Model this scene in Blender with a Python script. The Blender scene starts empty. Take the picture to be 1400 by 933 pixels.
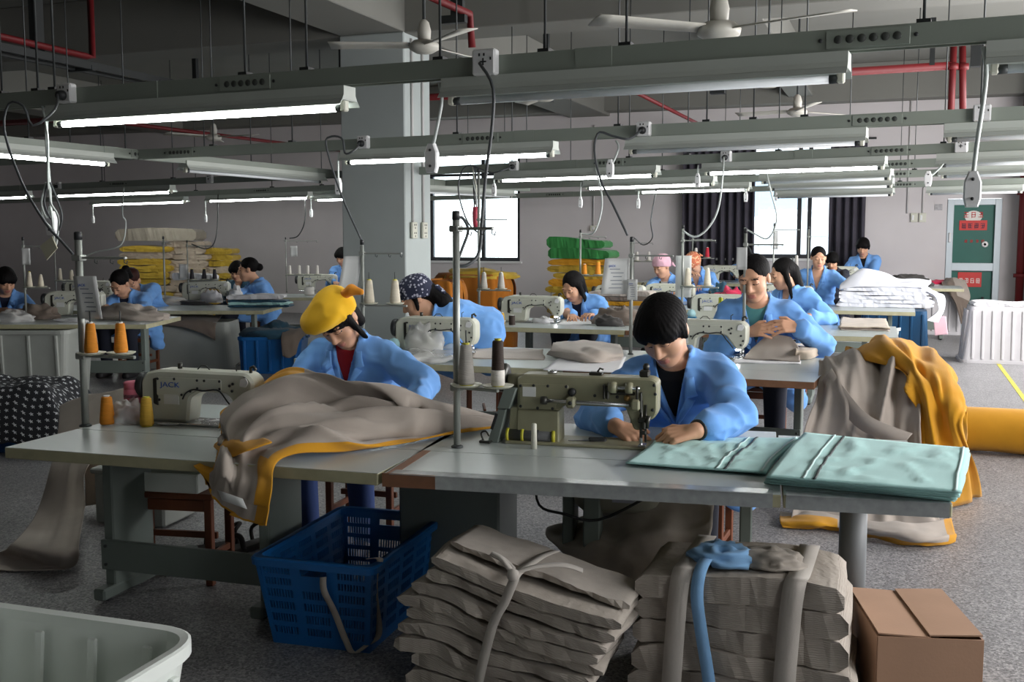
import bpy, math, random
import numpy as np
from mathutils import Vector, Matrix, Quaternion
from mathutils.bvhtree import BVHTree
random.seed(7)
scene = bpy.context.scene
col = scene.collection
R = math.radians
# ------------------------------------------------------------------ camera
FPX, EYE, YAW, PITCH = 1450.0, 1.55, R(20.25), math.atan((466.5 - 325) / 1450.0)
camd = bpy.data.cameras.new('camera')
cam = bpy.data.objects.new('camera', camd)
col.objects.link(cam)
camd.sensor_width = 36.0
camd.lens = FPX / 1400 * 36.0
cam.location = (0, 0, EYE)
cam.rotation_euler = (R(90) - PITCH, 0, YAW)
camd.clip_start = 0.05
camd.clip_end = 200
scene.camera = cam
# ------------------------------------------------------------------ sky, daylight, exposure
world = bpy.data.worlds.new('overcast')
scene.world = world
world.use_nodes = True
bg = world.node_tree.nodes['Background']
bg.inputs[0].default_value = (0.95, 0.98, 1.0, 1)
bg.inputs[1].default_value = 5.0
vs = scene.view_settings
vs.view_transform = 'Standard'
vs.look = 'None'
vs.gamma = 1.0
vs.exposure = -0.1
vs.use_curve_mapping = False
def area(name, loc, rot, sx, sy, power, color):
    d = bpy.data.lights.new(name, 'AREA')
    d.shape = 'RECTANGLE'
    d.size, d.size_y, d.energy, d.color = sx, sy, power, color
    o = bpy.data.objects.new(name, d)
    o.location, o.rotation_euler = loc, rot
    col.objects.link(o)
    return o
# daylight standing in the window openings of the right-hand wall (outside the frame)
DAY = (1.0, 0.97, 0.97)
for y, p in ((4.2, 150), (8.4, 190), (11.6, 215), (14.7, 225)):
    area('window_daylight', (3.12, y, 1.95), (0, R(90), 0), 1.7, 2.0, p, DAY)
for y in (0.6,):
    area('window_daylight', (3.12, y, 1.95), (0, R(90), 0), 1.7, 2.0, 4, DAY)
# ------------------------------------------------------------------ helpers
_r = np.array([math.cos(YAW), math.sin(YAW), 0.0])
_f = np.array([-math.sin(YAW) * math.cos(PITCH), math.cos(YAW) * math.cos(PITCH), -math.sin(PITCH)])
_u = np.cross(_r, _f)
def ray(x, y):
    return _f * FPX + _r * (x - 700.0) + _u * (466.5 - y)
def az(x, y, z):                     # the point of the photograph on a level plane
    d = ray(x, y)
    return np.array([0, 0, EYE]) + d * (z - EYE) / d[2]
def ay(x, y, Y):                     # the point of the photograph on a plane of constant depth
    d = ray(x, y)
    return np.array([0, 0, EYE]) + d * Y / d[1]
def lin(c):
    return c / 12.92 if c <= 0.04045 else ((c + 0.055) / 1.055) ** 2.4
def rgb(r, g, b):
    return (lin(r / 255), lin(g / 255), lin(b / 255), 1)
MATS = {}
def mat(name, c, rough=0.6, metal=0.0, var=0.0, scale=8.0, bump=0.0, bscale=40.0, emit=None, spec=0.5, sheen=0.0, stretch=None):
    """principled surface whose colour drifts by a noise and whose relief is a second noise"""
    m = bpy.data.materials.new(name)
    m.use_nodes = True
    nt = m.node_tree
    b = nt.nodes['Principled BSDF']
    b.inputs['Base Color'].default_value = c
    b.inputs['Roughness'].default_value = rough
    b.inputs['Metallic'].default_value = metal
    b.inputs['Specular IOR Level'].default_value = spec
    if sheen:
        b.inputs['Sheen Weight'].default_value = sheen
    tc = nt.nodes.new('ShaderNodeTexCoord')
    src = tc.outputs['Object']
    if stretch:
        mp = nt.nodes.new('ShaderNodeMapping')
        mp.inputs['Scale'].default_value = stretch
        nt.links.new(src, mp.inputs[0])
        src = mp.outputs[0]
    if var:
        n = nt.nodes.new('ShaderNodeTexNoise')
        n.inputs['Scale'].default_value = scale
        n.inputs['Detail'].default_value = 5
        nt.links.new(src, n.inputs['Vector'])
        r = nt.nodes.new('ShaderNodeMapRange')
        r.inputs['From Min'].default_value = 0.3
        r.inputs['From Max'].default_value = 0.7
        r.inputs['To Min'].default_value = 1 - var
        r.inputs['To Max'].default_value = 1 + var * 0.6
        nt.links.new(n.outputs['Fac'], r.inputs['Value'])
        mx = nt.nodes.new('ShaderNodeMix')
        mx.data_type = 'RGBA'
        mx.blend_type = 'MULTIPLY'
        mx.inputs['Factor'].default_value = 1
        mx.inputs['A'].default_value = c
        nt.links.new(r.outputs[0], mx.inputs['B'])
        nt.links.new(mx.outputs['Result'], b.inputs['Base Color'])
    if bump:
        n2 = nt.nodes.new('ShaderNodeTexNoise')
        n2.inputs['Scale'].default_value = bscale
        n2.inputs['Detail'].default_value = 3
        nt.links.new(src, n2.inputs['Vector'])
        bp = nt.nodes.new('ShaderNodeBump')
        bp.inputs['Strength'].default_value = bump
        bp.inputs['Distance'].default_value = 0.004
        nt.links.new(n2.outputs['Fac'], bp.inputs['Height'])
        nt.links.new(bp.outputs[0], b.inputs['Normal'])
    if emit:
        b.inputs['Emission Color'].default_value = emit[0]
        b.inputs['Emission Strength'].default_value = emit[1]
    MATS[name] = m
    return m
TINY = {'screws', 'socket_holes', 'slots', 'bolts', 'links', 'thread_guides', 'thread_hooks', 'print', 'lettering', 'rocker_boss'}
class B:
    """collects shapes; build() links them as one mesh object"""
    def __init__(s):
        s.v, s.f, s.sm, s.mi = [], [], [], []
    def add(s, vs_, fs, smooth=False, mi=0):
        n = len(s.v)
        s.v += [tuple(float(c) for c in p) for p in vs_]
        for f in fs:
            s.f.append(tuple(i + n for i in f)); s.sm.append(smooth); s.mi.append(mi)
        return s
    def box(s, c, d, bev=0.0, M=None, mi=0):
        x, y, z = d[0] / 2, d[1] / 2, d[2] / 2
        if bev <= 0:
            vs_ = [(i * x, j * y, k * z) for i in (-1, 1) for j in (-1, 1) for k in (-1, 1)]
            fs = [(0, 1, 3, 2), (4, 6, 7, 5), (0, 4, 5, 1), (2, 3, 7, 6), (0, 2, 6, 4), (1, 5, 7, 3)]
        else:
            b = min(bev, x * .95, y * .95, z * .95)
            vs_, ix = [], {}
            for i in (-1, 1):
                for j in (-1, 1):
                    for k in (-1, 1):
                        for a in range(3):
                            p = [i * (x - b), j * (y - b), k * (z - b)]
                            p[a] = (i * x, j * y, k * z)[a]
                            ix[i, j, k, a] = len(vs_); vs_.append(tuple(p))
            fs = []
            for a in range(3):
                o = [q for q in range(3) if q != a]
                for sgn in (-1, 1):
                    q = []
                    for (p1, p2) in ((-1, -1), (1, -1), (1, 1), (-1, 1)):
                        kk = [0, 0, 0]; kk[a] = sgn; kk[o[0]] = p1; kk[o[1]] = p2
                        q.append(ix[kk[0], kk[1], kk[2], a])
                    fl = (sgn > 0) != (a == 1)
                    fs.append(tuple(q) if fl else tuple(q[::-1]))
            for a in range(3):
                o = [q for q in range(3) if q != a]
                for p1 in (-1, 1):
                    for p2 in (-1, 1):
                        k0 = [0, 0, 0]; k0[o[0]] = p1; k0[o[1]] = p2
                        k1 = list(k0); k0[a] = -1; k1[a] = 1
                        q = [ix[(*k0, o[0])], ix[(*k1, o[0])], ix[(*k1, o[1])], ix[(*k0, o[1])]]
                        fl = (p1 * p2 > 0) != (a == 1)
                        fs.append(tuple(q[::-1]) if fl else tuple(q))
            for i in (-1, 1):
                for j in (-1, 1):
                    for k in (-1, 1):
                        q = [ix[i, j, k, a] for a in range(3)]
                        fs.append(tuple(q) if i * j * k > 0 else tuple(q[::-1]))
        c = Vector(c)
        vs_ = [(M @ Vector(p) if M is not None else Vector(p)) + c for p in vs_]
        return s.add(vs_, fs, False, mi)
    def tube(s, pts, r, n=8, cap=True, mi=0):
        pts = [Vector(p) for p in pts]
        rs = r if isinstance(r, (list, tuple)) else [r] * len(pts)
        vs_, fs = [], []
        t0 = (pts[1] - pts[0]).normalized()
        a = t0.orthogonal().normalized()
        for i, p in enumerate(pts):
            t = (pts[min(i + 1, len(pts) - 1)] - pts[max(i - 1, 0)]).normalized()
            a = (a - t * a.dot(t))
            a = a.normalized() if a.length > 1e-6 else t.orthogonal().normalized()
            b = t.cross(a)
            for k in range(n):
                w = 2 * math.pi * k / n
                vs_.append(p + (a * math.cos(w) + b * math.sin(w)) * rs[i])
        for i in range(len(pts) - 1):
            for k in range(n):
                fs.append((i * n + k, i * n + (k + 1) % n, (i + 1) * n + (k + 1) % n, (i + 1) * n + k))
        s.add(vs_, fs, True, mi)
        if cap:
            m = len(s.v) - len(vs_)
            s.f.append(tuple(m + k for k in range(n))[::-1]); s.sm.append(False); s.mi.append(mi)
            s.f.append(tuple(m + (len(pts) - 1) * n + k for k in range(n))); s.sm.append(False); s.mi.append(mi)
        return s
    def lathe(s, prof, c=(0, 0, 0), n=20, axis='z', mi=0, M=None):
        vs_, fs = [], []
        for (r, z) in prof:
            for k in range(n):
                w = 2 * math.pi * k / n
                p = (r * math.cos(w), r * math.sin(w), z)
                if axis == 'x': p = (p[2], p[0], p[1])
                if axis == 'y': p = (p[1], p[2], p[0])
                p = Vector(p)
                if M is not None: p = M @ p
                vs_.append(p + Vector(c))
        for i in range(len(prof) - 1):
            for k in range(n):
                fs.append((i * n + k, i * n + (k + 1) % n, (i + 1) * n + (k + 1) % n, (i + 1) * n + k))
        s.add(vs_, fs, True, mi)
        m = len(s.v) - len(vs_)
        for i, rev in ((0, True), (len(prof) - 1, False)):
            if prof[i][0] > 1e-5:
                q = tuple(m + i * n + k for k in range(n))
                s.f.append(q[::-1] if rev else q); s.sm.append(False); s.mi.append(mi)
        return s
    def prism(s, poly, a, b, bev=0.0, plane='xz', mi=0):
        """polygon in a plane swept from a to b along the third axis; bev insets both ends"""
        n = len(poly)
        P = np.array(poly, float)
        ar = 0.5 * np.sum(P[:, 0] * np.roll(P[:, 1], -1) - np.roll(P[:, 0], -1) * P[:, 1])
        if ar < 0:
            P = P[::-1]
        d0 = P - np.roll(P, 1, 0); d1 = np.roll(P, -1, 0) - P
        n0 = np.stack([-d0[:, 1], d0[:, 0]], 1); n1 = np.stack([-d1[:, 1], d1[:, 0]], 1)
        n0 /= np.linalg.norm(n0, axis=1)[:, None] + 1e-9; n1 /= np.linalg.norm(n1, axis=1)[:, None] + 1e-9
        nn = n0 + n1
        nn /= (np.sum(nn * n0, 1)[:, None] + 0.35)
        Q = P + nn * bev
        sg = 1 if b > a else -1
        rings = [(Q, a), (P, a + sg * bev), (P, b - sg * bev), (Q, b)] if bev > 0 else [(P, a), (P, b)]
        def mk(p, t):
            return {'xz': (p[0], t, p[1]), 'xy': (p[0], p[1], t), 'yz': (t, p[0], p[1])}[plane]
        vs_ = [mk(p, t) for (ring, t) in rings for p in ring]
        fs = []
        flip = (sg > 0) == (plane == 'xz')
        for i in range(len(rings) - 1):
            for k in range(n):
                q = (i * n + k, i * n + (k + 1) % n, (i + 1) * n + (k + 1) % n, (i + 1) * n + k)
                fs.append(q[::-1] if flip else q)
        e0 = tuple(range(n)); e1 = tuple((len(rings) - 1) * n + k for k in range(n))
        fs.append(e0 if flip else e0[::-1]); fs.append(e1[::-1] if flip else e1)
        return s.add(vs_, fs, False, mi)
    def strip(s, L, Rr, smooth=True, mi=0):
        n = len(L)
        return s.add(list(L) + list(Rr), [(i, i + 1, n + i + 1, n + i) for i in range(n - 1)], smooth, mi)
    def grid(s, P, smooth=True, mi=0, close_u=False):
        nu, nv = P.shape[0], P.shape[1]
        fs = [(i * nv + j, i * nv + j + 1, (i + 1) % nu * nv + j + 1, (i + 1) % nu * nv + j) for i in range(nu if close_u else nu - 1) for j in range(nv - 1)]
        return s.add(P.reshape(-1, 3), fs, smooth, mi)
    def build(s, name, m, parent=None, solid=0.0, loc=None, soft=False):
        me = bpy.data.meshes.new(name)
        me.from_pydata(s.v, [], s.f)
        ms = m if isinstance(m, (list, tuple)) else [m]
        for x in ms:
            me.materials.append(x)
        me.polygons.foreach_set('use_smooth', [True if soft else x for x in s.sm])
        me.polygons.foreach_set('material_index', s.mi)
        me.update()
        o = bpy.data.objects.new(name, me)
        col.objects.link(o)
        if parent is not None:
            o.parent = parent
        if loc is not None:
            o.location = loc
        if name in TINY:
            o['kind'] = 'stuff'
        if solid:
            md = o.modifiers.new('thickness', 'SOLIDIFY')
            md.thickness = solid
            md.offset = 0
        return o
def tag(o, label=None, cat=None, group=None, kind=None):
    if label: o['label'] = label
    if cat: o['category'] = cat
    if group: o['group'] = group
    if kind: o['kind'] = kind
    return o
def thing(name, label, cat, loc=(0, 0, 0), rz=0.0, group=None, scale=None):
    o = bpy.data.objects.new(name, None)
    o.empty_display_size = 0.1
    col.objects.link(o)
    o.location = tuple(float(c) for c in loc); o.rotation_euler = (0, 0, rz)
    if scale: o.scale = (scale,) * 3
    return tag(o, label, cat, group)
KIDS = {}
def dup(o, parent=None):
    """copy of a thing, its parts and their sub-parts (mesh data shared)"""
    c = o.copy(); col.objects.link(c)
    if parent is not None:
        c.parent = parent
    for ch in list(o.children):
        dup(ch, c)
    return c
def struct(o):
    o['kind'] = 'structure'
    return o
def text(body, size, m, parent=None, loc=(0, 0, 0), rot=(R(90), 0, 0), name='lettering', depth=0.0008, align='LEFT', sx=1.0):
    cu = bpy.data.curves.new(name, 'FONT')
    cu.body, cu.size, cu.extrude, cu.align_x = body, size, depth, align
    o0 = bpy.data.objects.new('tmp', cu)
    col.objects.link(o0)
    dg = bpy.context.evaluated_depsgraph_get()
    me = bpy.data.meshes.new_from_object(o0.evaluated_get(dg))
    bpy.data.objects.remove(o0)
    me.materials.clear(); me.materials.append(m)
    o = bpy.data.objects.new(name, me)
    col.objects.link(o)
    o.location, o.rotation_euler, o.scale = loc, rot, (sx, 1, 1)
    if parent is not None: o.parent = parent
    return o
# ---- numpy noise
def _hash(i, j, k, seed):
    h = (i * 374761393 + j * 668265263 + k * 2147483647 * 3 + seed * 1274126177) & 0xffffffff
    h = ((h ^ (h >> 13)) * 1274126177) & 0xffffffff
    return ((h ^ (h >> 16)) & 0xffff) / 32767.5 - 1.0
def noise(x, y, z=0.0, seed=0):
    x, y, z = np.broadcast_arrays(np.asarray(x, float), np.asarray(y, float), np.asarray(z, float))
    i, j, k = np.floor(x).astype(np.int64), np.floor(y).astype(np.int64), np.floor(z).astype(np.int64)
    u, v, w = x - i, y - j, z - k
    u, v, w = u * u * (3 - 2 * u), v * v * (3 - 2 * v), w * w * (3 - 2 * w)
    o = 0
    for a in (0, 1):
        for b in (0, 1):
            for c in (0, 1):
                o = o + (u if a else 1 - u) * (v if b else 1 - v) * (w if c else 1 - w) * _hash(i + a, j + b, k + c, seed)
    return o
def fbm(x, y, z=0.0, seed=0, oct=3):
    return sum(noise(np.asarray(x) * 2 ** o, np.asarray(y) * 2 ** o, np.asarray(z) * 2 ** o, seed + o) / 2 ** o for o in range(oct))
def ridge(x, y, seed=0):
    return 1 - 2 * np.abs(noise(x, y, 0, seed))
# ---- cloth patches
def _cr(P, t):
    n = P.shape[0]
    x = t * (n - 1); i = np.clip(np.floor(x).astype(int), 0, n - 2); f = (x - i)[(...,) + (None,) * (P.ndim - 1)]
    g = lambda q: P[np.clip(q, 0, n - 1)]
    a, b, c, d = g(i - 1), g(i), g(i + 1), g(i + 2)
    return 0.5 * (2 * b + (c - a) * f + (2 * a - 5 * b + 4 * c - d) * f ** 2 + (3 * b - a - 3 * c + d) * f ** 3)
def surf(ctrl, nu, nv):
    P = np.array(ctrl, float)
    P = _cr(P, np.linspace(0, 1, nu))
    return np.swapaxes(_cr(np.swapaxes(P, 0, 1), np.linspace(0, 1, nv)), 0, 1)
def normals(P):
    du = np.gradient(P, axis=0); dv = np.gradient(P, axis=1)
    n = np.cross(du, dv)
    return n / (np.linalg.norm(n, axis=2)[..., None] + 1e-9)
def patch(ctrl, nu, nv, fold=None, amp=0.0):
    """control net -> smooth cloth; fold(u, v) moves it along its normal"""
    P = surf(ctrl, nu, nv)
    if fold is not None:
        u, v = np.meshgrid(np.linspace(0, 1, nu), np.linspace(0, 1, nv), indexing='ij')
        P = P + normals(P) * (amp * fold(u, v))[..., None]
    return P
def spline(pts, n=24):
    return [Vector(p) for p in _cr(np.array(pts, float), np.linspace(0, 1, n))]
# ------------------------------------------------------------------ materials of the room
WALL = mat('wall_paint', rgb(204, 199, 199), 0.85, var=0.05, scale=1.3)
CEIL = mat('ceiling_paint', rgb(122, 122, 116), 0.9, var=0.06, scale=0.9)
PILLAR = mat('pillar_paint', rgb(178, 186, 184), 0.85, var=0.05, scale=1.6)
TROUGH = mat('trough_enamel', rgb(140, 148, 138), 0.55, var=0.05, scale=3)
BATTEN = mat('batten_enamel', rgb(186, 192, 184), 0.5, var=0.04, scale=4)
WHITEPL = mat('white_plastic', rgb(225, 226, 226), 0.4)
DARK = mat('dark_plastic', rgb(38, 40, 42), 0.5)
BLACKM = mat('black_steel', rgb(34, 38, 38), 0.55)
ROD = mat('rod_steel', rgb(70, 74, 74), 0.5, metal=0.4)
REDP = mat('red_pipe_paint', rgb(104, 15, 20), 0.6, var=0.1, scale=5)
TUBE = mat('lit_tube', (1, 1, 1, 1), 0.4, emit=((0.97, 1.0, 0.98, 1), 30.0))
TUBEOFF = mat('unlit_tube', rgb(235, 240, 242), 0.25)
CREAM = mat('cream_plastic', rgb(205, 205, 190), 0.5)
CONDUIT = mat('conduit_plastic', rgb(200, 198, 196), 0.6)
FANWHITE = mat('fan_enamel', rgb(190, 188, 178), 0.5)
CURTAIN = mat('curtain_cloth', rgb(66, 63, 72), 0.95, var=0.15, scale=5, bump=0.2, bscale=120)
ALU = mat('window_aluminium', rgb(36, 37, 42), 0.45)
DOORALU = mat('door_aluminium', rgb(190, 200, 205), 0.4, metal=0.2)
POSTERG = mat('poster_green', rgb(20, 92, 80), 0.5, var=0.1, scale=3)
POSTERR = mat('poster_red', rgb(196, 44, 38), 0.5)
def glass_mat():
    m = bpy.data.materials.new('window_glass'); m.use_nodes = True
    nt = m.node_tree; nt.nodes.remove(nt.nodes['Principled BSDF'])
    t = nt.nodes.new('ShaderNodeBsdfTransparent'); g = nt.nodes.new('ShaderNodeBsdfGlossy')
    g.inputs['Roughness'].default_value = 0.03
    t.inputs[0].default_value = (0.90, 0.95, 0.96, 1)
    mx = nt.nodes.new('ShaderNodeMixShader'); mx.inputs[0].default_value = 0.06
    nt.links.new(t.outputs[0], mx.inputs[1]); nt.links.new(g.outputs[0], mx.inputs[2])
    nt.links.new(mx.outputs[0], nt.nodes['Material Output'].inputs[0])
    return m
GLASS = glass_mat()
def film_mat(name, c, mix, rough=0.2):
    """thin clear plastic: part transparent, part shiny film"""
    m = bpy.data.materials.new(name); m.use_nodes = True
    nt = m.node_tree; p = nt.nodes['Principled BSDF']
    p.inputs['Base Color'].default_value = c; p.inputs['Roughness'].default_value = rough
    t = nt.nodes.new('ShaderNodeBsdfTransparent')
    mx = nt.nodes.new('ShaderNodeMixShader'); mx.inputs[0].default_value = mix
    nt.links.new(t.outputs[0], mx.inputs[1]); nt.links.new(p.outputs[0], mx.inputs[2])
    nt.links.new(mx.outputs[0], nt.nodes['Material Output'].inputs[0])
    return m
FILM = film_mat('clear_film', rgb(225, 225, 222), 0.55)
def terrazzo():
    m = bpy.data.materials.new('terrazzo_floor'); m.use_nodes = True
    nt = m.node_tree; b = nt.nodes['Principled BSDF']
    tc = nt.nodes.new('ShaderNodeTexCoord')
    v = nt.nodes.new('ShaderNodeTexVoronoi'); v.inputs['Scale'].default_value = 125
    v.inputs['Randomness'].default_value = 1
    nt.links.new(tc.outputs['Object'], v.inputs['Vector'])
    sx = nt.nodes.new('ShaderNodeSeparateColor'); nt.links.new(v.outputs['Color'], sx.inputs[0])
    cr = nt.nodes.new('ShaderNodeValToRGB'); nt.links.new(sx.outputs[0], cr.inputs[0])
    e = cr.color_ramp.elements
    e[0].position, e[0].color = 0.0, rgb(92, 92, 93)
    e[1].position, e[1].color = 1.0, rgb(190, 188, 188)
    for p, c in ((0.25, rgb(124, 124, 125)), (0.6, rgb(150, 149, 151)), (0.85, rgb(168, 165, 166))):
        q = e.new(p); q.color = c
    n = nt.nodes.new('ShaderNodeTexNoise'); n.inputs['Scale'].default_value = 1.2; n.inputs['Detail'].default_value = 6
    nt.links.new(tc.outputs['Object'], n.inputs['Vector'])
    r = nt.nodes.new('ShaderNodeMapRange'); r.inputs['From Min'].default_value = .3; r.inputs['From Max'].default_value = .7
    r.inputs['To Min'].default_value = .78; r.inputs['To Max'].default_value = 1.0
    nt.links.new(n.outputs['Fac'], r.inputs['Value'])
    mx = nt.nodes.new('ShaderNodeMix'); mx.data_type = 'RGBA'; mx.blend_type = 'MULTIPLY'; mx.inputs['Factor'].default_value = 1
    nt.links.new(cr.outputs[0], mx.inputs['A']); nt.links.new(r.outputs[0], mx.inputs['B'])
    nt.links.new(mx.outputs['Result'], b.inputs['Base Color'])
    b.inputs['Roughness'].default_value = 0.42
    return m
# ------------------------------------------------------------------ shell
XL, XR, YF, YB, ZC = -21.0, 3.2, -10.0, 19.0, 4.4
def wall_y(name, y0, y1, holes, x0=XL, x1=XR):
    b = B(); xs = sorted(set([x0, x1] + [h for q in holes for h in q[:2]]))
    for a, c in zip(xs, xs[1:]):
        zs = [(0, ZC)]
        for (h0, h1, z0, z1) in holes:
            if h0 <= a and c <= h1:
                zs = [(0, z0), (z1, ZC)]
        for z0, z1 in zs:
            if z1 - z0 > 1e-3:
                b.box(((a + c) / 2, (y0 + y1) / 2, (z0 + z1) / 2), (c - a, y1 - y0, z1 - z0))
    return struct(b.build(name, WALL))
floor = struct(B().box(((XL + XR) / 2, (YF + YB) / 2, -0.05), (XR - XL + .6, YB - YF + .6, 0.1)).build('floor', terrazzo()))
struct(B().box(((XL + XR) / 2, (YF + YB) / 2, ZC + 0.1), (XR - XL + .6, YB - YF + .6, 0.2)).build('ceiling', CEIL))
wb = wall_y('wall_back', YB, YB + .25, [(-8.72, -6.85, 1.10, 3.4), (-3.42, -0.72, 1.19, 3.24), (0.64, 1.46, 0.0, 2.19)])
wall_y('wall_front', YF - .25, YF, [])
struct(B().box((XL - .125, (YF + YB) / 2, ZC / 2), (.25, YB - YF, ZC)).build('wall_left', WALL))
b = B(); ys = [YF, -0.4, 1.6, 3.2, 5.2, 7.4, 9.4, 10.6, 12.6, 13.8, 15.8, YB]
for i, (a, c) in enumerate(zip(ys, ys[1:])):
    for z0, z1 in ([(0, ZC)] if i % 2 == 0 else [(0, 1.1), (2.8, ZC)]):
        b.box((XR + .125, (a + c) / 2, (z0 + z1) / 2), (.25, c - a, z1 - z0))
struct(b.build('wall_right', WALL))
# concrete beams under the slab, the pillar they meet at
n = 0
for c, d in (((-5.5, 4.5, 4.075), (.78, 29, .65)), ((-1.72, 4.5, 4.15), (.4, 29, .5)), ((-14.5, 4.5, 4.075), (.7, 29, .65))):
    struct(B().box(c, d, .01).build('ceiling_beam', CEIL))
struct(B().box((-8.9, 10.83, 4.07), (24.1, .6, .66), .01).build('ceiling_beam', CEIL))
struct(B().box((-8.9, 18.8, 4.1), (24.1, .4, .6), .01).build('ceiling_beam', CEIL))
struct(B().box((-5.5, 10.83, 1.875), (.78, .66, 3.75), .012).build('pillar', PILLAR))
struct(B().box((2.3, 18.4, 2.2), (.8, 1.0, 4.4), .012).build('pillar', PILLAR))
# skirting dado below the back windows is bare; thin door trim and floor stripe
YEL = mat('yellow_floor_paint', rgb(196, 186, 70), 0.6, var=0.2, scale=9)
tag(B().box((1.13, 12.4, .0015), (.045, 7.4, .003)).build('floor_marking', YEL), 'yellow painted line on the grey floor at the right of the aisle', 'floor line')
# ------------------------------------------------------------------ windows of the back wall
def window(nm, x0, x1, z0, z1, mull, trans, label):
    fr = B(); y = YB + .06
    for x, w in [(x0 + .03, .06), (x1 - .03, .06)] + [(m_, .07) for m_ in mull]:
        fr.box((x, y, (z0 + z1) / 2), (w, .07, z1 - z0))
    for z in (z0 + .035, z1 - .03) :
        fr.box(((x0 + x1) / 2, y, z), (x1 - x0, .075, .07))
    for z in trans:
        fr.box(((x0 + x1) / 2, y, z), (x1 - x0, .06, .05))
    o = struct(fr.build(nm, ALU))
    xs = [x0] + list(mull) + [x1]
    for a, c in zip(xs, xs[1:]):
        B().box(((a + c) / 2, YB + .07, (z0 + z1) / 2), (c - a - .06, .006, z1 - z0 - .1)).build('pane', GLASS, o)
    B().box(((x0 + x1) / 2, YB - .01, z0 - .02), (x1 - x0 + .1, .12, .04)).build('window_sill', mat(nm + '_sill', rgb(224, 224, 222), .5), o)
    return o
window('window_1', -8.72, -6.85, 1.10, 3.4, [-7.61], [2.75], '')
window('window_2', -3.42, -0.72, 1.19, 3.24, [-1.73, -1.56], [2.6], '')
# pale building across the yard, seen through the second window
FAC = mat('facade_plaster', rgb(228, 232, 238), 0.9, var=0.04, scale=.4)
bl = thing('neighbouring_building', 'pale grey building with window bands seen through the curtained window', 'building', (-3.4, 31, -6))
B().box((0, 3, 6), (9.5, 6, 12)).build('wall', FAC, bl)
FGL = mat('facade_window', rgb(150, 168, 186), 0.15)
for k in range(3):
    for z in (5.6, 8.3):
        f = B().box((-3 + k * 3.0, -.02, z + .4), (1.7, .08, 1.3)).build('window', FAC, bl)
        B().box((-3 + k * 3.0, -.05, z + .4), (1.5, .06, 1.1)).build('pane', FGL, f)
for z in (6.95, 9.6):
    B().box((0, -.15, z), (9.5, .35, .16)).build('ledge', FAC, bl)
def curtain(x0, x1, z0, z1, nf, label, y=YB - .12):
    nu, nv = nf * 10 + 1, 14
    u = np.linspace(0, 1, nu)[:, None]; v = np.linspace(0, 1, nv)[None]
    ph = u * nf * 2 * math.pi + 1.2 * noise(u * nf * .6, 0, 0, 5)
    P = np.stack([x0 + (x1 - x0) * u + .01 * np.sin(v * 5) * np.sin(ph), y + (.045 + .02 * v) * np.sin(ph) + .02 * noise(u * 9, v * 3), z1 + (z0 - z1) * v + 0 * u], 2)
    return tag(B().grid(P).build('curtain', CURTAIN, solid=.006), label, 'curtain')
curtain(-3.72, -2.46, .35, 3.18, 9, 'wide charcoal curtain hanging left of the back window')
curtain(-1.22, -0.64, .3, 3.18, 4, 'narrow charcoal curtain hanging right of the back window')
tag(B().tube([(-3.9, YB - .12, 3.2), (-.5, YB - .12, 3.2)], .018).build('curtain_rail', BLACKM), 'dark curtain rail across the top of the back window', 'curtain rail')
# ------------------------------------------------------------------ door in the back wall
d = B()
for x in (.69, 1.41):
    d.box((x, YB + .03, 1.09), (.1, .1, 2.18), .006)
for z, h in ((2.13, .1), (1.07, .13), (.1, .2)):
    d.box((1.05, YB + .03, z), (.63, .09, h), .006)
door = struct(d.build('door_1', DOORALU))
for z0, z1 in ((1.13, 2.09), (.2, 1.01)):
    B().box((1.05, YB + .05, (z0 + z1) / 2), (.63, .012, z1 - z0)).build('door_panel', POSTERG, door)
B().box((.69, YB - .035, 1.55), (.03, .03, .16), .008).build('door_handle', WHITEPL, door)
ps = thing('door_poster', 'red and white notices stuck on the upper green door panel', 'poster', (1.04, YB + .04, 1.62))
B().prism([(.13 * math.cos(t * .314), .1 * math.sin(t * .314) + .27) for t in range(20)], 0, -.004).build('white_disc', mat('poster_white', rgb(216, 214, 206), .6), ps)
B().box((0, -.004, .13), (.42, .008, .16)).build('red_sheet', POSTERR, ps)
INK = mat('poster_ink', rgb(40, 34, 60), .6); RINK = mat('poster_red_ink', rgb(190, 38, 40), .6); WINK = mat('poster_white_ink', rgb(232, 226, 220), .6)
b = B()
def glyph(b, x, z, w, h, y, seed):
    """a block character: a few strokes in a square"""
    rr = random.Random(seed); t = w * .13
    for q in range(3):
        b.box((x, y, z + h * (.1 + .38 * q) - h * .45), (w * rr.uniform(.6, .95), .003, t))
    for q in (-1, 0, 1):
        if rr.random() < .75: b.box((x + q * w * .3, y, z + rr.uniform(-.1, .1) * h), (t, .003, h * rr.uniform(.5, .95)))
for k in range(4): glyph(b, -.14 + k * .095, .12, .075, .09, -.0095, 10 + k)
b.build('lettering', INK, ps)
b = B()
for k in range(3): glyph(b, -.11 + k * .11, .30, .08, .1, -.006, 20 + k)
for k in range(4): glyph(b, -.1 + k * .085, -.13, .05, .05, -.002, 30 + k)
b.build('lettering', RINK, ps)
B().lathe([(.02, 0), (.05, 0), (.05, .012), (.02, .012), (.02, 0)], (.19, -.012, -.18), 20, axis='y').build('ring_sign', mat('ring_white', rgb(226, 224, 222), .5), ps)
ps2 = thing('door_notice', 'red notice with white characters on the lower door panel', 'notice', (1.02, YB + .04, .86))
B().box((0, -.004, 0), (.36, .008, .24)).build('red_sheet', POSTERR, ps2)
b = B()
for k in range(4): glyph(b, -.13 + k * .085, -.02, .07, .09, -.0095, 40 + k)
b.build('lettering', WINK, ps2)
ex = thing('fire_extinguisher', 'orange fire extinguisher standing in front of the door', 'extinguisher', (1.22, YB - .1, .0))
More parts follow.
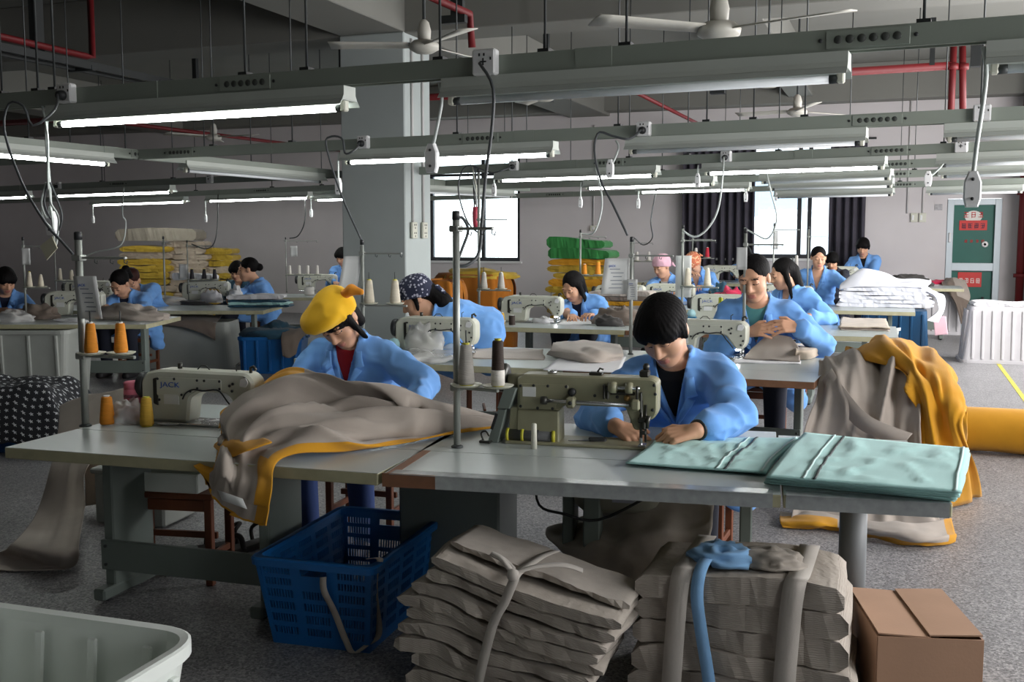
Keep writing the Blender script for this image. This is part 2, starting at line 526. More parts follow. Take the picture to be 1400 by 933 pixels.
B().lathe([(.0, 0), (.065, .0), (.07, .02), (.07, .42), (.05, .48), (.025, .5), (.025, .53)], (0, 0, .0), 18).build('cylinder', mat('extinguisher_paint', rgb(214, 120, 40), .4), ex)
B().box((0, 0, .56), (.04, .1, .05), .01).build('valve', DARK, ex)
B().lathe([(.071, .2), (.071, .34)], (0, 0, 0), 18).build('paper_band', mat('extinguisher_label', rgb(232, 196, 90), .5), ex)
# ------------------------------------------------------------------ pipes
def pipe(pts, r, m, label, nm='sprinkler_pipe', cat='pipe', flanges=()):
    o = tag(B().tube(pts, r, 12).build(nm, m), label, cat)
    for p, ax in flanges:
        B().lathe([(r, -.03), (r * 1.6, -.03), (r * 1.6, .03), (r, .03)], p, 12, axis=ax).build('coupling', m, o)
    return o
pipe([(-17.5, 12, 3.14), (.42, 12, 3.31)], .042, REDP, 'long red sprinkler pipe crossing the room behind the pillar', flanges=[((-8.5, 12, 3.225), 'x'), ((-3, 12, 3.28), 'x'), ((-1, 12, 3.297), 'x')])
pipe([(-3.03, 12.1, 3.25), (-2.93, 18.9, 3.25)], .025, REDP, 'thin red branch pipe running to the back wall above the curtain')
pipe([(-11.1, 12.1, 3.25), (-10.4, 18.9, 3.25)], .03, REDP, 'thin red branch pipe running to the back wall above the fabric stacks')
pipe([(-3.33, 6.9, 3.3), (-3.27, 7.9, 3.3), (-3.27, 7.95, 3.05)], .03, REDP, 'short red pipe with a drop end high above the middle aisle')
tag(B().box((-3.32, 7.78, 3.55), (.1, .05, .62)).box((-3.35, 7.78, 3.24), (.2, .06, .06)).build('pipe_hanger', BLACKM), 'black steel hanger holding the short red pipe', 'pipe hanger')
pipe([(-7.5, 4.6, 3.32), (-7.5, 8.42, 3.3), (-7.5, 8.5, 3.3), (-7.5, 8.5, 4.08)], .032, REDP, 'red pipe with a riser on the black pipe rack at upper left')
rk = thing('pipe_rack', 'black steel pipe rack hanging under the ceiling at upper left', 'rack', (-7.55, 7.2, 3.2))
B().box((-.08, -.2, 0), (.05, 5.4, .07)).build('rail', BLACKM, rk)
B().box((.12, -.2, 0), (.05, 5.4, .07)).build('rail', BLACKM, rk)
B().box((-.1, .75, .46), (.09, .09, .9)).build('post', BLACKM, rk)
for y in (-2.4, -1.2, 0, 1.2, 2.2):
    B().box((0, y, -.02), (.3, .05, .05)).build('crossbar', BLACKM, rk)
for k, (x, y0, lab) in enumerate(((.40, 12.0, 'red riser pipe rising to the ceiling above the right aisle'), (.52, 12.05, 'second red riser pipe beside the valve above the right aisle'))):
    pipe([(x, y0, 2.62 + .1 * k), (x - .04 * k, y0, 3.66)], .035, REDP, lab, 'riser_pipe', flanges=[((x - .02 * k, y0, 3.3), 'z')])
tag(B().box((.2, 12, 3.55), (.05, .08, .5)).box((.62, 12.1, 3.45), (.1, .1, .3)).box((.36, 11.95, 3.6), (.5, .05, .05)).build('pipe_bracket', BLACKM), 'black steel bracket around the red riser pipes', 'bracket')
pipe([(1.73, 18.6, 0), (1.73, 18.6, 4.05)], .062, REDP, 'thick red standpipe beside the back door', 'standpipe', flanges=[((1.73, 18.6, .95), 'z'), ((1.73, 18.6, 2.25), 'z')])
for k, (x, y, lab) in enumerate(((-8.9, 12.0, 'black drop bracket under the long red pipe left of the pillar'), (-6.7, 12.0, 'black drop bracket under the long red pipe close to the pillar'), (-4.0, 12.0, 'dark bracket on the long red pipe right of the pillar'), (-2.0, 12.0, 'dark bracket on the long red pipe above the curtain'))):
    tag(B().box((x, y, 3.62), (.06, .06, .9)).box((x, y, 3.16), (.16, .12, .05)).build('pipe_bracket', BLACKM), lab, 'bracket')
# conduits and sockets
def conduit(pts, label, r=.014):
    return tag(B().tube(pts, r, 8).build('conduit', CONDUIT), label, 'conduit')
cx = -5.095
for k, (y, lab) in enumerate(((10.66, 'conduit running down the near side of the pillar flank'), (10.93, 'conduit running down the far side of the pillar flank'))):
    conduit([(cx, y, 1.72), (cx, y, 3.7)], lab)
    sb = thing('wall_socket', ('double white socket on the near pillar conduit', 'double white socket on the far pillar conduit')[k], 'socket', (cx + .012, y, 1.63))
    B().box((0, 0, 0), (.03, .12, .18), .006).build('plate', CREAM, sb)
    for z in (-.045, .045):
        q = B()
        for (dy, dz) in ((-.02, .015), (.02, .015), (0, -.02)): q.box((.0165, dy, z + dz), (.004, .01, .018))
        q.build('slots', DARK, sb)
conduit([(.02, YB - .015, 1.95), (.02, YB - .015, 4.0)], 'thin conduit down the back wall left of the door')
conduit([(.26, YB - .015, 1.95), (.26, YB - .015, 2.35), (.34, YB - .015, 2.6)], 'short conduit dropping to the right wall switch box')
for x, lab in ((.13, 'left switch box on the back wall left of the door'), (.26, 'right switch box on the back wall left of the door')):
    s_ = thing('wall_switch', lab, 'switch', (x, YB - .02, 1.88))
    B().box((0, 0, 0), (.11, .04, .15), .006).build('plate', CREAM, s_)
    B().box((-.02, -.022, 0), (.03, .01, .08), .003).build('rocker', WHITEPL, s_)
tag(B().box((.5, YB - .005, 2.05), (.12, .01, .1)).build('wall_sticker', mat('sticker', rgb(170, 168, 170), .7, var=.3, scale=30)), 'small faded sticker on the wall beside the door', 'sticker')
conduit([(-5.4, YB - .015, 1.75), (-5.4, YB - .015, 3.6)], 'thin conduit down the back wall right of the first window')
s_ = thing('wall_switch', 'small switch box on the back wall right of the first window', 'switch', (-5.4, YB - .02, 1.72))
B().box((0, 0, 0), (.12, .04, .1), .006).build('plate', CREAM, s_)
B().box((0, -.022, 0), (.04, .01, .05), .003).build('rocker', WHITEPL, s_)
# ------------------------------------------------------------------ ceiling fans
def fan(px, py, Z, ang, label, bl_=.58):
    p = np.array([0, 0, EYE]) + ray(px, py) / FPX * Z
    t = thing('ceiling_fan', label, 'fan', p, ang)
    B().tube([(0, 0, .05), (0, 0, ZC - p[2])], .012).build('rod', ROD, t)
    B().lathe([(.02, .02), (.045, .03), (.05, .1), (.035, .16), (.014, .18)], n=16).build('collar', FANWHITE, t)
    B().lathe([(0, -.06), (.06, -.055), (.105, -.03), (.11, 0), (.08, .03), (.02, .04)], n=24).build('motor', FANWHITE, t)
    for k in range(3):
        a = k * 2 * math.pi / 3
        M = Matrix.Rotation(a, 4, 'Z')
        q = []
        for s_ in np.linspace(0, 1, 8):
            w = .045 + .03 * s_
            q.append([M @ Vector((.1 + bl_ * s_, -w, -.012)), M @ Vector((.1 + bl_ * s_, 0, .004)), M @ Vector((.1 + bl_ * s_, w, .012))])
        B().grid(np.array(q)).build('blade', FANWHITE, t, solid=.006)
    return t
fan(983, 40, 5.3, R(100), 'cream ceiling fan above the front right light trough')
fan(745, 131, 10.6, R(10), 'cream ceiling fan hanging right of the pillar')
fan(1090, 152, 11.6, R(50), 'cream ceiling fan hanging above the curtained window')
fan(580, 62, 7.6, R(200), 'cream ceiling fan hanging in front of the pillar')
fan(292, 187, 14.5, R(0), 'cream ceiling fan hanging left of the pillar')
p = np.array([0, 0, EYE]) + ray(1050, 112) / FPX * 9.6
t = thing('ceiling_lamp', 'round cream lamp hanging above the right troughs', 'lamp', p)
B().tube([(0, 0, .05), (0, 0, ZC - p[2])], .01).build('rod', ROD, t)
B().lathe([(0, -.05), (.08, -.045), (.12, -.01), (.12, .02), (.06, .05), (.02, .06)], n=24).build('shade', FANWHITE, t)
# ------------------------------------------------------------------ wiring troughs, hung on rods
ZB = 2.25
CABLE = mat('grey_cable', rgb(74, 78, 80), .5)
WCABLE = mat('white_cable', rgb(196, 204, 200), .5)
HOLE = mat('socket_hole', rgb(58, 62, 58), .6)
DIFF = mat('housing_white', rgb(176, 182, 176), .45, var=.05, scale=6)
class Trough:
    def __init__(s, p0, p1, label, rods=(), strips=(), h=.082, z=ZB, w=.075):
        a, c = az(*p0, z), az(*p1, z)
        s.a, s.c, s.z, s.p0, s.p1 = a, c, z, p0, p1
        dv = c - a; s.L = float(np.hypot(dv[0], dv[1])); s.ang = math.atan2(dv[1], dv[0])
        s.o = thing('wiring_trough', label, 'wiring trough', a, s.ang)
        s.h = h
        L = s.L
        pr_ = [(-w / 2, .0), (-w / 2, h), (w / 2, h), (w / 2, 0), (w / 2 - .012, 0), (w / 2 - .012, .012), (-w / 2 + .012, .012), (-w / 2 + .012, 0)]
        B().prism(pr_, 0, L, 0, 'yz').build('channel', TROUGH, s.o)
        for k in range(int(L // 2.4)):
            B().box((1.3 + k * 2.4, -w / 2 - .001, h / 2), (.16, .006, h + .004)).build('joint_plate', TROUGH, s.o)
        for px in rods:
            x = s.at(px)
            B().tube([(x, 0, h), (x, 0, ZC - z)], .006, 6).build('hanger_rod', ROD, s.o)
            B().box((x, 0, h + .008), (.05, .05, .016)).build('rod_bracket', BLACKM, s.o)
        for px in strips:
            x = s.at(px)
            st = B().box((x, -w / 2 - .002, h / 2), (.30, .008, h * .8), .002).build('socket_strip', TROUGH, s.o)
            q = B()
            for k in range(6):
                q.lathe([(0, -.003), (.014, -.003), (.016, 0)], (x - .105 + k * .042, -w / 2 - .006, h / 2), 12, axis='y')
            q.build('socket_holes', HOLE, st); 
            q = B()
            for k in (-.17, .17):
                q.lathe([(0, -.004), (.008, -.004), (.008, 0)], (x + k, -w / 2 - .002, h / 2), 8, axis='y')
            q.build('screws', DARK, st)
    def at(s, px):
        """distance along the trough of the point above pixel column px"""
        d0 = ray(px, s.p0[1] + (s.p1[1] - s.p0[1]) * (px - s.p0[0]) / (s.p1[0] - s.p0[0]))
        n_ = np.array([d0[1], -d0[0]])
        dv = (s.c - s.a)[:2]
        t = -(n_ @ s.a[:2]) / (n_ @ dv)
        return float(t * s.L)
    def wpt(s, x, dy=0.0, dz=0.0):
        c, k = math.cos(s.ang), math.sin(s.ang)
        return np.array([s.a[0] + c * x - k * dy, s.a[1] + k * x + c * dy, s.z + dz])
    def box(s, px, plug=True, dz=.03, w=.1):
        x = s.at(px)
        bx = B().box((x, -.06, dz + .02), (w, .05, w), .008).build('socket_box', WHITEPL, s.o)
        q = B()
        for (u, v) in ((-.018, .03), (.004, .03), (.035, .012)): q.box((x + u, -.086, dz + .02 + v), (.007, .003, .012))
        q.build('slots', DARK, bx)
        if plug:
            B().lathe([(0, -.035), (.02, -.035), (.026, -.01), (.026, 0)], (x, -.085, dz + .008), 14, axis='y').build('plug', DARK, bx)
        else:
            B().box((x, -.086, dz + .02), (.03, .003, .006)).box((x, -.086, dz + .02), (.006, .003, .03)).build('cross_slot', DARK, bx)
        return s.wpt(x, -.12, dz + .008)
    def lamp(s, px0, px1, label, lit=True, dz=0.0, dy=0.0):
        x0, x1 = s.at(px0), s.at(px1)
        L = x1 - x0
        o = thing('fluorescent_light', label, 'lamp', s.wpt((x0 + x1) / 2, dy, dz), s.ang)
        pr_ = [(-.05, -.002), (-.05, -.042), (-.062, -.062), (.062, -.062), (.05, -.042), (.05, -.002)]
        B().prism(pr_, -L / 2, L / 2, 0, 'yz').build('housing', BATTEN, o)
        B().prism([(-.062, -.063), (-.085, -.088), (-.083, -.09), (-.06, -.067), (.06, -.067), (.083, -.09), (.085, -.088), (.062, -.063)], -L / 2, L / 2, 0, 'yz').build('reflector', DIFF, o)
        B().tube([(-L / 2 + .05, 0, -.098), (L / 2 - .05, 0, -.098)], .0165, 12).build('tube', TUBE if lit else TUBEOFF, o)
        for k in (-1, 1):
            h_ = B().box((k * (L / 2 - .03), 0, -.088), (.028, .04, .055), .006).build('tube_holder', CREAM, o)
            B().lathe([(.0175, -.018), (.0175, .018)], (k * (L / 2 - .055), 0, -.098), 12, axis='x').build('tube_cap', ROD, h_)
        return o
T1 = Trough((-40, 153), (1440, 52), 'nearest grey wiring trough across the top of the view', rods=(4, 53, 76, 336, 420, 602, 745, 856, 1262), strips=(342, 1187))
T2 = Trough((-40, 228), (1440, 163), 'second wiring trough behind the nearest one', rods=(97, 172, 292, 400, 625, 845, 966, 1030, 1100, 1340), strips=(660, 250, 1200))
T3 = Trough((-40, 264), (1440, 204), 'third wiring trough from the front', rods=(140, 237, 344, 505, 700, 860, 940, 1064, 1290), strips=(836, 165, 520, 1217))
T4 = Trough((-40, 280), (1440, 222), 'fourth wiring trough from the front', rods=(144, 268, 372, 440, 720, 905, 1160), strips=(1225, 690, 360))
T5 = Trough((380, 267), (1440, 237), 'fifth wiring trough from the front', rods=(640, 780, 1010, 1250), strips=(1225, 925))
T6 = Trough((560, 275), (1440, 251), 'farthest wiring trough near the back wall', rods=(700, 990, 1230), strips=(1235, 760))
D1 = Trough((-30, 198), (452, 242), 'slanting cross trough linking the rows at the left', rods=(40, 280), strips=(192,))
D2 = Trough((508, 248), (722, 262), 'short cross trough beside the pillar', rods=(690,), strips=())
T1.lamp(72, 478, 'lit tube light at upper left on the nearest trough')
T1.lamp(610, 1162, 'unlit tube light in the middle of the nearest trough', lit=False)
T1.lamp(1349, 1600, 'unlit tube light at the right end of the nearest trough', lit=False)
T2.lamp(470, 760, 'lit tube light crossing in front of the pillar')
T2.lamp(858, 1186, 'unlit tube light on the second trough above the curtain', lit=False)
T2.lamp(1292, 1480, 'unlit tube light at the right end of the second trough', lit=False)
T3.lamp(680, 900, 'lit tube light right of the bright first window')
T3.lamp(962, 1212, 'lit tube light in front of the curtained window')
T3.lamp(1282, 1450, 'unlit tube light at the right end of the third trough', lit=False)
T3.lamp(76, 236, 'lit tube light below the slanting trough at the left')
T3.lamp(-90, 40, 'lit tube light cut by the left picture edge')
T4.lamp(800, 978, 'lit tube light in the middle of the fourth trough')
T4.lamp(126, 254, 'lit tube light at the left end of the fourth trough')
T4.lamp(284, 424, 'lit tube light left of the pillar on the fourth trough')
T4.lamp(1040, 1220, 'unlit tube light on the fourth trough left of the door', lit=False)
T4.lamp(1285, 1440, 'unlit tube light on the fourth trough above the door', lit=False)
T5.lamp(872, 1026, 'lit tube light lowest in the row before the dark curtain')
T5.lamp(430, 560, 'lit tube light half hidden behind the pillar')
T5.lamp(1052, 1222, 'unlit tube light on the fifth trough left of the door', lit=False)
T6.lamp(1060, 1222, 'unlit tube light on the farthest trough left of the door', lit=False)
T6.lamp(1268, 1400, 'unlit tube light on the farthest trough above the door', lit=False)
D1.lamp(-20, 150, 'lit tube light on the slanting trough, left piece', lit=True, dz=.03)
D1.lamp(250, 440, 'unlit tube light on the slanting trough, right piece', lit=False, dz=.03)
D2.lamp(540, 700, 'unlit tube light on the short trough by the pillar', lit=False)
# plugs, cables and pull switches
pA = T1.box(104); pB = T1.box(672, False, w=.11); pC = T2.box(503); pD = T2.box(884); pE = T3.box(996); pF = T4.box(707 if False else 1053); pG = T3.box(1316, False)
T2.box(1343, False); T4.box(1302, False); T5.box(1290, False); pH = T3.box(707); pI = T4.box(822); pJ = T3.box(85); T4.box(1085, False); T3.box(292, False)
def cable(pts, r, m, label, n=28):
    return tag(B().tube(spline(pts, n), r, 8).build('power_cable', m), label, 'cable')
def switch(tr, px, py1, label, w=.03, sag=.0):
    """pull switch hanging on a cord from the trough"""
    x = tr.at(px); p = tr.wpt(x, -.05, -.02)
    Z = float(np.dot(p - np.array([0, 0, EYE]), _f))
    q = np.array([0, 0, EYE]) + ray(px, py1) / FPX * Z
    o = thing('pull_switch', label, 'switch', (p[0], p[1], q[2]))
    hgt = p[2] - q[2]
    B().tube(spline([(0, 0, .1), (sag * .3, 0, hgt * .4), (sag, 0, hgt * .8), (sag * .6, .02, hgt)], 14), .008, 8).build('cord', WCABLE, o)
    sw = B().prism([(-w * .7, 0), (w * .7, 0), (w, .03), (w, .09), (w * .5, .13), (-w * .5, .13), (-w, .09), (-w, .03)], -.018, .018, .006).build('switch_body', WHITEPL, o)
    B().lathe([(0, -.003), (.006, -.003), (.006, 0)], (0, -.019, .03), 10, axis='y').lathe([(0, -.003), (.006, -.003), (.006, 0)], (0, -.019, .1), 10, axis='y').build('screws', DARK, sw)
    return o
switch(T1, 1338, 283, 'large white pull switch hanging before the green door', sag=.03)
switch(T1, 597, 236, 'white pull switch hanging before the pillar at the first window', sag=.05)
switch(T1, 74, 322, 'white pull switch among tangled cords at the left', sag=-.01)
switch(T2, 467, 266, 'white pull switch in front of the left pillar edge', w=.026)
switch(T2, 838, 243, 'white pull switch left of the plugged box on the second trough', w=.026, sag=.06)
switch(T3, 679, 268, 'small white pull switch over the bright window', w=.024)
switch(T3, 957, 256, 'small white pull switch left of the curtain', w=.024)
switch(T4, 797, 284, 'small white pull switch below the middle lit tube', w=.024)
switch(T5, 875, 285, 'small white pull switch below the lowest lit tube', w=.024)
switch(T4, 284, 304, 'small white pull switch left of the fabric stacks', w=.024)
switch(T4, 130, 305, 'small white pull switch below the far left tube', w=.024)
switch(T5, 428, 297, 'small white pull switch close to the left of the pillar', w=.024)
switch(T5, 1022, 276, 'small white pull switch over the curtain edge', w=.024)
switch(T6, 1063, 275, 'tiny white pull switch before the second window', w=.02)
switch(T3, 1272, 255, 'white pull switch cord left of the door', w=.03, sag=.12)
# ------------------------------------------------------------------ tables
T = .70
TOP = mat('table_laminate', rgb(182, 190, 188), 0.3, var=.07, scale=3, spec=.55)
EDGE = mat('table_edge', rgb(176, 172, 140), .6, var=.12, scale=14)
EDGEB = mat('bare_board_edge', rgb(120, 84, 58), .7, var=.2, scale=12)
FRAME = mat('frame_enamel', rgb(112, 122, 116), .5, var=.08, scale=5)
TAPE = mat('clear_tape', rgb(160, 165, 165), .15, var=.15, scale=30)
BTAPE = mat('brown_tape', rgb(128, 82, 52), .35, var=.15, scale=18)
def sewing_table(p, rz, L, W, ext, label, z=T, edge=None, legs=(.28, -.28), panel=True, tape=False, th=.045, post=None, yl=None, dl=.12):
    o = thing('sewing_table', label, 'table', (p[0], p[1], 0), R(rz), 'long worktables of the sewing rows')
    e = edge or EDGE
    def board(nm, y0, y1):
        w = y1 - y0 - .003
        b = B().box((L / 2, (y0 + y1) / 2, z - th / 2 - .001), (L - .004, w, th - .002), .003, mi=1)
        b.box((L / 2, (y0 + y1) / 2, z - .0008), (L - .006, w - .004, .0016), mi=0)
        return b.build(nm, [TOP, e], o)
    board('tabletop', ext, W)
    x_ = None
    if ext: x_ = board('extension_board', 0, ext)
    ym = (ext + W) / 2 if yl is None else yl
    fl = W - ext - .08
    yf = ym if yl is None else ym + .13
    xs = [q if q >= 0 else L + q for q in legs]
    for q in xs:
        lg = B().box((q, ym, (z - th + .06) / 2), (.05, dl, z - th - .06), .006).box((q, yf, z - th - .02), (.05, W - ext - .1, .04), .004)
        f = lg.build('leg', FRAME, o)
        B().box((q, yf, .04), (.06, fl, .05), .008).build('foot', FRAME, f)
        for k in (-1, 1):
            B().lathe([(.012, 0), (.018, .003), (.018, .015)], (q, yf + k * (W - ext - .2) / 2, 0), 10).build('foot_pad', DARK, f)
    if panel and len(xs) > 1:
        c = B().box(((xs[0] + xs[-1]) / 2, ym - dl / 2 - .012, .2), (xs[-1] - xs[0] + .05, .022, .13), .003).build('crossbar', FRAME, o)
        q_ = B()
        for q in (xs[0], xs[-1]):
            for zz in (.16, .24): q_.lathe([(0, -.006), (.007, -.006), (.008, 0)], (q, ym - dl / 2 - .023, zz), 8, axis='y')
        q_.build('bolts', ROD, c)
    if post is not None:
        B().tube([(post[0], post[1], 0), (post[0], post[1], z - th)], .05, 20).build('post', mat('post_grey', rgb(108, 112, 114), .5), o)
    if tape:
        B().box((L * .5, .03, z + .0012), (L * .96, .075, .0014)).box((L * .5, -.001, z - .022), (L * .96, .002, .05)).build('edge_tape', TAPE, o)
    return o
tA = sewing_table((-3.412, 3.274), 3.3, 1.655, 1.22, .44, 'front left worktable under the heap of grey and mustard cloth', legs=(.27, 1.02), yl=.42, dl=.28)
tB = sewing_table((-1.745, 3.375), 7.1, 1.40, 1.18, .43, 'front right worktable with taped edge under the black haired worker', legs=(.55, 1.28), panel=False, tape=True)
B().box((.06, .8, .35), (.44, .34, .62), .01).build('pedestal', mat('pedestal_metal', rgb(98, 106, 104), .4, metal=.3), tB)
tB2 = sewing_table((-.352, 3.548), 7.1, .53, 1.10, .43, 'small end table of the front row under the thick teal stack', legs=(), panel=False, tape=True, post=(.27, .5))
for tb, xs in ((tB, .0), (tB2, .0)): pass
B().box((.10, .0, T - .022), (.2, .006, .05)).box((.03, .22, T + .001), (.035, .42, .0016)).build('brown_tape', BTAPE, tB)
# motor, control box, rods under the front right table
mo = B().lathe([(.0, -.2), (.07, -.2), (.1, -.16), (.1, .1), (.08, .14), (.04, .16), (.0, .16)], (0.78, .78, .50), 20, axis='x').box((.78, .78, .62), (.2, .16, .05), .008)
mo = mo.build('motor', mat('motor_enamel', rgb(150, 150, 136), .45), tB)
B().box((.80, .676, .50), (.11, .004, .06)).build('motor_plate', mat('motor_label', rgb(170, 176, 190), .5), mo)
B().tube(spline([(.42, .7, .6), (.44, .66, .45), (.55, .64, .42), (.7, .66, .4), (.95, .62, .55)], 20), .006, 6).build('motor_cable', DARK, tB)
B().box((.66, .72, .42), (.07, .1, .3), .006).build('switch_housing', FRAME, tB)
B().box((.85, .66, .06), (.4, .26, .02), .004, M=Matrix.Rotation(.2, 3, 'X')).build('treadle', FRAME, tB)
B().tube([(.95, .72, .08), (.92, .78, .5)], .006, 6).build('treadle_rod', ROD, tB)
tC = sewing_table((-4.02, 6.44), 1.7, 1.97, 1.22, .46, 'second row worktable behind the yellow capped woman')
tD = sewing_table((-2.05, 6.50), -2.2, 1.58, 1.32, .46, 'second row worktable with bare brown edge at its front', edge=EDGEB, legs=(.25, -.2))
tE = sewing_table((-3.84, 9.42), 2.5, 1.45, 1.2, .46, 'third row worktable of the woman in front of the green blanket')
tF = sewing_table((-2.39, 9.48), 2.5, 1.32, 1.2, .46, 'third row worktable behind the black haired worker', edge=EDGEB)
tG = sewing_table((-1.06, 9.56), 1.5, 1.04, 1.2, .46, 'third row end worktable with flat grey pieces on it')
tH = [sewing_table((-4.0 + 1.38 * k, (12.4, 12.45, 12.95)[k]), 0, 1.38, (1.7, 1.65, 1.15)[k], .4, ('fourth row worktable left of the pink kerchief', 'fourth row worktable under the red cloth', 'fourth row end worktable under the heap of white gauze')[k]) for k in range(3)]
tI = [sewing_table((-4.0 + 1.65 * k, 16.6), 0, 1.65, 1.3, .35, ('last row worktable before the curtain', 'last row worktable of the standing worker by the curtain')[k], z=.84) for k in range(2)]
pL1 = az(200, 444, T); pL2 = az(360, 425, T); pL3 = az(520, 407, T)
u20 = np.array([math.cos(YAW), math.sin(YAW), 0])
tL1 = sewing_table(pL1 - u20 * 1.75, 20.25, 1.75, 1.1, .4, 'left side worktable above the long grey bin')
tL2 = sewing_table(pL2 - u20 * 4.0, 20.25, 4.0, 1.05, .35, 'left side worktable behind, with white sheets on its end')
tL3 = sewing_table(pL3 - u20 * 2.0, 20.25, 2.0, 1.0, .35, 'far left worktable beside the pillar')
# ------------------------------------------------------------------ sewing machines
BODY = mat('machine_enamel', rgb(196, 198, 184), .32, var=.05, scale=9)
OLD = mat('old_machine_enamel', rgb(146, 144, 118), .42, var=.12, scale=10)
STEEL = mat('bright_steel', rgb(190, 192, 194), .22, metal=.9)
DSTEEL = mat('dark_steel', rgb(70, 70, 66), .35, metal=.7)
BLUEINK = mat('blue_lettering', rgb(30, 80, 170), .4)
PAPER = mat('paper_label', rgb(214, 216, 214), .6)
GREYINK = mat('grey_print', rgb(120, 126, 136), .6)
LEDM = mat('led_lamp', (1, 1, 1, 1), .3, emit=((1, 1, 1, 1), 30))
BLUEPL = mat('blue_plastic', rgb(20, 110, 150), .4)
CLEARB = mat('clear_dome', rgb(160, 200, 205), .08)
def rounded(poly, r=.02, n=4):
    P = [Vector((p[0], p[1])) for p in poly]; out = []
    for i, p in enumerate(P):
        a, c = P[i - 1], P[(i + 1) % len(P)]
        d = min(r, (a - p).length * .45, (c - p).length * .45)
        p0 = p + (a - p).normalized() * d; p1 = p + (c - p).normalized() * d
        for k in range(n + 1):
            t = k / n
            out.append(tuple((1 - t) ** 2 * p0 + 2 * t * (1 - t) * p + t * t * p1))
    return out
def lockstitch(loc, rz, label, led=True, dome=False):
    o = thing('sewing_machine', label, 'sewing machine', loc, R(rz), 'white lockstitch machines')
    B().box((0, 0, .006), (.56, .18, .012), .003).build('bed', STEEL, o)
    prof = [(-.30, .035), (-.31, .10), (-.31, .215), (-.275, .255), (-.2, .272), (.285, .268), (.325, .235), (.325, .12), (.30, .07), (.25, .066), (.175, .165), (.03, .168), (-.03, .135), (-.045, .012), (-.26, .012)]
    B().prism(rounded(prof, .022), -.062, .06, .014).build('body', BODY, o, soft=False)
    cov = B().prism(rounded([(-.215, .14), (-.215, .235), (.155, .235), (.155, .178), (.01, .178), (-.05, .14)], .012), -.060, -.068, .004).build('rear_cover', BODY, o)
    B().prism(rounded([(-.235, .10), (-.235, .225), (-.208, .232), (-.208, .09)], .006), -.06, -.067, .002).build('belt_slot', DSTEEL, o)
    q = B()
    for (x, z) in ((-.205, .225), (-.11, .227), (.02, .225), (.06, .225), (.02, .186), (.145, .188), (.145, .225), (.20, .205), (.218, .215), (.213, .18), (.285, .165), (.30, .13), (.285, .10), (-.07, .15), (.285, .245), (-.2, .12), (-.02, .17)):
        q.lathe([(0, -.004), (.0065, -.004), (.0075, 0)], (x, -.066, z), 8, axis='y')
    q.build('screws', DARK, o)
    B().box((-.13, -.066, .125), (.085, .004, .05)).build('rating_label', PAPER, o)
    text('JACK', .036, BLUEINK, o, (-.19, -.0695, .186), name='lettering', sx=1.35)
    # handwheel behind the belt guard, thread guides, take-up, tension
    B().lathe([(.02, -.03), (.062, -.028), (.066, -.02), (.066, .0), (.06, .008), (.02, .01)], (-.318, 0, .18), 22, axis='x').build('handwheel', DARK, o)
    B().tube([(.20, .0, .268), (.20, 0, .30), (.215, 0, .31)], .003, 6).tube([(-.12, 0, .272), (-.12, 0, .30)], .012, 8).tube([(-.02, 0, .27), (0, 0, .29), (.03, 0, .29), (.05, 0, .27)], .003, 6).tube([(.285, -.01, .265), (.285, -.01, .29), (.3, -.01, .298), (.315, -.01, .28)], .008, 8).build('thread_guides', DSTEEL, o)
    B().lathe([(0, -.02), (.02, -.018), (.022, 0)], (.235, .07, .19), 14, axis='y').build('tension_dial', STEEL, o)
    B().tube([(.292, 0, .07), (.292, 0, .012)], .0045, 8).tube([(.275, 0, .09), (.275, 0, .03)], .006, 8).build('needle_bar', STEEL, o)
    B().box((.288, -.005, .016), (.03, .05, .007), .002).box((.275, 0, .03), (.012, .012, .03), .002).build('presser_foot', STEEL, o)
    B().prism(rounded([(.255, .205), (.262, .24), (.29, .25), (.305, .225), (.29, .2)], .008), -.066, -.071, .001).build('maker_badge', WHITEPL, o)
    B().tube(spline([(-.06, -.075, .13), (-.04, -.078, .16), (.0, -.075, .18), (.06, -.075, .176), (.14, -.075, .182), (.19, -.075, .13), (.235, -.072, .075)], 24), .004, 6).build('lamp_cable', DARK, o)
    if led:
        B().box((.255, -.02, .062), (.03, .03, .012), .004).build('led_lamp', LEDM, o)
    if dome:
        B().box((-.29, -.12, .02), (.10, .09, .04), .006).build('oil_tray', BLUEPL, o)
        B().lathe([(.045, .04), (.045, .075), (.032, .105), (.0, .115)], (-.29, -.12, 0), 18).build('dome', CLEARB, o)
    return o
MACH = [((277, 579), 3.3, T, 'white sewing machine beside the pink spool on the front left table', True, False),
        ((597, 483), 1.5, T, 'white sewing machine in front of the woman in the patterned headscarf', True, True),
        ((960, 488), -2, T, 'white sewing machine right behind the black haired worker', True, False),
        ((727, 441), 2.5, T, 'white sewing machine beside the small yellow cone, third row', True, False),
        ((986, 438), 2.5, T, 'white sewing machine carrying a lemon yellow cone behind it, third row', False, True),
        ((1074, 421), 0, T, 'white sewing machine left of the woman reaching into white gauze', True, False),
        ((847, 419), 0, T, 'white sewing machine with grey cloth laid over it', False, False),
        ((986, 386), 0, .84, 'small far sewing machine in front of the dark curtain', False, False),
        ((1143, 388), 0, .84, 'small far sewing machine of the standing worker', False, False),
        ((915, 417), 0, T, 'white sewing machine before the pink kerchiefed woman', False, False),
        ((103, 432), 20, T, 'white sewing machine behind the hanging instruction card', False, False),
        ((282, 412), 20, T, 'yellowed sewing machine covered with a white cloth at the left', False, False),
        ((434, 398), 20, T, 'white sewing machine on the far table beside the pillar', False, False),
        ((122, 411), 20, T, 'white sewing machine half hidden left of the bent pair of workers', False, False)]
MO = []
for (px, rz, z, lab, led, dome) in MACH:
    if not MO:
        o = lockstitch(az(*px, z), rz, lab, led, dome); MO.append(o)
    else:
        MO.append(lockstitch(az(*px, z), rz, lab, led, dome))
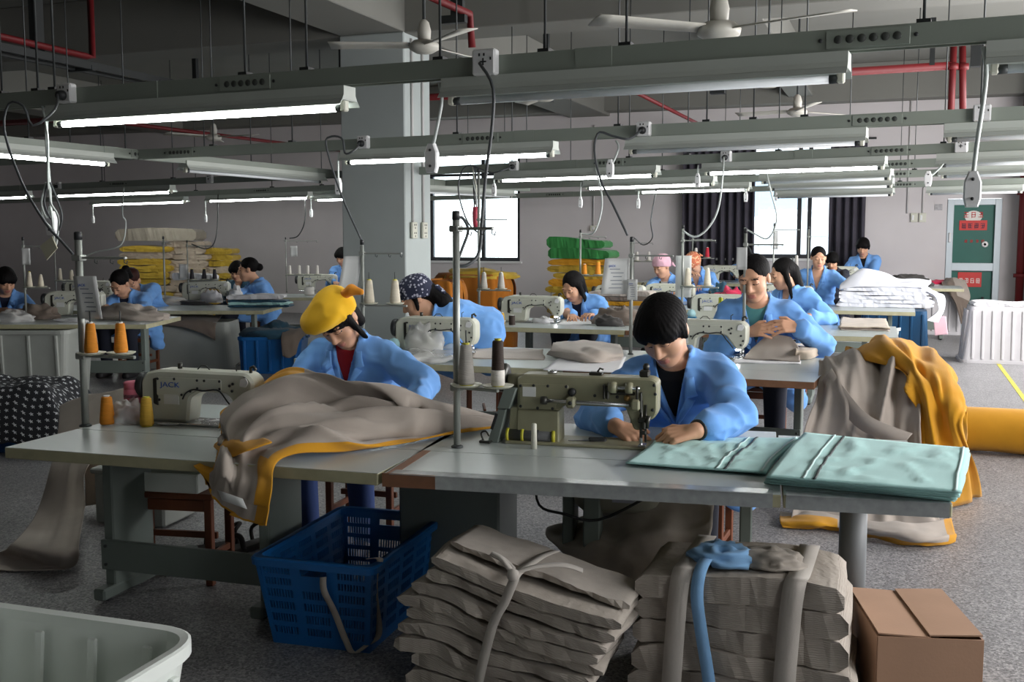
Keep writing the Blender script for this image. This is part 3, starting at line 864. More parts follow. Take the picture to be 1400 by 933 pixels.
MO[0].scale = (.92,) * 3
# share mesh data between alike machines
base = {c.name.split('.')[0]: c.data for c in MO[0].children}
for o in MO[1:]:
    for c in o.children:
        k = c.name.split('.')[0]
        if k in base and c.data is not base[k]:
            c.data = base[k]
# walking foot machine, front right
def walking_foot(loc, rz):
    o = thing('sewing_machine', 'old olive walking foot machine with exposed shaft at the front right', 'sewing machine', loc, R(rz))
    S = .058
    B().box((.07, 0, .006), (.62, .19, .012), .003).build('bed', OLD, o)
    B().prism(rounded([(-.198, .135), (-.198, .272), (-.17, .288), (.36, .286), (.384, .272), (.384, .15), (.372, .125), (.335, .11), (.32, .075), (.29, .075), (.255, .165), (.0, .166), (-.02, .14)], .012), -S, S, .008).build('arm', OLD, o)
    B().prism(rounded([(-.20, .0), (-.195, .14), (-.02, .14), (-.018, .012), (-.02, 0)], .008), -S - .004, S, .006).build('column', OLD, o)
    cv = B().prism(rounded([(-.185, .145), (-.185, .25), (.02, .25), (.02, .21), (-.03, .17), (-.03, .145)], .008), -S, -S - .006, .002).build('rear_cover', OLD, o)
    B().box((-.143, -S - .008, .217), (.055, .003, .04)).build('rating_label', PAPER, o)
    q = B()
    for (x, z) in ((-.18, .24), (-.125, .243), (-.065, .243), (.012, .243), (-.18, .155), (-.108, .15), (-.045, .15), (.13, .21), (.222, .208), (.375, .225), (.37, .26), (.365, .16)):
        q.lathe([(0, -.004), (.006, -.004), (.007, 0)], (x, -S - .004, z), 8, axis='y')
    q.build('screws', DARK, o)
    # slanted belt guard in two pieces, handwheel
    g = B().prism([(-.275, .145), (-.245, .232), (-.192, .232), (-.222, .145)], -S - .03, S + .02, .004).build('belt_guard', FRAME, o)
    B().prism([(-.318, .0), (-.272, .142), (-.238, .142), (-.272, .0)], -S - .026, S + .016, .004).build('guard_leg', FRAME, g)
    B().box((-.287, -S - .028, .09), (.012, .006, .07), M=Matrix.Rotation(.32, 3, 'Y')).build('guard_slot', DARK, g)
    B().prism([(-.235, .02), (-.225, .15), (-.195, .15), (-.195, .02)], -S, S, .004).build('wheel_housing', OLD, o)
    B().lathe([(.0, -.02), (.02, -.035), (.055, -.032), (.062, -.02), (.062, .0), (.056, .01), (.03, .012), (0, .012)], (-.262, .01, .262), 24, axis='x').build('handwheel', DSTEEL, o)
    B().lathe([(.03, 0), (.034, .03), (.034, .06)], (-.245, .0, .25), 16, axis='x').build('wheel_hub', OLD, o)
    # exposed shaft with collars
    sh = B().tube([(-.084, -S - .025, .186), (.30, -S - .025, .180)], .0085, 12).build('shaft', STEEL, o)
    B().lathe([(.0, -.012), (.016, -.012), (.018, .0), (.016, .014), (0, .014)], (-.078, -S - .025, .186), 14, axis='x').build('ball_end', DSTEEL, sh)
    for x in (.036, .30):
        B().box((x, -S - .02, .182), (.036, .05, .046), .008).build('shaft_bracket', OLD, sh)
    B().lathe([(0, -.006), (.008, -.006), (.009, .0)], (.036, -S - .045, .182), 10, axis='y').build('bracket_screw', DARK, sh)
    B().lathe([(0, -.02), (.015, -.02), (.017, 0)], (.036, -S, .222), 12, axis='y').box((.036, -S - .012, .208), (.008, .012, .03)).build('stitch_dial', DARK, o)
    # linkage at the head
    lk = B().lathe([(.0, -.016), (.022, -.016), (.024, 0), (.022, .016), (0, .016)], (.205, -S - .018, .248), 16, axis='x').lathe([(.0, -.014), (.022, -.014), (.024, 0), (.022, .014), (0, .014)], (.272, -S - .018, .248), 16, axis='x').build('rocker_boss', OLD, o)
    B().tube([(.17, -S - .022, .248), (.315, -S - .022, .248)], .007, 10).build('rocker_pin', STEEL, lk)
    q = B()
    for x, z0, z1 in ((.172, .20, .262), (.186, .2, .255), (.305, .18, .258), (.32, .15, .235)):
        q.box((x, -S - .022, (z0 + z1) / 2), (.011, .02, z1 - z0), .004)
    q.box((.245, -S - .01, .225), (.10, .012, .014), .003)
    q.build('links', DSTEEL, o)
    B().lathe([(0, -.02), (.012, -.02), (.014, 0)], (.262, -S, .205), 12, axis='y').build('brass_knob', mat('brass', rgb(150, 118, 70), .35, metal=.7), o)
    q = B()
    q.tube([(.322, -S - .02, .20), (.322, -S - .02, .02)], .0065, 10).tube([(.338, -S - .005, .18), (.338, -S - .005, .03)], .005, 8).tube([(.345, -S - .03, .09), (.352, -S - .03, .14)], .009, 8)
    q.box((.326, -S - .02, .12), (.034, .022, .022), .004).box((.33, -S - .02, .07), (.026, .02, .016), .004).box((.335, -S - .03, .1), (.014, .03, .03), .004)
    q.build('presser_bar', DSTEEL, o)
    B().box((.328, -S - .022, .02), (.03, .05, .008), .002).box((.322, -S - .022, .035), (.012, .016, .03), .002).build('presser_foot', STEEL, o)
    B().lathe([(.0, .014), (.018, .014), (.02, .008), (.02, 0)], (-.06, 0, .287), 14).build('oil_cap', STEEL, o)
    B().box((.125, 0, .293), (.055, .04, .014), .003).tube([(.13, 0, .30), (.14, 0, .315), (.155, 0, .31)], .004, 6).build('bobbin_winder', DSTEEL, o)
    B().box((.325, 0, .30), (.04, .05, .03), .006).lathe([(.012, 0), (.014, .02), (.009, .03), (0, .032)], (.33, 0, .31), 12).build('lifter_block', DSTEEL, o)
    return o
wf = walking_foot(az(774, 605, T), 6)
# ------------------------------------------------------------------ thread stands, cones, cards
POLE = mat('stand_pole', rgb(150, 154, 148), .4, metal=.3)
TRAY = mat('tray_plastic', rgb(196, 196, 178), .4)
THREADS = {}
def thread(c, nm):
    if nm not in THREADS:
        THREADS[nm] = mat('thread_' + nm, c, .75, var=.12, scale=60, bump=.5, bscale=260, stretch=(.15, .15, 1))
    return THREADS[nm]
ORANGE = thread(rgb(222, 140, 34), 'orange'); YELLOWT = thread(rgb(214, 170, 62), 'yellow'); GREYT = thread(rgb(176, 172, 164), 'grey'); WHITET = thread(rgb(226, 222, 214), 'white')
BROWNT = thread(rgb(52, 40, 32), 'brown'); PINKT = thread(rgb(206, 112, 130), 'pink'); BLACKT = thread(rgb(44, 42, 48), 'black'); CREAMT = thread(rgb(206, 198, 178), 'cream'); REDT = thread(rgb(196, 40, 60), 'red'); LEMON = thread(rgb(222, 224, 60), 'lemon')
CORE = {'y': mat('core_yellow', rgb(206, 200, 60), .5), 'w': mat('core_white', rgb(220, 218, 212), .5), 'k': DARK}
def cone(loc, m, label, h=.16, r0=.034, r1=.02, core='w', spike=False, group=None, z0=.0):
    o = thing('thread_cone', label, 'thread cone', loc, 0, group)
    B().lathe([(0, .004), (r0 * .9, .004), (r0, .012), (r0 * .97, .03), (r1 * 1.04, h * .93), (r1 * .9, h * .96), (0, h * .96)], n=18).build('thread', m, o)
    B().lathe([(0, 0), (r0 * .8, 0), (r0 * .8, .004), (r1 * .5, h * .95), (r1 * .75, h), (r1 * .4, h), (0, h * .97)], n=14).build('cone_core', CORE[core], o)
    if spike:
        B().tube([(0, 0, h), (0, 0, h + .05)], .003, 6).build('spike', ROD, o)
    return o
def stand(px, z, H, label, tray=.30, ang=0.0, arm=.85, nd=2, gap=.095, r=.012, flat=False, tl=.24):
    """thread stand: pole, base flange, tray arm with discs, top guide arm"""
    p = az(px[0], px[1], z)
    o = thing('thread_stand', label, 'thread stand', p, R(ang))
    B().tube([(0, 0, 0), (0, 0, H)], r, 12).build('pole', POLE, o)
    B().lathe([(r * 1.7, 0), (r * 1.7, .006), (r, .012)], n=14).build('base_flange', ROD, o)
    B().lathe([(r * 1.1, -.02), (r * 1.1, .012), (r * .8, .016), (0, .017)], (0, 0, H), 12).build('pole_cap', DARK, o)
    if tray:
        B().box((tl / 2, 0, tray - .014), (tl, .018, .014), .003).box((.0, 0, tray - .014), (r * 3, r * 3, .03), .004).build('tray_arm', POLE, o)
        for k in range(nd):
            x = .06 + k * gap if not flat else .07 + k * gap
            B().lathe([(0, -.004), (.05, -.004), (.062, .004), (.064, .007), (.05, .001), (0, .0)], (x, (-.02, .02)[k % 2], tray - .001 + .0), 24).build('tray_disc', TRAY, o)
    if arm:
        B().box((tl * .42, 0, arm), (tl * .95, .02, .012), .003).box((0, 0, arm), (r * 3, r * 3, .026), .004).build('guide_arm', POLE, o)
        q = B()
        for k in (.3, .6, .86):
            q.tube([(tl * k, 0, arm - .004), (tl * k, 0, arm - .02), (tl * k + .012, 0, arm - .026), (tl * k + .016, 0, arm - .012)], .0025, 6)
        q.build('thread_hooks', ROD, o)
    c, s_ = math.cos(R(ang)), math.sin(R(ang))
    spots = []
    for k in range(nd):
        x, y = .06 + k * gap, (-.02, .02)[k % 2]
        spots.append(p + np.array([c * x - s_ * y, s_ * x + c * y, tray + .0005]) if tray else None)
    return o, spots, p
CARD = mat('card_paper', rgb(206, 208, 206), .7, var=.04, scale=6)
def card(p, w, h, rz, tilt, label, lines=True):
    """a sheet hanging from its top edge; p is the middle of the top edge"""
    o = thing('instruction_card', label, 'card', p, R(rz))
    P = np.array([[(w * (u - .5) + tilt * h * v, .012 * math.sin(u * 3.1) * v, -h * v) for v in np.linspace(0, 1, 6)] for u in np.linspace(0, 1, 6)])
    B().grid(P).build('sheet', CARD, o, solid=.0015)
    if lines:
        q = B()
        for k, (a, c) in enumerate(((-.28, .1), (-.22, .25), (-.12, .2), (-.2, .22), (-.14, .28), (-.25, .25))):
            zz = -h * (.3 + .105 * k)
            q.box((w * (a + c) / 2 + tilt * -zz, .012 * math.sin((.5 + (a + c) / 2) * 3.1) * -zz / h - .003, zz), (w * (c - a), .0012, h * .022))
        q.build('print', GREYINK, o)
        text('JACK', h * .085, BLUEINK, o, (-w * .32 + tilt * h * .22, -.0045, -h * .24), name='lettering')
    return o
so, sp, p = stand((117, 583), T, .86, 'thread stand with two orange cones at the front left', tray=.335, ang=5, arm=.76, gap=.125, r=.016, tl=.27)
cone(sp[0], ORANGE, 'mottled orange cone on the left disc of the front left stand', h=.14, r0=.03, r1=.019, spike=True)
cone(sp[1], ORANGE, 'mottled orange cone on the right disc of the front left stand', h=.14, r0=.03, r1=.019, spike=True)
card(p + np.array([.045, -.02, .68]), .115, .19, 8, .12, 'white instruction card clipped to the front left stand')
so, sp, p = stand((625, 612), T, .94, 'thread stand with grey and dark brown cones at the front centre', tray=.262, ang=-12, arm=.885, gap=.125, r=.0145, tl=.2)
cone(sp[0], GREYT, 'large grey thread cone at the front centre stand', h=.17, r0=.034, r1=.022, core='y', spike=True)
cone(sp[1], BROWNT, 'dark brown thread cone above a white base at the front centre', h=.19, r0=.027, r1=.021, core='y')
B().lathe([(.0275, .004), (.0275, .06), (.0272, .066)], n=18).build('white_winding', WHITET, bpy.data.objects['thread_cone.003'])
sA, sp, p = stand((497, 560), T, .80, 'thread stand with two white cones in front of the pillar', tray=.27, ang=0, arm=.715, gap=.16, r=.0125, tl=.3) if False else stand((497, 490), T, .82, 'thread stand with two white cones in front of the pillar', tray=.39, ang=2, arm=.74, gap=.18, r=.0125, tl=.34)
cone(sp[0], CREAMT, 'left white cone before the pillar', h=.17, r0=.038, r1=.022, core='y', spike=True)
cone(sp[1], CREAMT, 'right white cone before the pillar', h=.17, r0=.038, r1=.022, core='y', spike=True)
card(p + np.array([-.06, -.02, .72]), .13, .26, 30, -.18, 'blank white card hanging left of the stand by the pillar', False)
so, sp, p = stand((655, 440), T, 1.52, 'tall thread stand before the bright window, third row', tray=.335, ang=2, arm=1.03, gap=.17, r=.013, tl=.34)
cone(sp[0], GREYT, 'left grey cone on the stand below the bright window', h=.17, r0=.038, r1=.02, spike=True)
cone(sp[1], GREYT, 'right grey cone on the stand below the bright window', h=.17, r0=.038, r1=.02, spike=True)
so, sp, p = stand((862, 485), T, .84, 'thread stand with hanging papers left of the black haired worker', tray=0, ang=2, arm=.72, r=.0125, tl=.34)
card(p + np.array([-.09, -.02, .70]), .20, .26, 25, -.12, 'large tilted paper hanging on the stand beside the black haired worker')
card(p + np.array([.015, -.03, .55]), .075, .15, 0, 0, 'small white tag on the stand beside the black haired worker')
so, sp, p = stand((793, 420), T, .93, 'thread stand with two orange cones near the green blanket', tray=.40, ang=0, arm=.86, gap=.16, r=.012, tl=.36)
cone(sp[0], ORANGE, 'left orange cone beside the green blanket', h=.13, r0=.032, r1=.024)
cone(sp[1], ORANGE, 'right orange cone beside the green blanket', h=.16, r0=.036, r1=.024, core='y')
so, sp, p = stand((1016, 486), T, .90, 'thread stand behind the woman holding grey cloth', tray=0, ang=4, arm=.80, r=.0115, tl=.3)
card(p + np.array([-.02, -.03, .78]), .075, .16, 0, 0, 'white card on the stand behind the woman holding grey cloth', False)
so, sp, p = stand((932, 441), T, .96, 'thread stand with two cream cones, third row behind the black hair', tray=.37, ang=-4, arm=.82, gap=.19, r=.012, tl=.37)
cone(sp[0], CREAMT, 'left cream cone on the third row stand', h=.18, r0=.038, r1=.02)
cone(sp[1], CREAMT, 'right cream cone on the third row stand', h=.18, r0=.038, r1=.02)
card(p + np.array([.0, .05, .67]), .16, .42, 0, 0, 'long pale card behind the third row stand', False)
so, sp, p = stand((866, 384), .84, .70, 'far thread stand with two white cones left of the pink kerchief', tray=.33, ang=0, arm=.62, gap=.19, r=.011, tl=.36)
cone(sp[0], WHITET, 'left white cone on the stand beside the pink kerchief', h=.15, r0=.032, r1=.02)
cone(sp[1], WHITET, 'right white cone on the stand beside the pink kerchief', h=.15, r0=.032, r1=.02)
so, sp, p = stand((946, 387), .84, .74, 'far thread stand with a red cone before the dark curtain', tray=.40, ang=0, arm=.68, gap=.17, r=.012, tl=.34)
cone(sp[0], WHITET, 'white cone on the stand before the dark curtain', h=.15, r0=.032, r1=.02)
cone(sp[1], REDT, 'red cone on the stand before the dark curtain', h=.16, r0=.036, r1=.022)
so, sp, p = stand((1056, 415), T, 1.02, 'bare thread stand standing before the second window', tray=0, ang=0, arm=.95, r=.011, tl=.36)
card(p + np.array([.03, -.02, .94]), .05, .24, 0, 0, 'narrow white strip hanging on the stand before the second window', False)
so, sp, p = stand((1103, 415), T, .98, 'bare thread stand at the right mullion of the second window', tray=0, ang=0, arm=.86, r=.010, tl=.26)
so, sp, p = stand((1083, 388), .84, .42, 'low stand with a white cone under the second window', tray=.22, ang=0, arm=0, nd=1, r=.01, tl=.12)
cone(sp[0], WHITET, 'white cone under the second window', h=.22, r0=.03, r1=.022)
so, sp, p = stand((36, 437), T, .84, 'thread stand with two cream cones at the left picture edge', tray=.34, ang=20, arm=.76, gap=.10, r=.011, tl=.26)
cone(sp[0], CREAMT, 'left cream cone near the left edge', h=.16, r0=.03, r1=.015, core='y')
cone(sp[1], CREAMT, 'right cream cone near the left edge', h=.13, r0=.03, r1=.015)
card(p + np.array([.05, -.02, .74]), .09, .17, 20, 0, 'pale blue card hanging on the stand at the left edge', False)
so, sp, p = stand((78, 424), T, .78, 'thread stand with two pale cones behind the leftmost stand', tray=.35, ang=20, arm=0, gap=.12, r=.008, tl=.26)
cone(sp[0], CREAMT, 'left pale cone on the thin stand at the left', h=.14, r0=.026, r1=.018)
cone(sp[1], CREAMT, 'right pale cone on the thin stand at the left', h=.12, r0=.026, r1=.018)
so, sp, p = stand((226, 416), T, .85, 'thread stand in front of the stacked cloth at the left', tray=0, ang=20, arm=.78, r=.012, tl=.1)
so, sp, p = stand((258, 413), T, .80, 'thread stand with three black cones before the stacked cloth', tray=.30, ang=20, arm=.74, gap=.15, nd=3, r=.008, tl=.4)
for k, l in enumerate(('left', 'middle', 'right')):
    cone(sp[k], BLACKT, l + ' black cone before the stacked cloth', h=.14, r0=.03, r1=.018, core='y')
card(p + np.array([-.05, -.03, .50]), .11, .2, 20, 0, 'pale blue card before the stacked cloth', False)
so, sp, p = stand((392, 400), T, .84, 'thread stand with white cones left of the pillar', tray=.28, ang=20, arm=.80, gap=.14, nd=4, r=.009, tl=.55)
for k, l in enumerate(('first', 'second', 'third', 'fourth')):
    cone(sp[k], WHITET, l + ' white cone from the left on the stand left of the pillar', h=.14, r0=.024, r1=.018)
card(p + np.array([.16, -.03, .72]), .11, .16, 20, 0, 'pale blue card on the stand left of the pillar', False)
# cones lying on or standing on the tables
cone(az(147, 581, T), ORANGE, 'ochre cone standing on the front left table', h=.135, r0=.034, r1=.022)
cone(az(201, 583, T), YELLOWT, 'yellow cone standing before the white machine at the front left', h=.135, r0=.031, r1=.022, core='y')
pk = thing('thread_spool', 'big pink thread spool standing behind the yellow cone', 'thread spool', az(184, 575, T))
B().lathe([(0, 0), (.045, 0), (.045, .13), (.044, .15), (0, .15)], n=22).build('thread', PINKT, pk)
B().lathe([(.0455, .112), (.0455, .126)], n=22).build('print_band', mat('spool_band', rgb(120, 70, 84), .6, var=.8, scale=70), pk)
B().lathe([(0, .15), (.042, .15), (.044, .178), (.036, .185), (0, .185)], n=22).build('spool_cap', PINKT, pk)
cone(az(686, 444, T), YELLOWT, 'small yellow cone standing at the third row machine', h=.12, r0=.034, r1=.022)
cone(az(700, 445, T), BROWNT, 'dark grey cone standing beside the yellow one, third row', h=.10, r0=.032, r1=.03)
cone(az(423, 404, T), WHITET, 'thick white cone on the far table beside the pillar', h=.13, r0=.075, r1=.07, core='k', spike=True)
q = az(984, 478, T); cone((q[0], q[1], T + .2725), LEMON, 'lemon yellow cone standing on top of the second row machine', h=.13, r0=.02, r1=.015)
# lying spool and pin at the walking foot machine
ls = thing('thread_spool', 'dark grey spool with yellow ends lying at the olive machine', 'thread spool', az(726, 606, T) + np.array([0, 0, .031]), R(8))
B().lathe([(.0, -.095), (.026, -.095), (.026, .095), (0, .095)], axis='x', n=18).build('thread', thread(rgb(84, 86, 86), 'slate'), ls)
for x in (-.097, -.034, .03, .097):
    B().lathe([(.0, -.006), (.03, -.006), (.03, .006), (0, .006)], (x, 0, 0), 18, axis='x').build('flange', CORE['y'] if x != .03 else DARK, ls)
tag(B().lathe([(.013, 0), (.011, .1), (.008, .104), (0, .105)], az(730, 614, T), 12).build('spool_pin', CREAM), 'cream spool pin standing before the lying grey spool', 'pin')
# ------------------------------------------------------------------ cloth
def cloth(name, c, var=.08, scale=6, rough=.95):
    return mat(name, c, rough, var=var, scale=scale, bump=.25, bscale=420, spec=.2, sheen=.15)
GREYC = cloth('taupe_cloth', rgb(172, 162, 152)); MUST = cloth('mustard_cloth', rgb(206, 148, 40)); TEAL = cloth('teal_cloth', rgb(172, 216, 212), .05)
GAUZE = cloth('white_gauze', rgb(228, 230, 238), .03); WHITEC = cloth('white_cloth', rgb(222, 222, 224), .04); BROWNC = cloth('brown_grey_cloth', rgb(120, 108, 98)); DARKC = cloth('dark_grey_cloth', rgb(72, 70, 68))
LINEN = cloth('raw_linen', rgb(170, 162, 152), .10, 20); YELC = cloth('yellow_quilt', rgb(190, 160, 60), .12, 12); BEIGEC = cloth('beige_quilt', rgb(186, 172, 154), .1, 10); GREENC = cloth('green_blanket', rgb(50, 120, 62), .12, 10)
REDC = cloth('red_cloth', rgb(200, 50, 84)); BLUERAG = cloth('blue_rag', rgb(136, 182, 226)); ORC = cloth('ochre_cloth', rgb(170, 104, 34), .15, 5); NAVYC = cloth('slate_cloth', rgb(50, 82, 100))
WALLQ = cloth('grey_quilt', rgb(150, 142, 128), .1, 10); PINKC = cloth('pink_sheet', rgb(230, 190, 200))
def folds(fu, fv, seed, warp=.6, sharp=.5):
    def f(u, v):
        w = warp * noise(u * 2.3, v * 2.3, 0, seed + 9)
        a = noise(u * fu + w * fu * .3, v * fv + w, 0, seed)
        b = 1 - 2 * np.abs(noise(u * fu * .8 + 3 + w, v * fv * .8 + w, 0, seed + 3))
        return (1 - sharp) * a + sharp * b * .7 + .25 * noise(u * fu * 2.4, v * fv * 2.4, 0, seed + 5)
    return f
def put(name, P, m, label, cat, zone=None, solid=.005, group=None, parent=None, subsurf=False, zmin=None):
    """grid cloth; zone(u, v) picks the second material"""
    if zmin is not None:
        P = P.copy(); P[..., 2] = np.maximum(P[..., 2], zmin)
    b = B().grid(P)
    if zone:
        nu, nv = P.shape[:2]
        b.mi = [int(bool(zone((i + .5) / (nu - 1), (j + .5) / (nv - 1)))) for i in range(nu - 1) for j in range(nv - 1)]
    o = b.build(name, m, parent, solid=solid)
    return tag(o, label, cat, group) if parent is None else o
# heap of grey cloth with mustard border over the front left table
def A_(pts, zs):
    return [az(x, y, z) for (x, y), z in zip(pts, zs)]
def Y_(pts, ys):
    ys = ys if isinstance(ys, (list, tuple)) else [ys] * len(pts)
    return [ay(x, y, Y) for (x, y), Y in zip(pts, ys)]
net = [Y_([(364, 719), (371, 676)], 3.24) + A_([(382, 634), (440, 622), (520, 611), (600, 598), (690, 583)], [.708, .712, .712, .712, .712]),
       Y_([(338, 714), (346, 668)], 3.26) + A_([(356, 618), (430, 596), (520, 590), (605, 586), (692, 578)], [.725, .77, .77, .74, .72]),
       Y_([(312, 700), (322, 655)], 3.28) + A_([(330, 608), (415, 568), (515, 572), (610, 578), (692, 576)], [.735, .82, .80, .75, .72]),
       Y_([(296, 686)], 3.29) + A_([(306, 634)], [.712]) + A_([(314, 596), (395, 548), (505, 556), (610, 571), (692, 573)], [.74, .86, .84, .77, .72]),
       Y_([(288, 670)], 3.3) + A_([(302, 618)], [.72]) + A_([(318, 578), (392, 527), (480, 541), (580, 564), (670, 570)], [.75, .90, .88, .80, .725]),
       Y_([(288, 656)], 3.31) + A_([(305, 602)], [.73]) + A_([(328, 562), (398, 508), (470, 530), (560, 562), (650, 569)], [.76, .94, .90, .80, .72])]
f0 = folds(6.5, 2.6, 11, 1.1, .75)
P = patch(net, 70, 130, f0, 0.0)
u, v = np.meshgrid(np.linspace(0, 1, 70), np.linspace(0, 1, 130), indexing='ij')
g = (.17 * f0(u, v) + .05 * folds(13, 4, 19, 1.2, .8)(u, v)) * np.minimum(1, 6 * np.minimum(1.02 - u, u + .03)) * np.minimum(1, (1.02 - v) * 2.5)
nrm = normals(P); nrm[nrm[..., 2] < 0] *= -1
P = P + nrm * g[..., None] * np.clip((v - .2) / .22, .10, 1.0)[..., None]
on = v > .34
P[..., 2] = np.where(on, np.maximum(P[..., 2], .705), P[..., 2])
P[..., 1] = np.where(v < .10, np.minimum(P[..., 1], 3.27 + .058 * (P[..., 0] + 3.4) * 0 + .02), P[..., 1])
heap = put('cloth_heap', P, [GREYC, MUST], 'crumpled grey cloth with mustard hem spread over the front left table and hanging down', 'cloth',
           zone=lambda a, b: a < (.15 if b < .3 else .06) or (a > (.76 if b < .55 else .95)) or b < .012 or (b > .985))
lb = B().grid(np.array([[ay(300 + 34 * a + 6 * c, 684 + 12 * a + 14 * c - 8, 3.195) for c in np.linspace(-.4, .6, 3)] for a in np.linspace(0, 1, 4)])).build('care_label', PAPER, heap, solid=.002)
# second fold of the mustard edge curling up at the left of the heap
net = [A_([(322, 580), (326, 556), (345, 552)], [.705, .77, .78]), A_([(330, 574), (345, 552), (368, 548)], [.72, .8, .81]), A_([(352, 572), (366, 556), (392, 540)], [.73, .80, .83])]
put('hem_fold', patch(net, 16, 16, folds(3, 3, 5), .012), MUST, '', '', parent=heap)
net = [A_([(292, 611), (300, 604), (318, 600)], [.712, .73, .74]), A_([(305, 622), (322, 606), (355, 600)], [.712, .76, .77]), A_([(318, 626), (338, 616), (372, 606)], [.712, .75, .77])]
put('hem_fold', patch(net, 16, 16, folds(3, 3, 8), .008), MUST, '', '', parent=heap)
# long grey cloth from behind the table down to the floor, far left
net = [Y_([(82, 556), (110, 545), (150, 536), (196, 530)], 5.1), Y_([(80, 590), (104, 586), (136, 580), (180, 572)], 4.85), Y_([(70, 640), (88, 640), (104, 640), (120, 640)], 4.6), Y_([(52, 700), (74, 705), (96, 704), (116, 694)], [4.5, 4.4, 4.4, 4.5]),
       A_([(20, 742), (55, 750), (84, 752), (108, 742)], [.10, .12, .12, .12]), A_([(-10, 756), (40, 768), (72, 776), (98, 776)], [.012, .014, .014, .014]), A_([(-90, 764), (-40, 776), (-5, 780), (30, 780)], [.01, .012, .012, .012])]
put('draped_cloth', patch(net, 60, 40, folds(1.5, 4, 21), .02), GREYC, 'long grey cloth falling from behind the front left table onto the floor', 'cloth', zmin=.006)
put('draped_cloth', patch([Y_([(112, 600), (140, 600), (166, 600)], 4.9), Y_([(116, 640), (140, 640), (163, 640)], 4.75), Y_([(118, 692), (142, 688), (164, 680)], 4.72)], 16, 16, folds(1, 3, 4), .006), BEIGEC, 'pale sheet hanging under the back edge of the front left table', 'cloth')
# star print cloth over a blue tub, left edge
def star_mat():
    m = bpy.data.materials.new('star_print'); m.use_nodes = True
    nt = m.node_tree; b = nt.nodes['Principled BSDF']; b.inputs['Roughness'].default_value = .9
    uv = nt.nodes.new('ShaderNodeUVMap'); sp = nt.nodes.new('ShaderNodeSeparateXYZ'); nt.links.new(uv.outputs[0], sp.inputs[0])
    def mth(op, a, c=None):
        n = nt.nodes.new('ShaderNodeMath'); n.operation = op
        for i, q in enumerate((a, c)):
            if q is None: continue
            if isinstance(q, (int, float)): n.inputs[i].default_value = q
            else: nt.links.new(q, n.inputs[i])
        return n.outputs[0]
    y = mth('MULTIPLY', sp.outputs[1], 9.0); row = mth('FLOOR', y)
    x = mth('ADD', mth('MULTIPLY', sp.outputs[0], 13.0), mth('MULTIPLY', row, .5))
    fx = mth('SUBTRACT', mth('FRACT', x), .5); fy = mth('SUBTRACT', mth('FRACT', y), .5)
    r = mth('SQRT', mth('ADD', mth('MULTIPLY', fx, fx), mth('MULTIPLY', fy, fy)))
    th = mth('ARCTAN2', fx, fy)
    lim = mth('ADD', mth('MULTIPLY', mth('COSINE', mth('MULTIPLY', th, 5.0)), .085), .19)
    s_ = mth('LESS_THAN', r, lim)
    mx = nt.nodes.new('ShaderNodeMix'); mx.data_type = 'RGBA'; nt.links.new(s_, mx.inputs['Factor'])
    mx.inputs['A'].default_value = rgb(40, 42, 46); mx.inputs['B'].default_value = rgb(205, 208, 210)
    nt.links.new(mx.outputs['Result'], b.inputs['Base Color'])
    return m
c0 = az(20, 612, 0)
tub = thing('plastic_tub', 'blue tub under the star printed cloth at the left edge', 'tub', c0, R(20))
BLUEB = mat('blue_basket_plastic', rgb(16, 92, 158), .4, var=.06, scale=5)
B().prism(rounded([(-.36, -.2), (.36, -.2), (.36, .25), (-.36, .25)], .06), .0, .2, .01, 'xy').build('body', BLUEB, tub)
nu, nv = 40, 40
P = np.zeros((nu, nv, 3))
for i, a in enumerate(np.linspace(-1, 1, nu)):
    for j, c in enumerate(np.linspace(-1, 1, nv)):
        rr = max(abs(a), abs(c))
        q = (1 - min(1, max(0, (rr - .62) / .38)) ** 2.4)
        k = 1 + .12 * (1 - q)
        P[i, j] = (a * .5 * k, c * .38 * k + .02, .09 + .40 * q)
uu, vv = np.meshgrid(np.linspace(0, 1, nu), np.linspace(0, 1, nv), indexing='ij')
P[..., 2] += .03 * fbm(uu * 5, vv * 5, 0, 3) ; P[..., 0] += .02 * fbm(uu * 6, vv * 6, 0, 7); P[..., 2] = np.maximum(P[..., 2], .05)
o = B().grid(P).build('star_cloth', star_mat(), None, solid=.006)
o.location = tuple(c0); o.rotation_euler = (0, 0, R(20))
LU = np.concatenate([np.zeros((1, nv)), np.cumsum(np.linalg.norm(np.diff(P, axis=0), axis=2), 0)]); LV = np.concatenate([np.zeros((nu, 1)), np.cumsum(np.linalg.norm(np.diff(P, axis=1), axis=2), 1)], 1)
uvl = o.data.uv_layers.new(name='UVMap')
for lp in o.data.loops:
    i, j = divmod(lp.vertex_index, nv); uvl.data[lp.index].uv = (LU[i, j] / .058 / 13, LV[i, j] / .052 / 9)
tag(o, 'black cloth printed with white stars bundled over a blue tub', 'cloth')
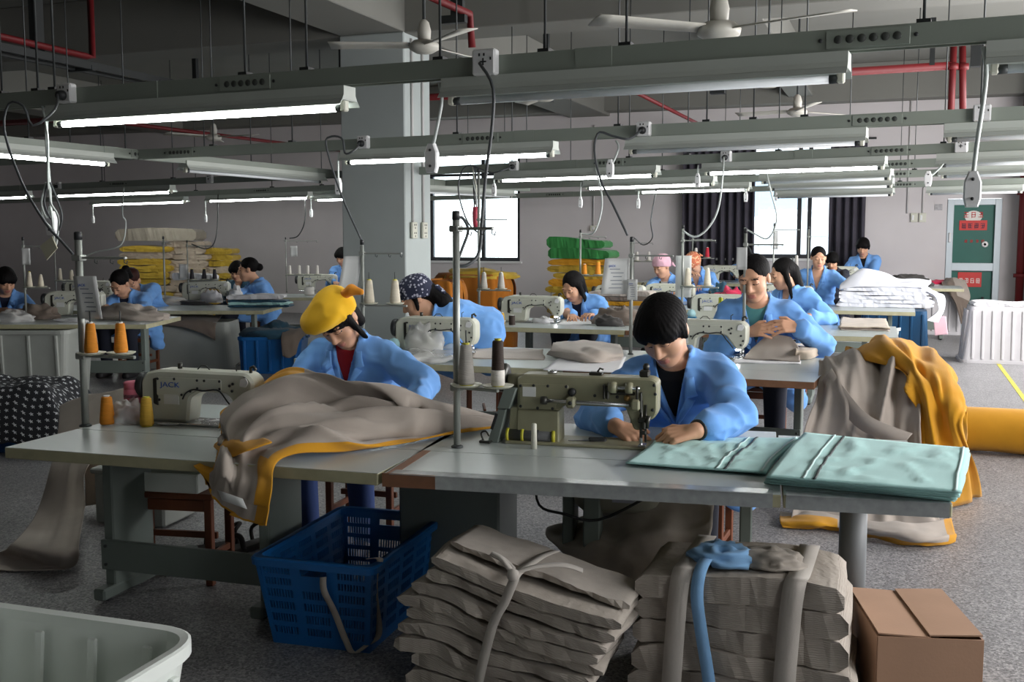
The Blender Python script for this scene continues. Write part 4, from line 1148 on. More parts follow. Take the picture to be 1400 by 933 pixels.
# ------------------------------------------------------------------ tubs and baskets
CRATE = mat('crate_plastic', rgb(206, 204, 206), .4, var=.05, scale=4)
BIN = mat('bin_plastic', rgb(232, 238, 232), .35, var=.05, scale=4)
GBIN = mat('grey_bin_plastic', rgb(160, 164, 158), .5, var=.1, scale=3)
def ringrect(w, d, r, n=5):
    return rounded([(-w / 2, -d / 2), (w / 2, -d / 2), (w / 2, d / 2), (-w / 2, d / 2)], r * 1.6, n)
def tub_mesh(w, d, h, taper=.88, r=.08, wall=.012, rim=.03, n=5, flip=False):
    """open tub: outer wall, rolled rim, inner wall, bottom"""
    rings = []
    for (s_, z, o_) in ((taper, 0, 0), (1, h - .035, 0), (1, h - .035, rim), (1, h, rim), (1, h + .004, rim * .6), (1, h, -wall), (1, h - .03, -wall), (taper, .015, -wall)):
        rings.append([(x, y, z) for (x, y) in ringrect(w * s_ + 2 * o_, d * s_ + 2 * o_, max(.01, r * s_ + o_), n)])
    m = len(rings[0]); vs_ = [p for q in rings for p in q]
    if flip: vs_ = [(x, y, h - z) for x, y, z in vs_]
    fs = [(i * m + k, i * m + (k + 1) % m, (i + 1) * m + (k + 1) % m, (i + 1) * m + k) for i in range(len(rings) - 1) for k in range(m)]
    b = B().add(vs_, fs, False)
    b.f += [tuple(range(m))[::-1], tuple((len(rings) - 1) * m + k for k in range(m))]; b.sm += [False] * 2; b.mi += [0] * 2
    if flip: b.f = [f[::-1] for f in b.f]
    return b
# front left white bin
cA, cB_, cC = az(266, 858, .50), az(0, 822, .50), az(150, 932, .50)
e1 = (cB_ - cA)[:2]; e2 = (cC - cA)[:2]
ang = math.atan2(e1[1], e1[0]) - math.pi
w_, d_ = 1.02, .66
ctr = cA[:2] + np.array([math.cos(ang), math.sin(ang)]) * (-w_ / 2 + .03) + np.array([math.sin(ang), -math.cos(ang)]) * (d_ / 2 + .01)
bn = thing('plastic_bin', 'large white plastic bin cut by the lower left corner of the view', 'bin', (ctr[0], ctr[1], 0), ang)
tub_mesh(w_, d_, .49, .86, .085, .012, .022, 8).build('body', BIN, bn)
for k in range(5):
    B().box((-.36 + .18 * k, d_ / 2 * .93 - .028, .27), (.03, .012, .36), .004, M=Matrix.Rotation(-.09, 3, 'X')).build('rib', BIN, bn)
    B().box((-.36 + .18 * k, d_ / 2 * .93 + .018, .22), (.03, .02, .40), .004, M=Matrix.Rotation(-.09, 3, 'X')).build('rib', BIN, bn)
for k in range(3):
    B().box((w_ / 2 * .965, -.2 + .2 * k, .22), (.02, .03, .40), .004, M=Matrix.Rotation(.1, 3, 'Y')).build('rib', BIN, bn)
# grey bins under the left tables
def bin_thing(px, Z0, ang, w, d, h, m, label, nm='plastic_bin', cat='bin', flip=False, ribs=0, taper=.9, rim=.02):
    p = az(px[0], px[1], 0)
    o = thing(nm, label, cat, p, R(ang))
    tub_mesh(w, d, h, taper, .05, .012, rim, 5, flip).build('body', m, o)
    for k in range(ribs):
        x = (-.42 + .84 * k / max(1, ribs - 1)) * w
        s_ = 1 if not flip else -1
        zt = math.atan2((1 - taper) * d / 2, h)
        B().box((x * (taper + 1) / 2, -d / 2 * (1 + taper) / 2 - .008, h * .5), (.03, .03, h * .86), .006, M=Matrix.Rotation(s_ * zt, 3, 'X')).build('rib', m, o)
    if ribs:
        for k in range(3):
            B().box((-w / 2 * (1 + taper) / 2 - .008, (-.3 + .3 * k) * d, h * .5), (.03, .03, h * .86), .006, M=Matrix.Rotation(-s_ * zt if True else 0, 3, 'Y')).build('rib', m, o)
    return o
bin_thing((46, 538), 0, 20, 1.0, .7, .66, GBIN, 'long grey plastic bin standing before the left worktable', ribs=4)
bx = bin_thing((262, 500), 0, 20, 1.15, .6, .55, GBIN, 'closed grey box under brown cloth between the left tables', nm='storage_box', cat='box', flip=True, taper=.92, rim=.004)
bb = bin_thing((376, 508), 0, 20, .72, .5, .42, BLUEB, 'blue basket heaped with slate cloth at the left', nm='plastic_basket', cat='basket', ribs=5)
cw = bin_thing((1372, 494), 0, 2, 1.02, .66, .70, CRATE, 'upturned white ribbed crate with a white sheet on top at the right', nm='plastic_crate', cat='crate', flip=True, ribs=8, taper=.84, rim=.03)
cw2 = bin_thing((1284, 456), 0, 2, .62, .5, .80, CRATE, 'upturned white crate under a brown cloth before the green door', nm='plastic_crate', cat='crate', flip=True, ribs=5, taper=.9)
bt = bin_thing((1222, 482), 0, 0, .86, .55, .58, mat('deep_blue_plastic', rgb(22, 78, 118), .4), 'deep blue upturned tub under the white gauze table', nm='plastic_tub', cat='tub', flip=True, ribs=6, taper=.92)
bin_thing((1180, 482), 0, 0, .9, .5, .36, BIN, 'low pale bin under the third row end table', taper=.9)
# front blue basket: lattice walls
def basket():
    a = az(428, 897, 0); o = thing('plastic_basket', 'blue slotted plastic basket with a cloth strap in the foreground', 'basket', (a[0] - .035, a[1] + .40, 0), R(4))
    W, D, H, tp = .47, .76, .355, .84
    B().prism(ringrect(W * tp, D * tp, .03), 0, .02, .004, 'xy').build('bottom', BLUEB, o)
    def wall(nm, L, off, axis, slots):
        """a wall of bands between rows of slots; bars part the slots"""
        b = B(); th = .007
        def quad(x0, x1, z0, z1):
            pts = []
            for q in (-th / 2, th / 2):
                for (x, z) in ((x0, z0), (x1, z0), (x1, z1), (x0, z1)):
                    s_ = tp + (1 - tp) * z / H
                    if axis == 0: pts.append((x * s_, off * s_ + q, z))
                    else: pts.append((off * s_ + q, x * s_, z))
            fs = [(0, 1, 2, 3), (7, 6, 5, 4), (0, 4, 5, 1), (1, 5, 6, 2), (2, 6, 7, 3), (3, 7, 4, 0)]
            b.add(pts, fs if (axis == 0) else [f[::-1] for f in fs])
        zr = [(.045, .075), (.095, .128), (.146, .178), (.196, .228), (.246, .274), (.29, .315)]
        cur = .0
        cols = np.linspace(-L / 2, L / 2, slots + 1)
        for i, (z0, z1) in enumerate(zr):
            quad(-L / 2, L / 2, cur, z0); cur = z1
            for j in range(slots):
                x0, x1 = cols[j], cols[j + 1]; m0, m1 = x0 + .022, x1 - .022
                quad(x0, m0, z0, z1); quad(m1, x1, z0, z1)
                mid = abs((x0 + x1) / 2) < .1 and axis == 0
                if mid and i == 4: quad(m0, m1, z0, z1); continue
                if mid and i == 5: continue
                if axis == 1 and i % 2 == 0 and False: continue
                nb = max(2, int((m1 - m0) / .012)); st = (m1 - m0) / nb
                for k in range(1, nb):
                    quad(m0 + st * k - .0025, m0 + st * k + .0025, z0, z1)
        quad(-L / 2, L / 2, cur, H)
        b.build(nm, BLUEB, o)
    wall('end_wall', W, -D / 2, 0, 3); wall('end_wall', W, D / 2, 0, 3); wall('side_wall', D, -W / 2, 1, 5); wall('side_wall', D, W / 2, 1, 5)
    # rolled rim
    b = B(); rings = []
    for (o_, z) in ((-.004, H - .03), (.022, H - .03), (.024, H - .006), (.018, H), (-.006, H), (-.006, H - .012)):
        rings.append([(x, y, z) for x, y in ringrect(W + 2 * o_, D + 2 * o_, .03)])
    m = len(rings[0]); b.add([p for q in rings for p in q], [(i * m + k, i * m + (k + 1) % m, ((i + 1) % 6) * m + (k + 1) % m, ((i + 1) % 6) * m + k) for i in range(6) for k in range(m)])
    b.build('rim', BLUEB, o)
    for x in (-W / 2, W / 2):
        for y in (-D / 2, D / 2):
            B().add([(x * tp, y * tp, 0), (x * tp * .92, y * tp, 0), (x * .94, y, H - .02), (x, y, H - .02), (x, y * .96, H - .02), (x * tp, y * tp * .96, 0)], [(0, 1, 2, 3), (0, 3, 4, 5)]).build('corner_post', BLUEB, o, solid=.008)
    strap = spline([(.05, -D / 2 - .015, .30), (.055, -D / 2 - .02, .25), (.075, -D / 2 + .02, .16), (.115, -D / 2 + .03, .05), (.15, -D / 2 + .02, .008), (.19, -D / 2 + .05, .03), (.22, -D / 2 + .10, .06), (.215, -D / 2 + .08, .20), (.225, -D / 2 + .06, .30), (.245, -D / 2 + .06, .362), (.20, -D / 2 + .06, .36)], 50)
    L = [p + Vector((-.012, 0, 0)) for p in strap]; R_ = [p + Vector((.012, .004, .004)) for p in strap]
    B().strip(L, R_).build('strap', LINEN, o, solid=.003)
    return o
basket()
# ------------------------------------------------------------------ bundles of cut cloth
def layer(o, x0, x1, y0, y1, zt, zb, seed, nm='folded_piece', m=None, nx=26, ny=8, bulge=.012, fold=True):
    """one folded piece of a bundle: rounded slab between two height curves"""
    rr = np.random.RandomState(seed)
    t = np.linspace(0, 1, nx)
    ring = []
    for y in np.linspace(y0, y1, ny):
        top, bot = [], []
        for q in t:
            x = x0 + (x1 - x0) * q
            n_ = .005 * float(noise(q * 5, y * 6, seed, 2))
            e = min(q, 1 - q) * (x1 - x0); rd = min(1, e / .014); k = math.sqrt(max(0, 1 - (1 - rd) ** 2)) if fold else 1
            zc, hh = (zt(q) + zb(q)) / 2, (zt(q) - zb(q)) / 2
            dx = .012 * float(noise(seed * 1.7, y * 5, q * 2, 4))
            top.append((x + dx, y + .0, zc + hh * max(.45, k) + n_)); bot.append((x + dx, y, zc - hh * max(.45, k) + n_ * .7))
        ring.append(top + bot[::-1])
    P = np.array(ring)
    yb = P[..., 1].copy()
    zc = (P[..., 2])
    P[0, :, 1] += .014 * fbm(P[0, :, 0] * 14, P[0, :, 2] * 30, seed, 6); P[-1, :, 1] += .01 * fbm(P[-1, :, 0] * 14, P[-1, :, 2] * 30, seed, 8)
    n = P.shape[1]
    vs_ = P.reshape(-1, 3)
    fs = [(i * n + k, (i + 1) * n + k, (i + 1) * n + (k + 1) % n, i * n + (k + 1) % n) for i in range(ny - 1) for k in range(n)]
    h = nx
    b = B().add(vs_, fs, True)
    for r_, rev in ((0, False), (ny - 1, True)):
        q = [(k, k + 1, n - 2 - k, n - 1 - k) for k in range(h - 1)]
        b.add(P[r_], [x[::-1] if rev else x for x in q], False)
    return b.build(nm, m or LINEN, o)
def ply(name, slope):
    m = mat(name, rgb(170, 162, 152), .95, var=.10, scale=14, spec=.2)
    nt = m.node_tree; b = nt.nodes['Principled BSDF']
    tc = nt.nodes.new('ShaderNodeTexCoord'); mp = nt.nodes.new('ShaderNodeMapping'); mp.inputs['Rotation'].default_value = (0, slope, 0)
    w = nt.nodes.new('ShaderNodeTexWave'); w.bands_direction = 'Z'; w.inputs['Scale'].default_value = 46; w.inputs['Distortion'].default_value = 5; w.inputs['Detail'].default_value = 3; w.inputs['Detail Scale'].default_value = .6
    nt.links.new(tc.outputs['Object'], mp.inputs[0]); nt.links.new(mp.outputs[0], w.inputs[0])
    bp = nt.nodes.new('ShaderNodeBump'); bp.inputs['Strength'].default_value = .35; bp.inputs['Distance'].default_value = .004
    nt.links.new(w.outputs['Fac'], bp.inputs['Height']); nt.links.new(bp.outputs[0], b.inputs['Normal'])
    return m
PLY1, PLY2 = ply('slanted_plies', -.28), ply('level_plies', 0)
p1 = thing('cloth_bundle', 'leaning bundle of folded grey cloth tied with a pale strip in the foreground', 'cloth bundle', (-1.17, 3.18, 0), R(0))
NL = 9
def h1(q, k):
    """height of the k-th joint of the leaning bundle along its length"""
    top = .492 - .150 * q - .02 * math.sin(q * 3)
    bot = .0
    f = (k / NL) ** (1.0 + .25 * (q - .5))
    dip = .03 * math.sin(min(1, q * 2.2) * math.pi) * math.sin(f * math.pi)
    return bot + (top - bot) * f + dip
for k in range(NL):
    thick = .95 if k < NL - 4 else .985
    xo = -.36 - .05 * math.sin((1 - k / NL) * 2.4) ; xe = .36 - .17 * (1 - (k / NL)) ** 1.4
    if k >= NL - 3: xo += .03 * (k - NL + 4)
    layer(p1, xo + .02 * math.sin(k * 2.1), xe + .015 * math.cos(k * 1.7), 0 + .012 * math.sin(k * 1.9), .32 - .02 * math.cos(k), lambda q, k=k: h1(q, k + 1) - .004, lambda q, k=k, t=thick: h1(q, k + 1 - t), 100 + k, m=PLY1)
def strip_over(o, pts, w, m, nm, axis=(1, 0, 0), solid=.003, n=40):
    s_ = spline(pts, n); a = Vector(axis) * w / 2
    return B().strip([p - a for p in s_], [p + a for p in s_]).build(nm, m, o, solid=solid)
PLY = None
PALE = cloth('pale_strip', rgb(186, 180, 172), .06)
strip_over(p1, [(-.12, -.03, .02), (-.10, -.035, .12), (-.06, -.03, .28), (-.02, -.028, .36), (.005, -.02, .425), (.012, .02, .452), (.03, .2, .455), (.04, .33, .44)], .034, PALE, 'tie_strip')
strip_over(p1, [(.0, 0, .452), (-.05, .03, .487), (-.10, .06, .492), (-.05, .05, .477), (.0, .01, .462)], .03, PALE, 'bow_loop', (.2, .6, .3))
strip_over(p1, [(.0, .0, .452), (.06, .05, .467), (.14, .10, .467), (.20, .13, .445)], .03, PALE, 'bow_tail', (-.2, .8, .2))
B().lathe([(0, -.02), (.016, -.015), (.022, 0), (.016, .015), (0, .02)], (.005, -.012, .452), 10, axis='x').build('knot', PALE, p1)
cv = layer(p1, -.27, .37, .10, .34, lambda q: .508 - .150 * q, lambda q: .488 - .150 * q, 300, nm='top_piece')
p2 = thing('cloth_bundle', 'upright bundle of grey cloth with a blue band in front of the round post', 'cloth bundle', (-.515, 3.44, 0), R(1))
NB = 5
for k in range(NB):
    z0, z1 = .445 * k / NB, .445 * (k + 1) / NB
    g_ = .07 * (1 - k / NB)
    layer(p2, -.30 - g_ * .3, .36 + g_, .0 - .008 * math.sin(k * 2), .40, lambda q, z=z1, k=k: z - .003 + .012 * math.sin(q * 5 + k) - .02 * (abs(q - .5) * 2) ** 3, lambda q, z=z0, k=k: z + .002 + .012 * math.sin(q * 5 + k - 1) * (k > 0) - .02 * (abs(q - .5) * 2) ** 3 * (k > 0), 200 + k, m=PLY2)
for x, w, m, nm in ((-.155, .065, PALE, 'wrap_strip'), (.21, .07, PALE, 'wrap_strip')):
    strip_over(p2, [(x - .02, -.03, .015), (x - .01, -.03, .2), (x, -.028, .36), (x + .01, -.012, .442), (x + .02, .05, .457), (x + .03, .40, .455)], w, m, nm)
strip_over(p2, [(-.035, -.045, .012), (-.05, -.042, .12), (-.075, -.04, .26), (-.09, -.038, .37), (-.085, -.018, .447), (-.07, .05, .48), (-.05, .12, .47)], .042, BLUERAG, 'blue_band')
def rag(parent, c, r, h, seed, m, nm, label=None, cat=None, sx=1.0, sy=1.0):
    """crumpled rag: a lump of folded cloth"""
    nu, nv = 22, 26
    u = np.linspace(0, math.pi * .52, nu)[:, None]; v = np.linspace(0, 2 * math.pi, nv)[None]
    x, y = np.sin(u) * np.cos(v), np.sin(u) * np.sin(v); z = np.cos(u) + 0 * v
    d = 1 + .28 * (1 - 2 * np.abs(noise(x * 2.1 + seed, y * 2.1, z * 2.1, seed))) + .14 * noise(x * 5, y * 5, z * 5 + seed, seed + 2)
    P = np.stack([x * d * r * sx, y * d * r * sy, np.maximum(0.002, z * d * h)], 2) + np.array(c)
    o = B().grid(P).build(nm, m, parent)
    return tag(o, label, cat) if label else o
rag(p2, (-.03, .12, .45), .085, .055, 3, BLUERAG, 'blue_knot', sx=1.2)
rag(p2, (.13, .14, .45), .09, .045, 8, LINEN, 'loose_rag', sx=1.2)
# crumpled linen between the bundles, and the pile under it
net = [A_([(700, 770), (780, 745), (860, 720), (940, 712)], [.30, .36, .44, .45]), A_([(720, 800), (800, 770), (870, 745), (950, 735)], [.34, .40, .46, .46]), A_([(760, 830), (830, 815), (880, 800), (930, 790)], [.2, .28, .3, .3]), A_([(760, 900), (830, 900), (880, 890), (940, 880)], [.02, .02, .02, .02])]
net = [[p + np.array([0, .35, 0]) for p in r_] for r_ in [Y_([(715, 752), (780, 735), (860, 702), (950, 705)], 4.0), Y_([(715, 775), (790, 750), (870, 722), (955, 722)], 3.9), Y_([(740, 800), (810, 790), (875, 775), (950, 765)], 3.75), Y_([(740, 850), (810, 850), (875, 850), (950, 850)], 3.7)]]
put('linen_heap', patch(net, 40, 44, folds(3, 3.5, 31), .05), LINEN, 'crumpled pale brown linen heaped under the front right table', 'cloth', zmin=.01)
# cardboard box
CARDB = mat('cardboard', rgb(178, 142, 116), .8, var=.06, scale=5, bump=.1, bscale=90)
cx_ = thing('cardboard_box', 'brown cardboard box with closed flaps at the lower right', 'box', (.065, 3.82, 0), R(14))
w_, d_, h_ = .33, .46, .255
for c, d in (((0, -d_ / 2, h_ / 2), (w_, .006, h_)), ((0, d_ / 2, h_ / 2), (w_, .006, h_)), ((-w_ / 2, 0, h_ / 2), (.006, d_, h_)), ((w_ / 2, 0, h_ / 2), (.006, d_, h_)), ((0, 0, .004), (w_, d_, .006))):
    B().box(c, d).build('panel', CARDB, cx_)
for s_, a in ((-1, .05), (1, .035)):
    M = Matrix.Rotation(-a * s_, 3, 'Y')
    B().box((s_ * w_ / 4 * .98, 0, h_ + .008 + .003 * s_), (w_ / 2 * 1.0, d_, .005), M=M).build('flap', CARDB, cx_)
b = B()
for k in range(6): b.box((w_ / 2 + .004, -.13 + .0 * k + .01 * (k % 2), .18 - .024 * k), (.001, .16 - .02 * (k % 3), .007))
b.build('print', mat('box_print', rgb(130, 100, 80), .8), cx_)
# ------------------------------------------------------------------ teal panels
SHEETHEM = mat('hem_white', rgb(196, 220, 218), .9); ZIP = mat('zip_dark', rgb(46, 58, 58), .6)
def panel(c4, z, label, seed, th=.006, zips=(.5,), group='teal zipped covers on the front right table'):
    """one sewn panel lying flat: corners front left, front right, back right, back left"""
    a, b_, c, d = [np.array([*p[:2], z]) for p in c4]
    nu, nv = 26, 36
    u, v = np.meshgrid(np.linspace(0, 1, nu), np.linspace(0, 1, nv), indexing='ij')
    P = ((1 - u) * (1 - v))[..., None] * a + ((1 - u) * v)[..., None] * b_ + (u * v)[..., None] * c + (u * (1 - v))[..., None] * d
    ed = np.minimum(np.minimum(u, 1 - u), np.minimum(v, 1 - v))
    P[..., 2] += .010 * np.maximum(-.1, ridge(u * 5 + seed + .8 * noise(v * 4, u * 3, seed), v * 9 + 2 * u, seed) - .35 + .5 * noise(u * 12, v * 17, seed, 3)) * np.minimum(1, ed * 8) 
    P[..., 0] += .008 * noise(u * 3, v * 3, seed, 5); P[..., 1] += .008 * noise(u * 3, v * 3, seed, 9)
    o = tag(B().grid(P).build('cushion_cover', TEAL, solid=th), label, 'cushion cover', group)
    q = B()
    for t in zips:
        j = int(t * (nv - 1)); q.strip([P[i, j] + np.array([-.004, 0, th / 2 + .002]) for i in range(nu)], [P[i, j] + np.array([.005, 0, th / 2 + .002]) for i in range(nu)])
    if zips: q.build('zip', ZIP, o, solid=.002)
    q = B()
    for t in ([1] if not zips else [1, zips[0] - 2]):
        j = min(nv - 2, int(abs(t) * (nv - 2))) if t >= 0 else max(0, int((t + 2) * (nv - 1)) - 2)
        q.strip([P[i, j] + np.array([-.006, 0, th / 2 + .0025]) for i in range(nu)], [P[i, j] + np.array([.004, 0, th / 2 + .0025]) for i in range(nu)])
    q.build('hem', SHEETHEM, o, solid=.001)
    return o
qa = lambda z: [az(858, 634, z), az(1044, 648, z), az(1092, 600, z), az(900, 601, z)]
panel(qa(.706), .706, 'lower teal zipped cover of the thin stack at the needle', 1)
panel(qa(.713), .715, 'upper teal zipped cover of the thin stack, its tip under the needle', 2, zips=(.72,))
names = ['lowest', 'second from below', 'third from below', 'fourth from below', 'topmost']
for k in range(5):
    z = .706 + .0105 * k
    dx = 3 * math.sin(k * 2.3)
    panel([az(1046 + dx + k, 660 - k * 2, z), az(1308 - dx + k, 686 - k * 3, z), az(1328 - k, 622 - 2 * k, z), az(1098 + dx, 604 - k * 3, z)], z, names[k] + ' teal zipped cover of the thick stack at the table end', 10 + k, zips=(.28,) if k == 4 else ())
# ------------------------------------------------------------------ pile over the second row table end
net = [Y_([(1124, 500), (1160, 484), (1205, 478), (1238, 486)], 7.3), Y_([(1124, 514), (1166, 490), (1212, 486), (1248, 500)], 6.9), Y_([(1118, 532), (1168, 520), (1214, 520), (1254, 532)], 6.55), Y_([(1110, 560), (1166, 560), (1214, 560), (1257, 566)], 6.38), Y_([(1098, 600), (1160, 610), (1214, 612), (1260, 606)], 6.3), Y_([(1092, 650), (1156, 660), (1214, 662), (1262, 650)], 6.25), A_([(1082, 715), (1150, 722), (1220, 726), (1290, 716)], [.015, .015, .015, .015])]
put('cloth_heap', patch(net, 60, 60, folds(2.0, 6.5, 41, 1.0, .75), .11), GREYC, 'grey cloth heaped over the second row table end and falling to the floor', 'cloth', zmin=.008)
strip_over(None, [ay(1130, 512, 6.6), ay(1148, 540, 6.42), ay(1178, 575, 6.25), ay(1212, 592, 6.2), ay(1240, 602, 6.2)], .10, GREYC, 'hem', (.55, -.15, .8)).name = 'cloth_band'
tag(bpy.data.objects['cloth_band'], 'turned grey hem band running down the grey cloth heap', 'cloth band')
net = [Y_([(1160, 488), (1190, 472), (1235, 474), (1268, 492), (1288, 512)], 7.4), Y_([(1168, 480), (1200, 470), (1240, 478), (1276, 498), (1298, 520)], 7.15), Y_([(1180, 488), (1212, 480), (1244, 492), (1280, 506), (1303, 530)], 6.85), Y_([(1236, 512), (1244, 510), (1262, 512), (1288, 518), (1306, 540)], 6.6), Y_([(1250, 545), (1258, 535), (1274, 530), (1294, 540), (1312, 565)], 6.4), Y_([(1254, 590), (1266, 585), (1282, 582), (1300, 585), (1318, 590)], 6.3), A_([(1252, 700), (1272, 705), (1290, 700), (1312, 690), (1330, 676)], [.015] * 5)]
put('cloth_heap', patch(net, 60, 50, folds(2.6, 5.5, 52, 1.0, .75), .09), MUST, 'mustard cloth thrown over the right side of the grey heap', 'cloth', zmin=.008)
net = [A_([(1066, 700), (1110, 702), (1160, 706), (1210, 712), (1258, 716), (1300, 712)], [.02, .06, .06, .08, .06, .02]), A_([(1066, 712), (1110, 716), (1160, 722), (1205, 726), (1262, 736), (1306, 732)], [.03, .05, .04, .07, .06, .03]), A_([(1070, 722), (1112, 724), (1158, 726), (1196, 736), (1258, 748), (1304, 742)], [.008] * 6)]
put('fallen_cloth', patch(net, 24, 60, folds(3, 7, 61), .02), [GREYC, MUST], 'grey cloth with mustard hem lying on the floor under the front right table', 'cloth', zone=lambda a, b: a > .72 or b > .93 or (b < .34 and a > .2), zmin=.004)
roll = thing('cloth_roll', 'thick roll of mustard cloth lying on the floor at the right edge', 'cloth roll', (1.0, 8.3, .162), R(-2))
b = B(); nv = 40; nu = 24
P = np.array([[(-.62 + 1.5 * u, (.16 + .006 * float(noise(u * 6, v * 3, 0, 4))) * math.cos(v * 2 * math.pi), (.16 + .006 * float(noise(u * 6, v * 3, 0, 4))) * math.sin(v * 2 * math.pi)) for v in np.linspace(0, 1, nv)] for u in np.linspace(0, 1, nu)])
b.grid(P[::-1]).build('outer_wrap', MUST, roll)
sp_ = [(-.612, (.02 + .14 * t) * math.cos(t * 40), (.02 + .14 * t) * math.sin(t * 40)) for t in np.linspace(0, 1, 160)]
B().strip([Vector(p) for p in sp_], [Vector((p[0] + .03, p[1] * .99, p[2] * .99)) for p in sp_]).build('end_spiral', MUST, roll, solid=.004)
B().lathe([(0, 0), (.15, 0)], (-.59, 0, 0), 24, axis='x').build('end_core', ORC, roll)
net = [Y_([(1296, 545), (1310, 548), (1322, 556)], 7.9), Y_([(1300, 580), (1312, 580), (1322, 580)], 7.8), A_([(1292, 616), (1306, 618), (1320, 614)], [.01] * 3)]
put('loose_tail', patch(net, 20, 20, folds(3, 3, 77), .03), MUST, 'loose crumpled mustard tail at the near end of the cloth roll', 'cloth')
# ------------------------------------------------------------------ flat and crumpled things on the tables
def flat(px4, z, m, label, cat, seed=0, th=.006, amp=.006, nm='cloth_piece', n=22, group=None):
    a, b_, c, d = [az(x, y, z) for x, y in px4]
    u, v = np.meshgrid(np.linspace(0, 1, n), np.linspace(0, 1, n), indexing='ij')
    P = ((1 - u) * (1 - v))[..., None] * a + ((1 - u) * v)[..., None] * b_ + (u * v)[..., None] * c + (u * (1 - v))[..., None] * d
    P[..., 2] += amp * np.maximum(-.3, fbm(u * 4 + seed, v * 4, 0, seed))
    P[..., 0] += amp * 1.5 * noise(u * 4, v * 4, seed, 3); P[..., 1] += amp * 1.5 * noise(u * 4, v * 4, seed, 7)
    return tag(B().grid(P).build(nm, m, solid=th), label, cat, group)
def lump(px, z, r, h, seed, m, label, sx=1.4, sy=.8, cat='cloth', nm='crumpled_cloth'):
    return rag(None, az(px[0], px[1], z), r, h, seed, m, nm, label, cat, sx, sy)
ZT = T + .004
flat([(216, 582), (318, 576), (322, 572), (228, 575)], ZT, WHITEC, 'white cloth strip lying before the front left machine', 'cloth', 1)
flat([(300, 590), (338, 584), (345, 574), (310, 576)], ZT, FILM, 'clear plastic sheet under the needle of the front left machine', 'plastic sheet', 2, nm='plastic_sheet')
lump((176, 578), T, .075, .10, 5, FILM, 'crumpled clear plastic bag between the ochre and yellow cones', 1.1, .9, 'plastic bag', 'plastic_bag')
lump((228, 571), T, .07, .05, 6, DARKC, 'dark cloth scrap behind the yellow cone', 1.2, .8)
sn = thing('thread_snips', 'black handled thread snips lying beside the olive machine', 'snips', az(800, 604, T + .008), R(20))
B().prism(rounded([(-.07, -.006), (.02, -.012), (.02, .012), (-.07, .004)], .004), 0, .006, 0, 'xy').build('blade', DSTEEL, sn)
for y, a in ((-.016, .1), (.018, -.12)):
    B().prism(rounded([(.015, y - .009), (.085, y - .012 + a * .06), (.09, y + .012 + a * .06), (.015, y + .01)], .008), -.004, .014, .003, 'xy').build('handle', DARK, sn)
cl = thing('thread_clamp', 'small dark wire clamp left of the olive machine guard', 'clamp', az(664, 606, T), 0)
B().box((0, 0, .006), (.05, .03, .012), .003).build('foot', DSTEEL, cl); B().tube(spline([(-.01, 0, .01), (-.02, 0, .04), (.0, 0, .05), (.015, 0, .03)], 10), .004, 6).build('wire', DSTEEL, cl)
# second row
flat([(556, 494), (640, 492), (640, 472), (562, 470)], ZT + .02, FILM, 'flat pack of clear film on the second row table', 'plastic pack', 3, .03, .02, 'plastic_pack')
lump((582, 478), T + .03, .13, .17, 9, FILM, 'crumpled clear plastic leaning on the second row machine', 1.1, .7, 'plastic bag', 'plastic_bag')
flat([(640, 490), (745, 492), (742, 478), (650, 477)], ZT, GREYC, 'flat grey cloth on the second row table', 'cloth', 4, .008)
net = [A_([(746, 486), (780, 494), (815, 497), (850, 492)], [ZT] * 4), A_([(752, 478), (785, 480), (818, 482), (852, 484)], [.76, .78, .77, .75]), A_([(757, 470), (790, 470), (820, 472), (850, 476)], [.75, .78, .77, .74]), A_([(760, 468), (790, 467), (820, 468), (848, 472)], [ZT] * 4)]
put('crumpled_cloth', patch(net, 26, 40, folds(4, 3, 15), .025), GREYC, 'folded grey cloth lying left of the black haired worker', 'cloth', zmin=ZT)
flat([(742, 506), (846, 510), (856, 488), (770, 486)], ZT - .001, WHITEC, 'white board sheet at the front of the second row table', 'sheet', 5, .003, .001)
flat([(1000, 496), (1094, 498), (1094, 486), (1008, 484)], ZT, WHITEC, 'pale cloth under the needle before the woman holding grey cloth', 'cloth', 6, .008)
net = [A_([(1016, 490), (1050, 492), (1094, 494)], [ZT + .01] * 3), Y_([(1030, 474), (1058, 474), (1092, 476)], 7.62), Y_([(1048, 459), (1062, 457), (1082, 462)], 7.7)]
put('held_cloth', patch(net, 24, 24, folds(2, 3, 17), .012), GREYC, 'grey cloth lifted from the table between the woman\'s hands', 'cloth')
net = [A_([(1086, 492), (1110, 490), (1128, 480)], [ZT] * 3), A_([(1088, 478), (1108, 476), (1130, 472)], [.78, .78, .74]), A_([(1084, 470), (1100, 470), (1120, 470)], [ZT] * 3)]
put('crumpled_cloth', patch(net, 20, 20, folds(3, 3, 18), .02), BEIGEC, 'pale pattern cloth beside the elbow of the woman holding grey cloth', 'cloth', zmin=ZT)
# third row
lump((742, 442), T, .08, .055, 10, WHITEC, 'white wadded cloth on the third row table', 1.3, .7)
flat([(762, 444), (826, 444), (826, 437), (772, 436)], ZT, WHITEC, 'white strip under the third row needle', 'cloth', 7)
lump((845, 444), T, .17, .16, 12, BROWNC, 'dark grey heap of small cloth pieces on the third row table', 1.3, .7)
lump((832, 446), T, .1, .09, 13, DARKC, 'darkest scrap in front of the third row heap', 1.3, .7)
for k, nm_ in enumerate(('lowest', 'middle', 'top')):
    flat([(1147, 451 - k * 2), (1216, 453 - k * 2), (1212, 440 - k * 2), (1150, 439 - k * 2)], ZT + .012 * k, (GREYC, BROWNC, BEIGEC)[k], nm_ + ' flat grey piece on the third row end table', 'cloth', 20 + k, .008)
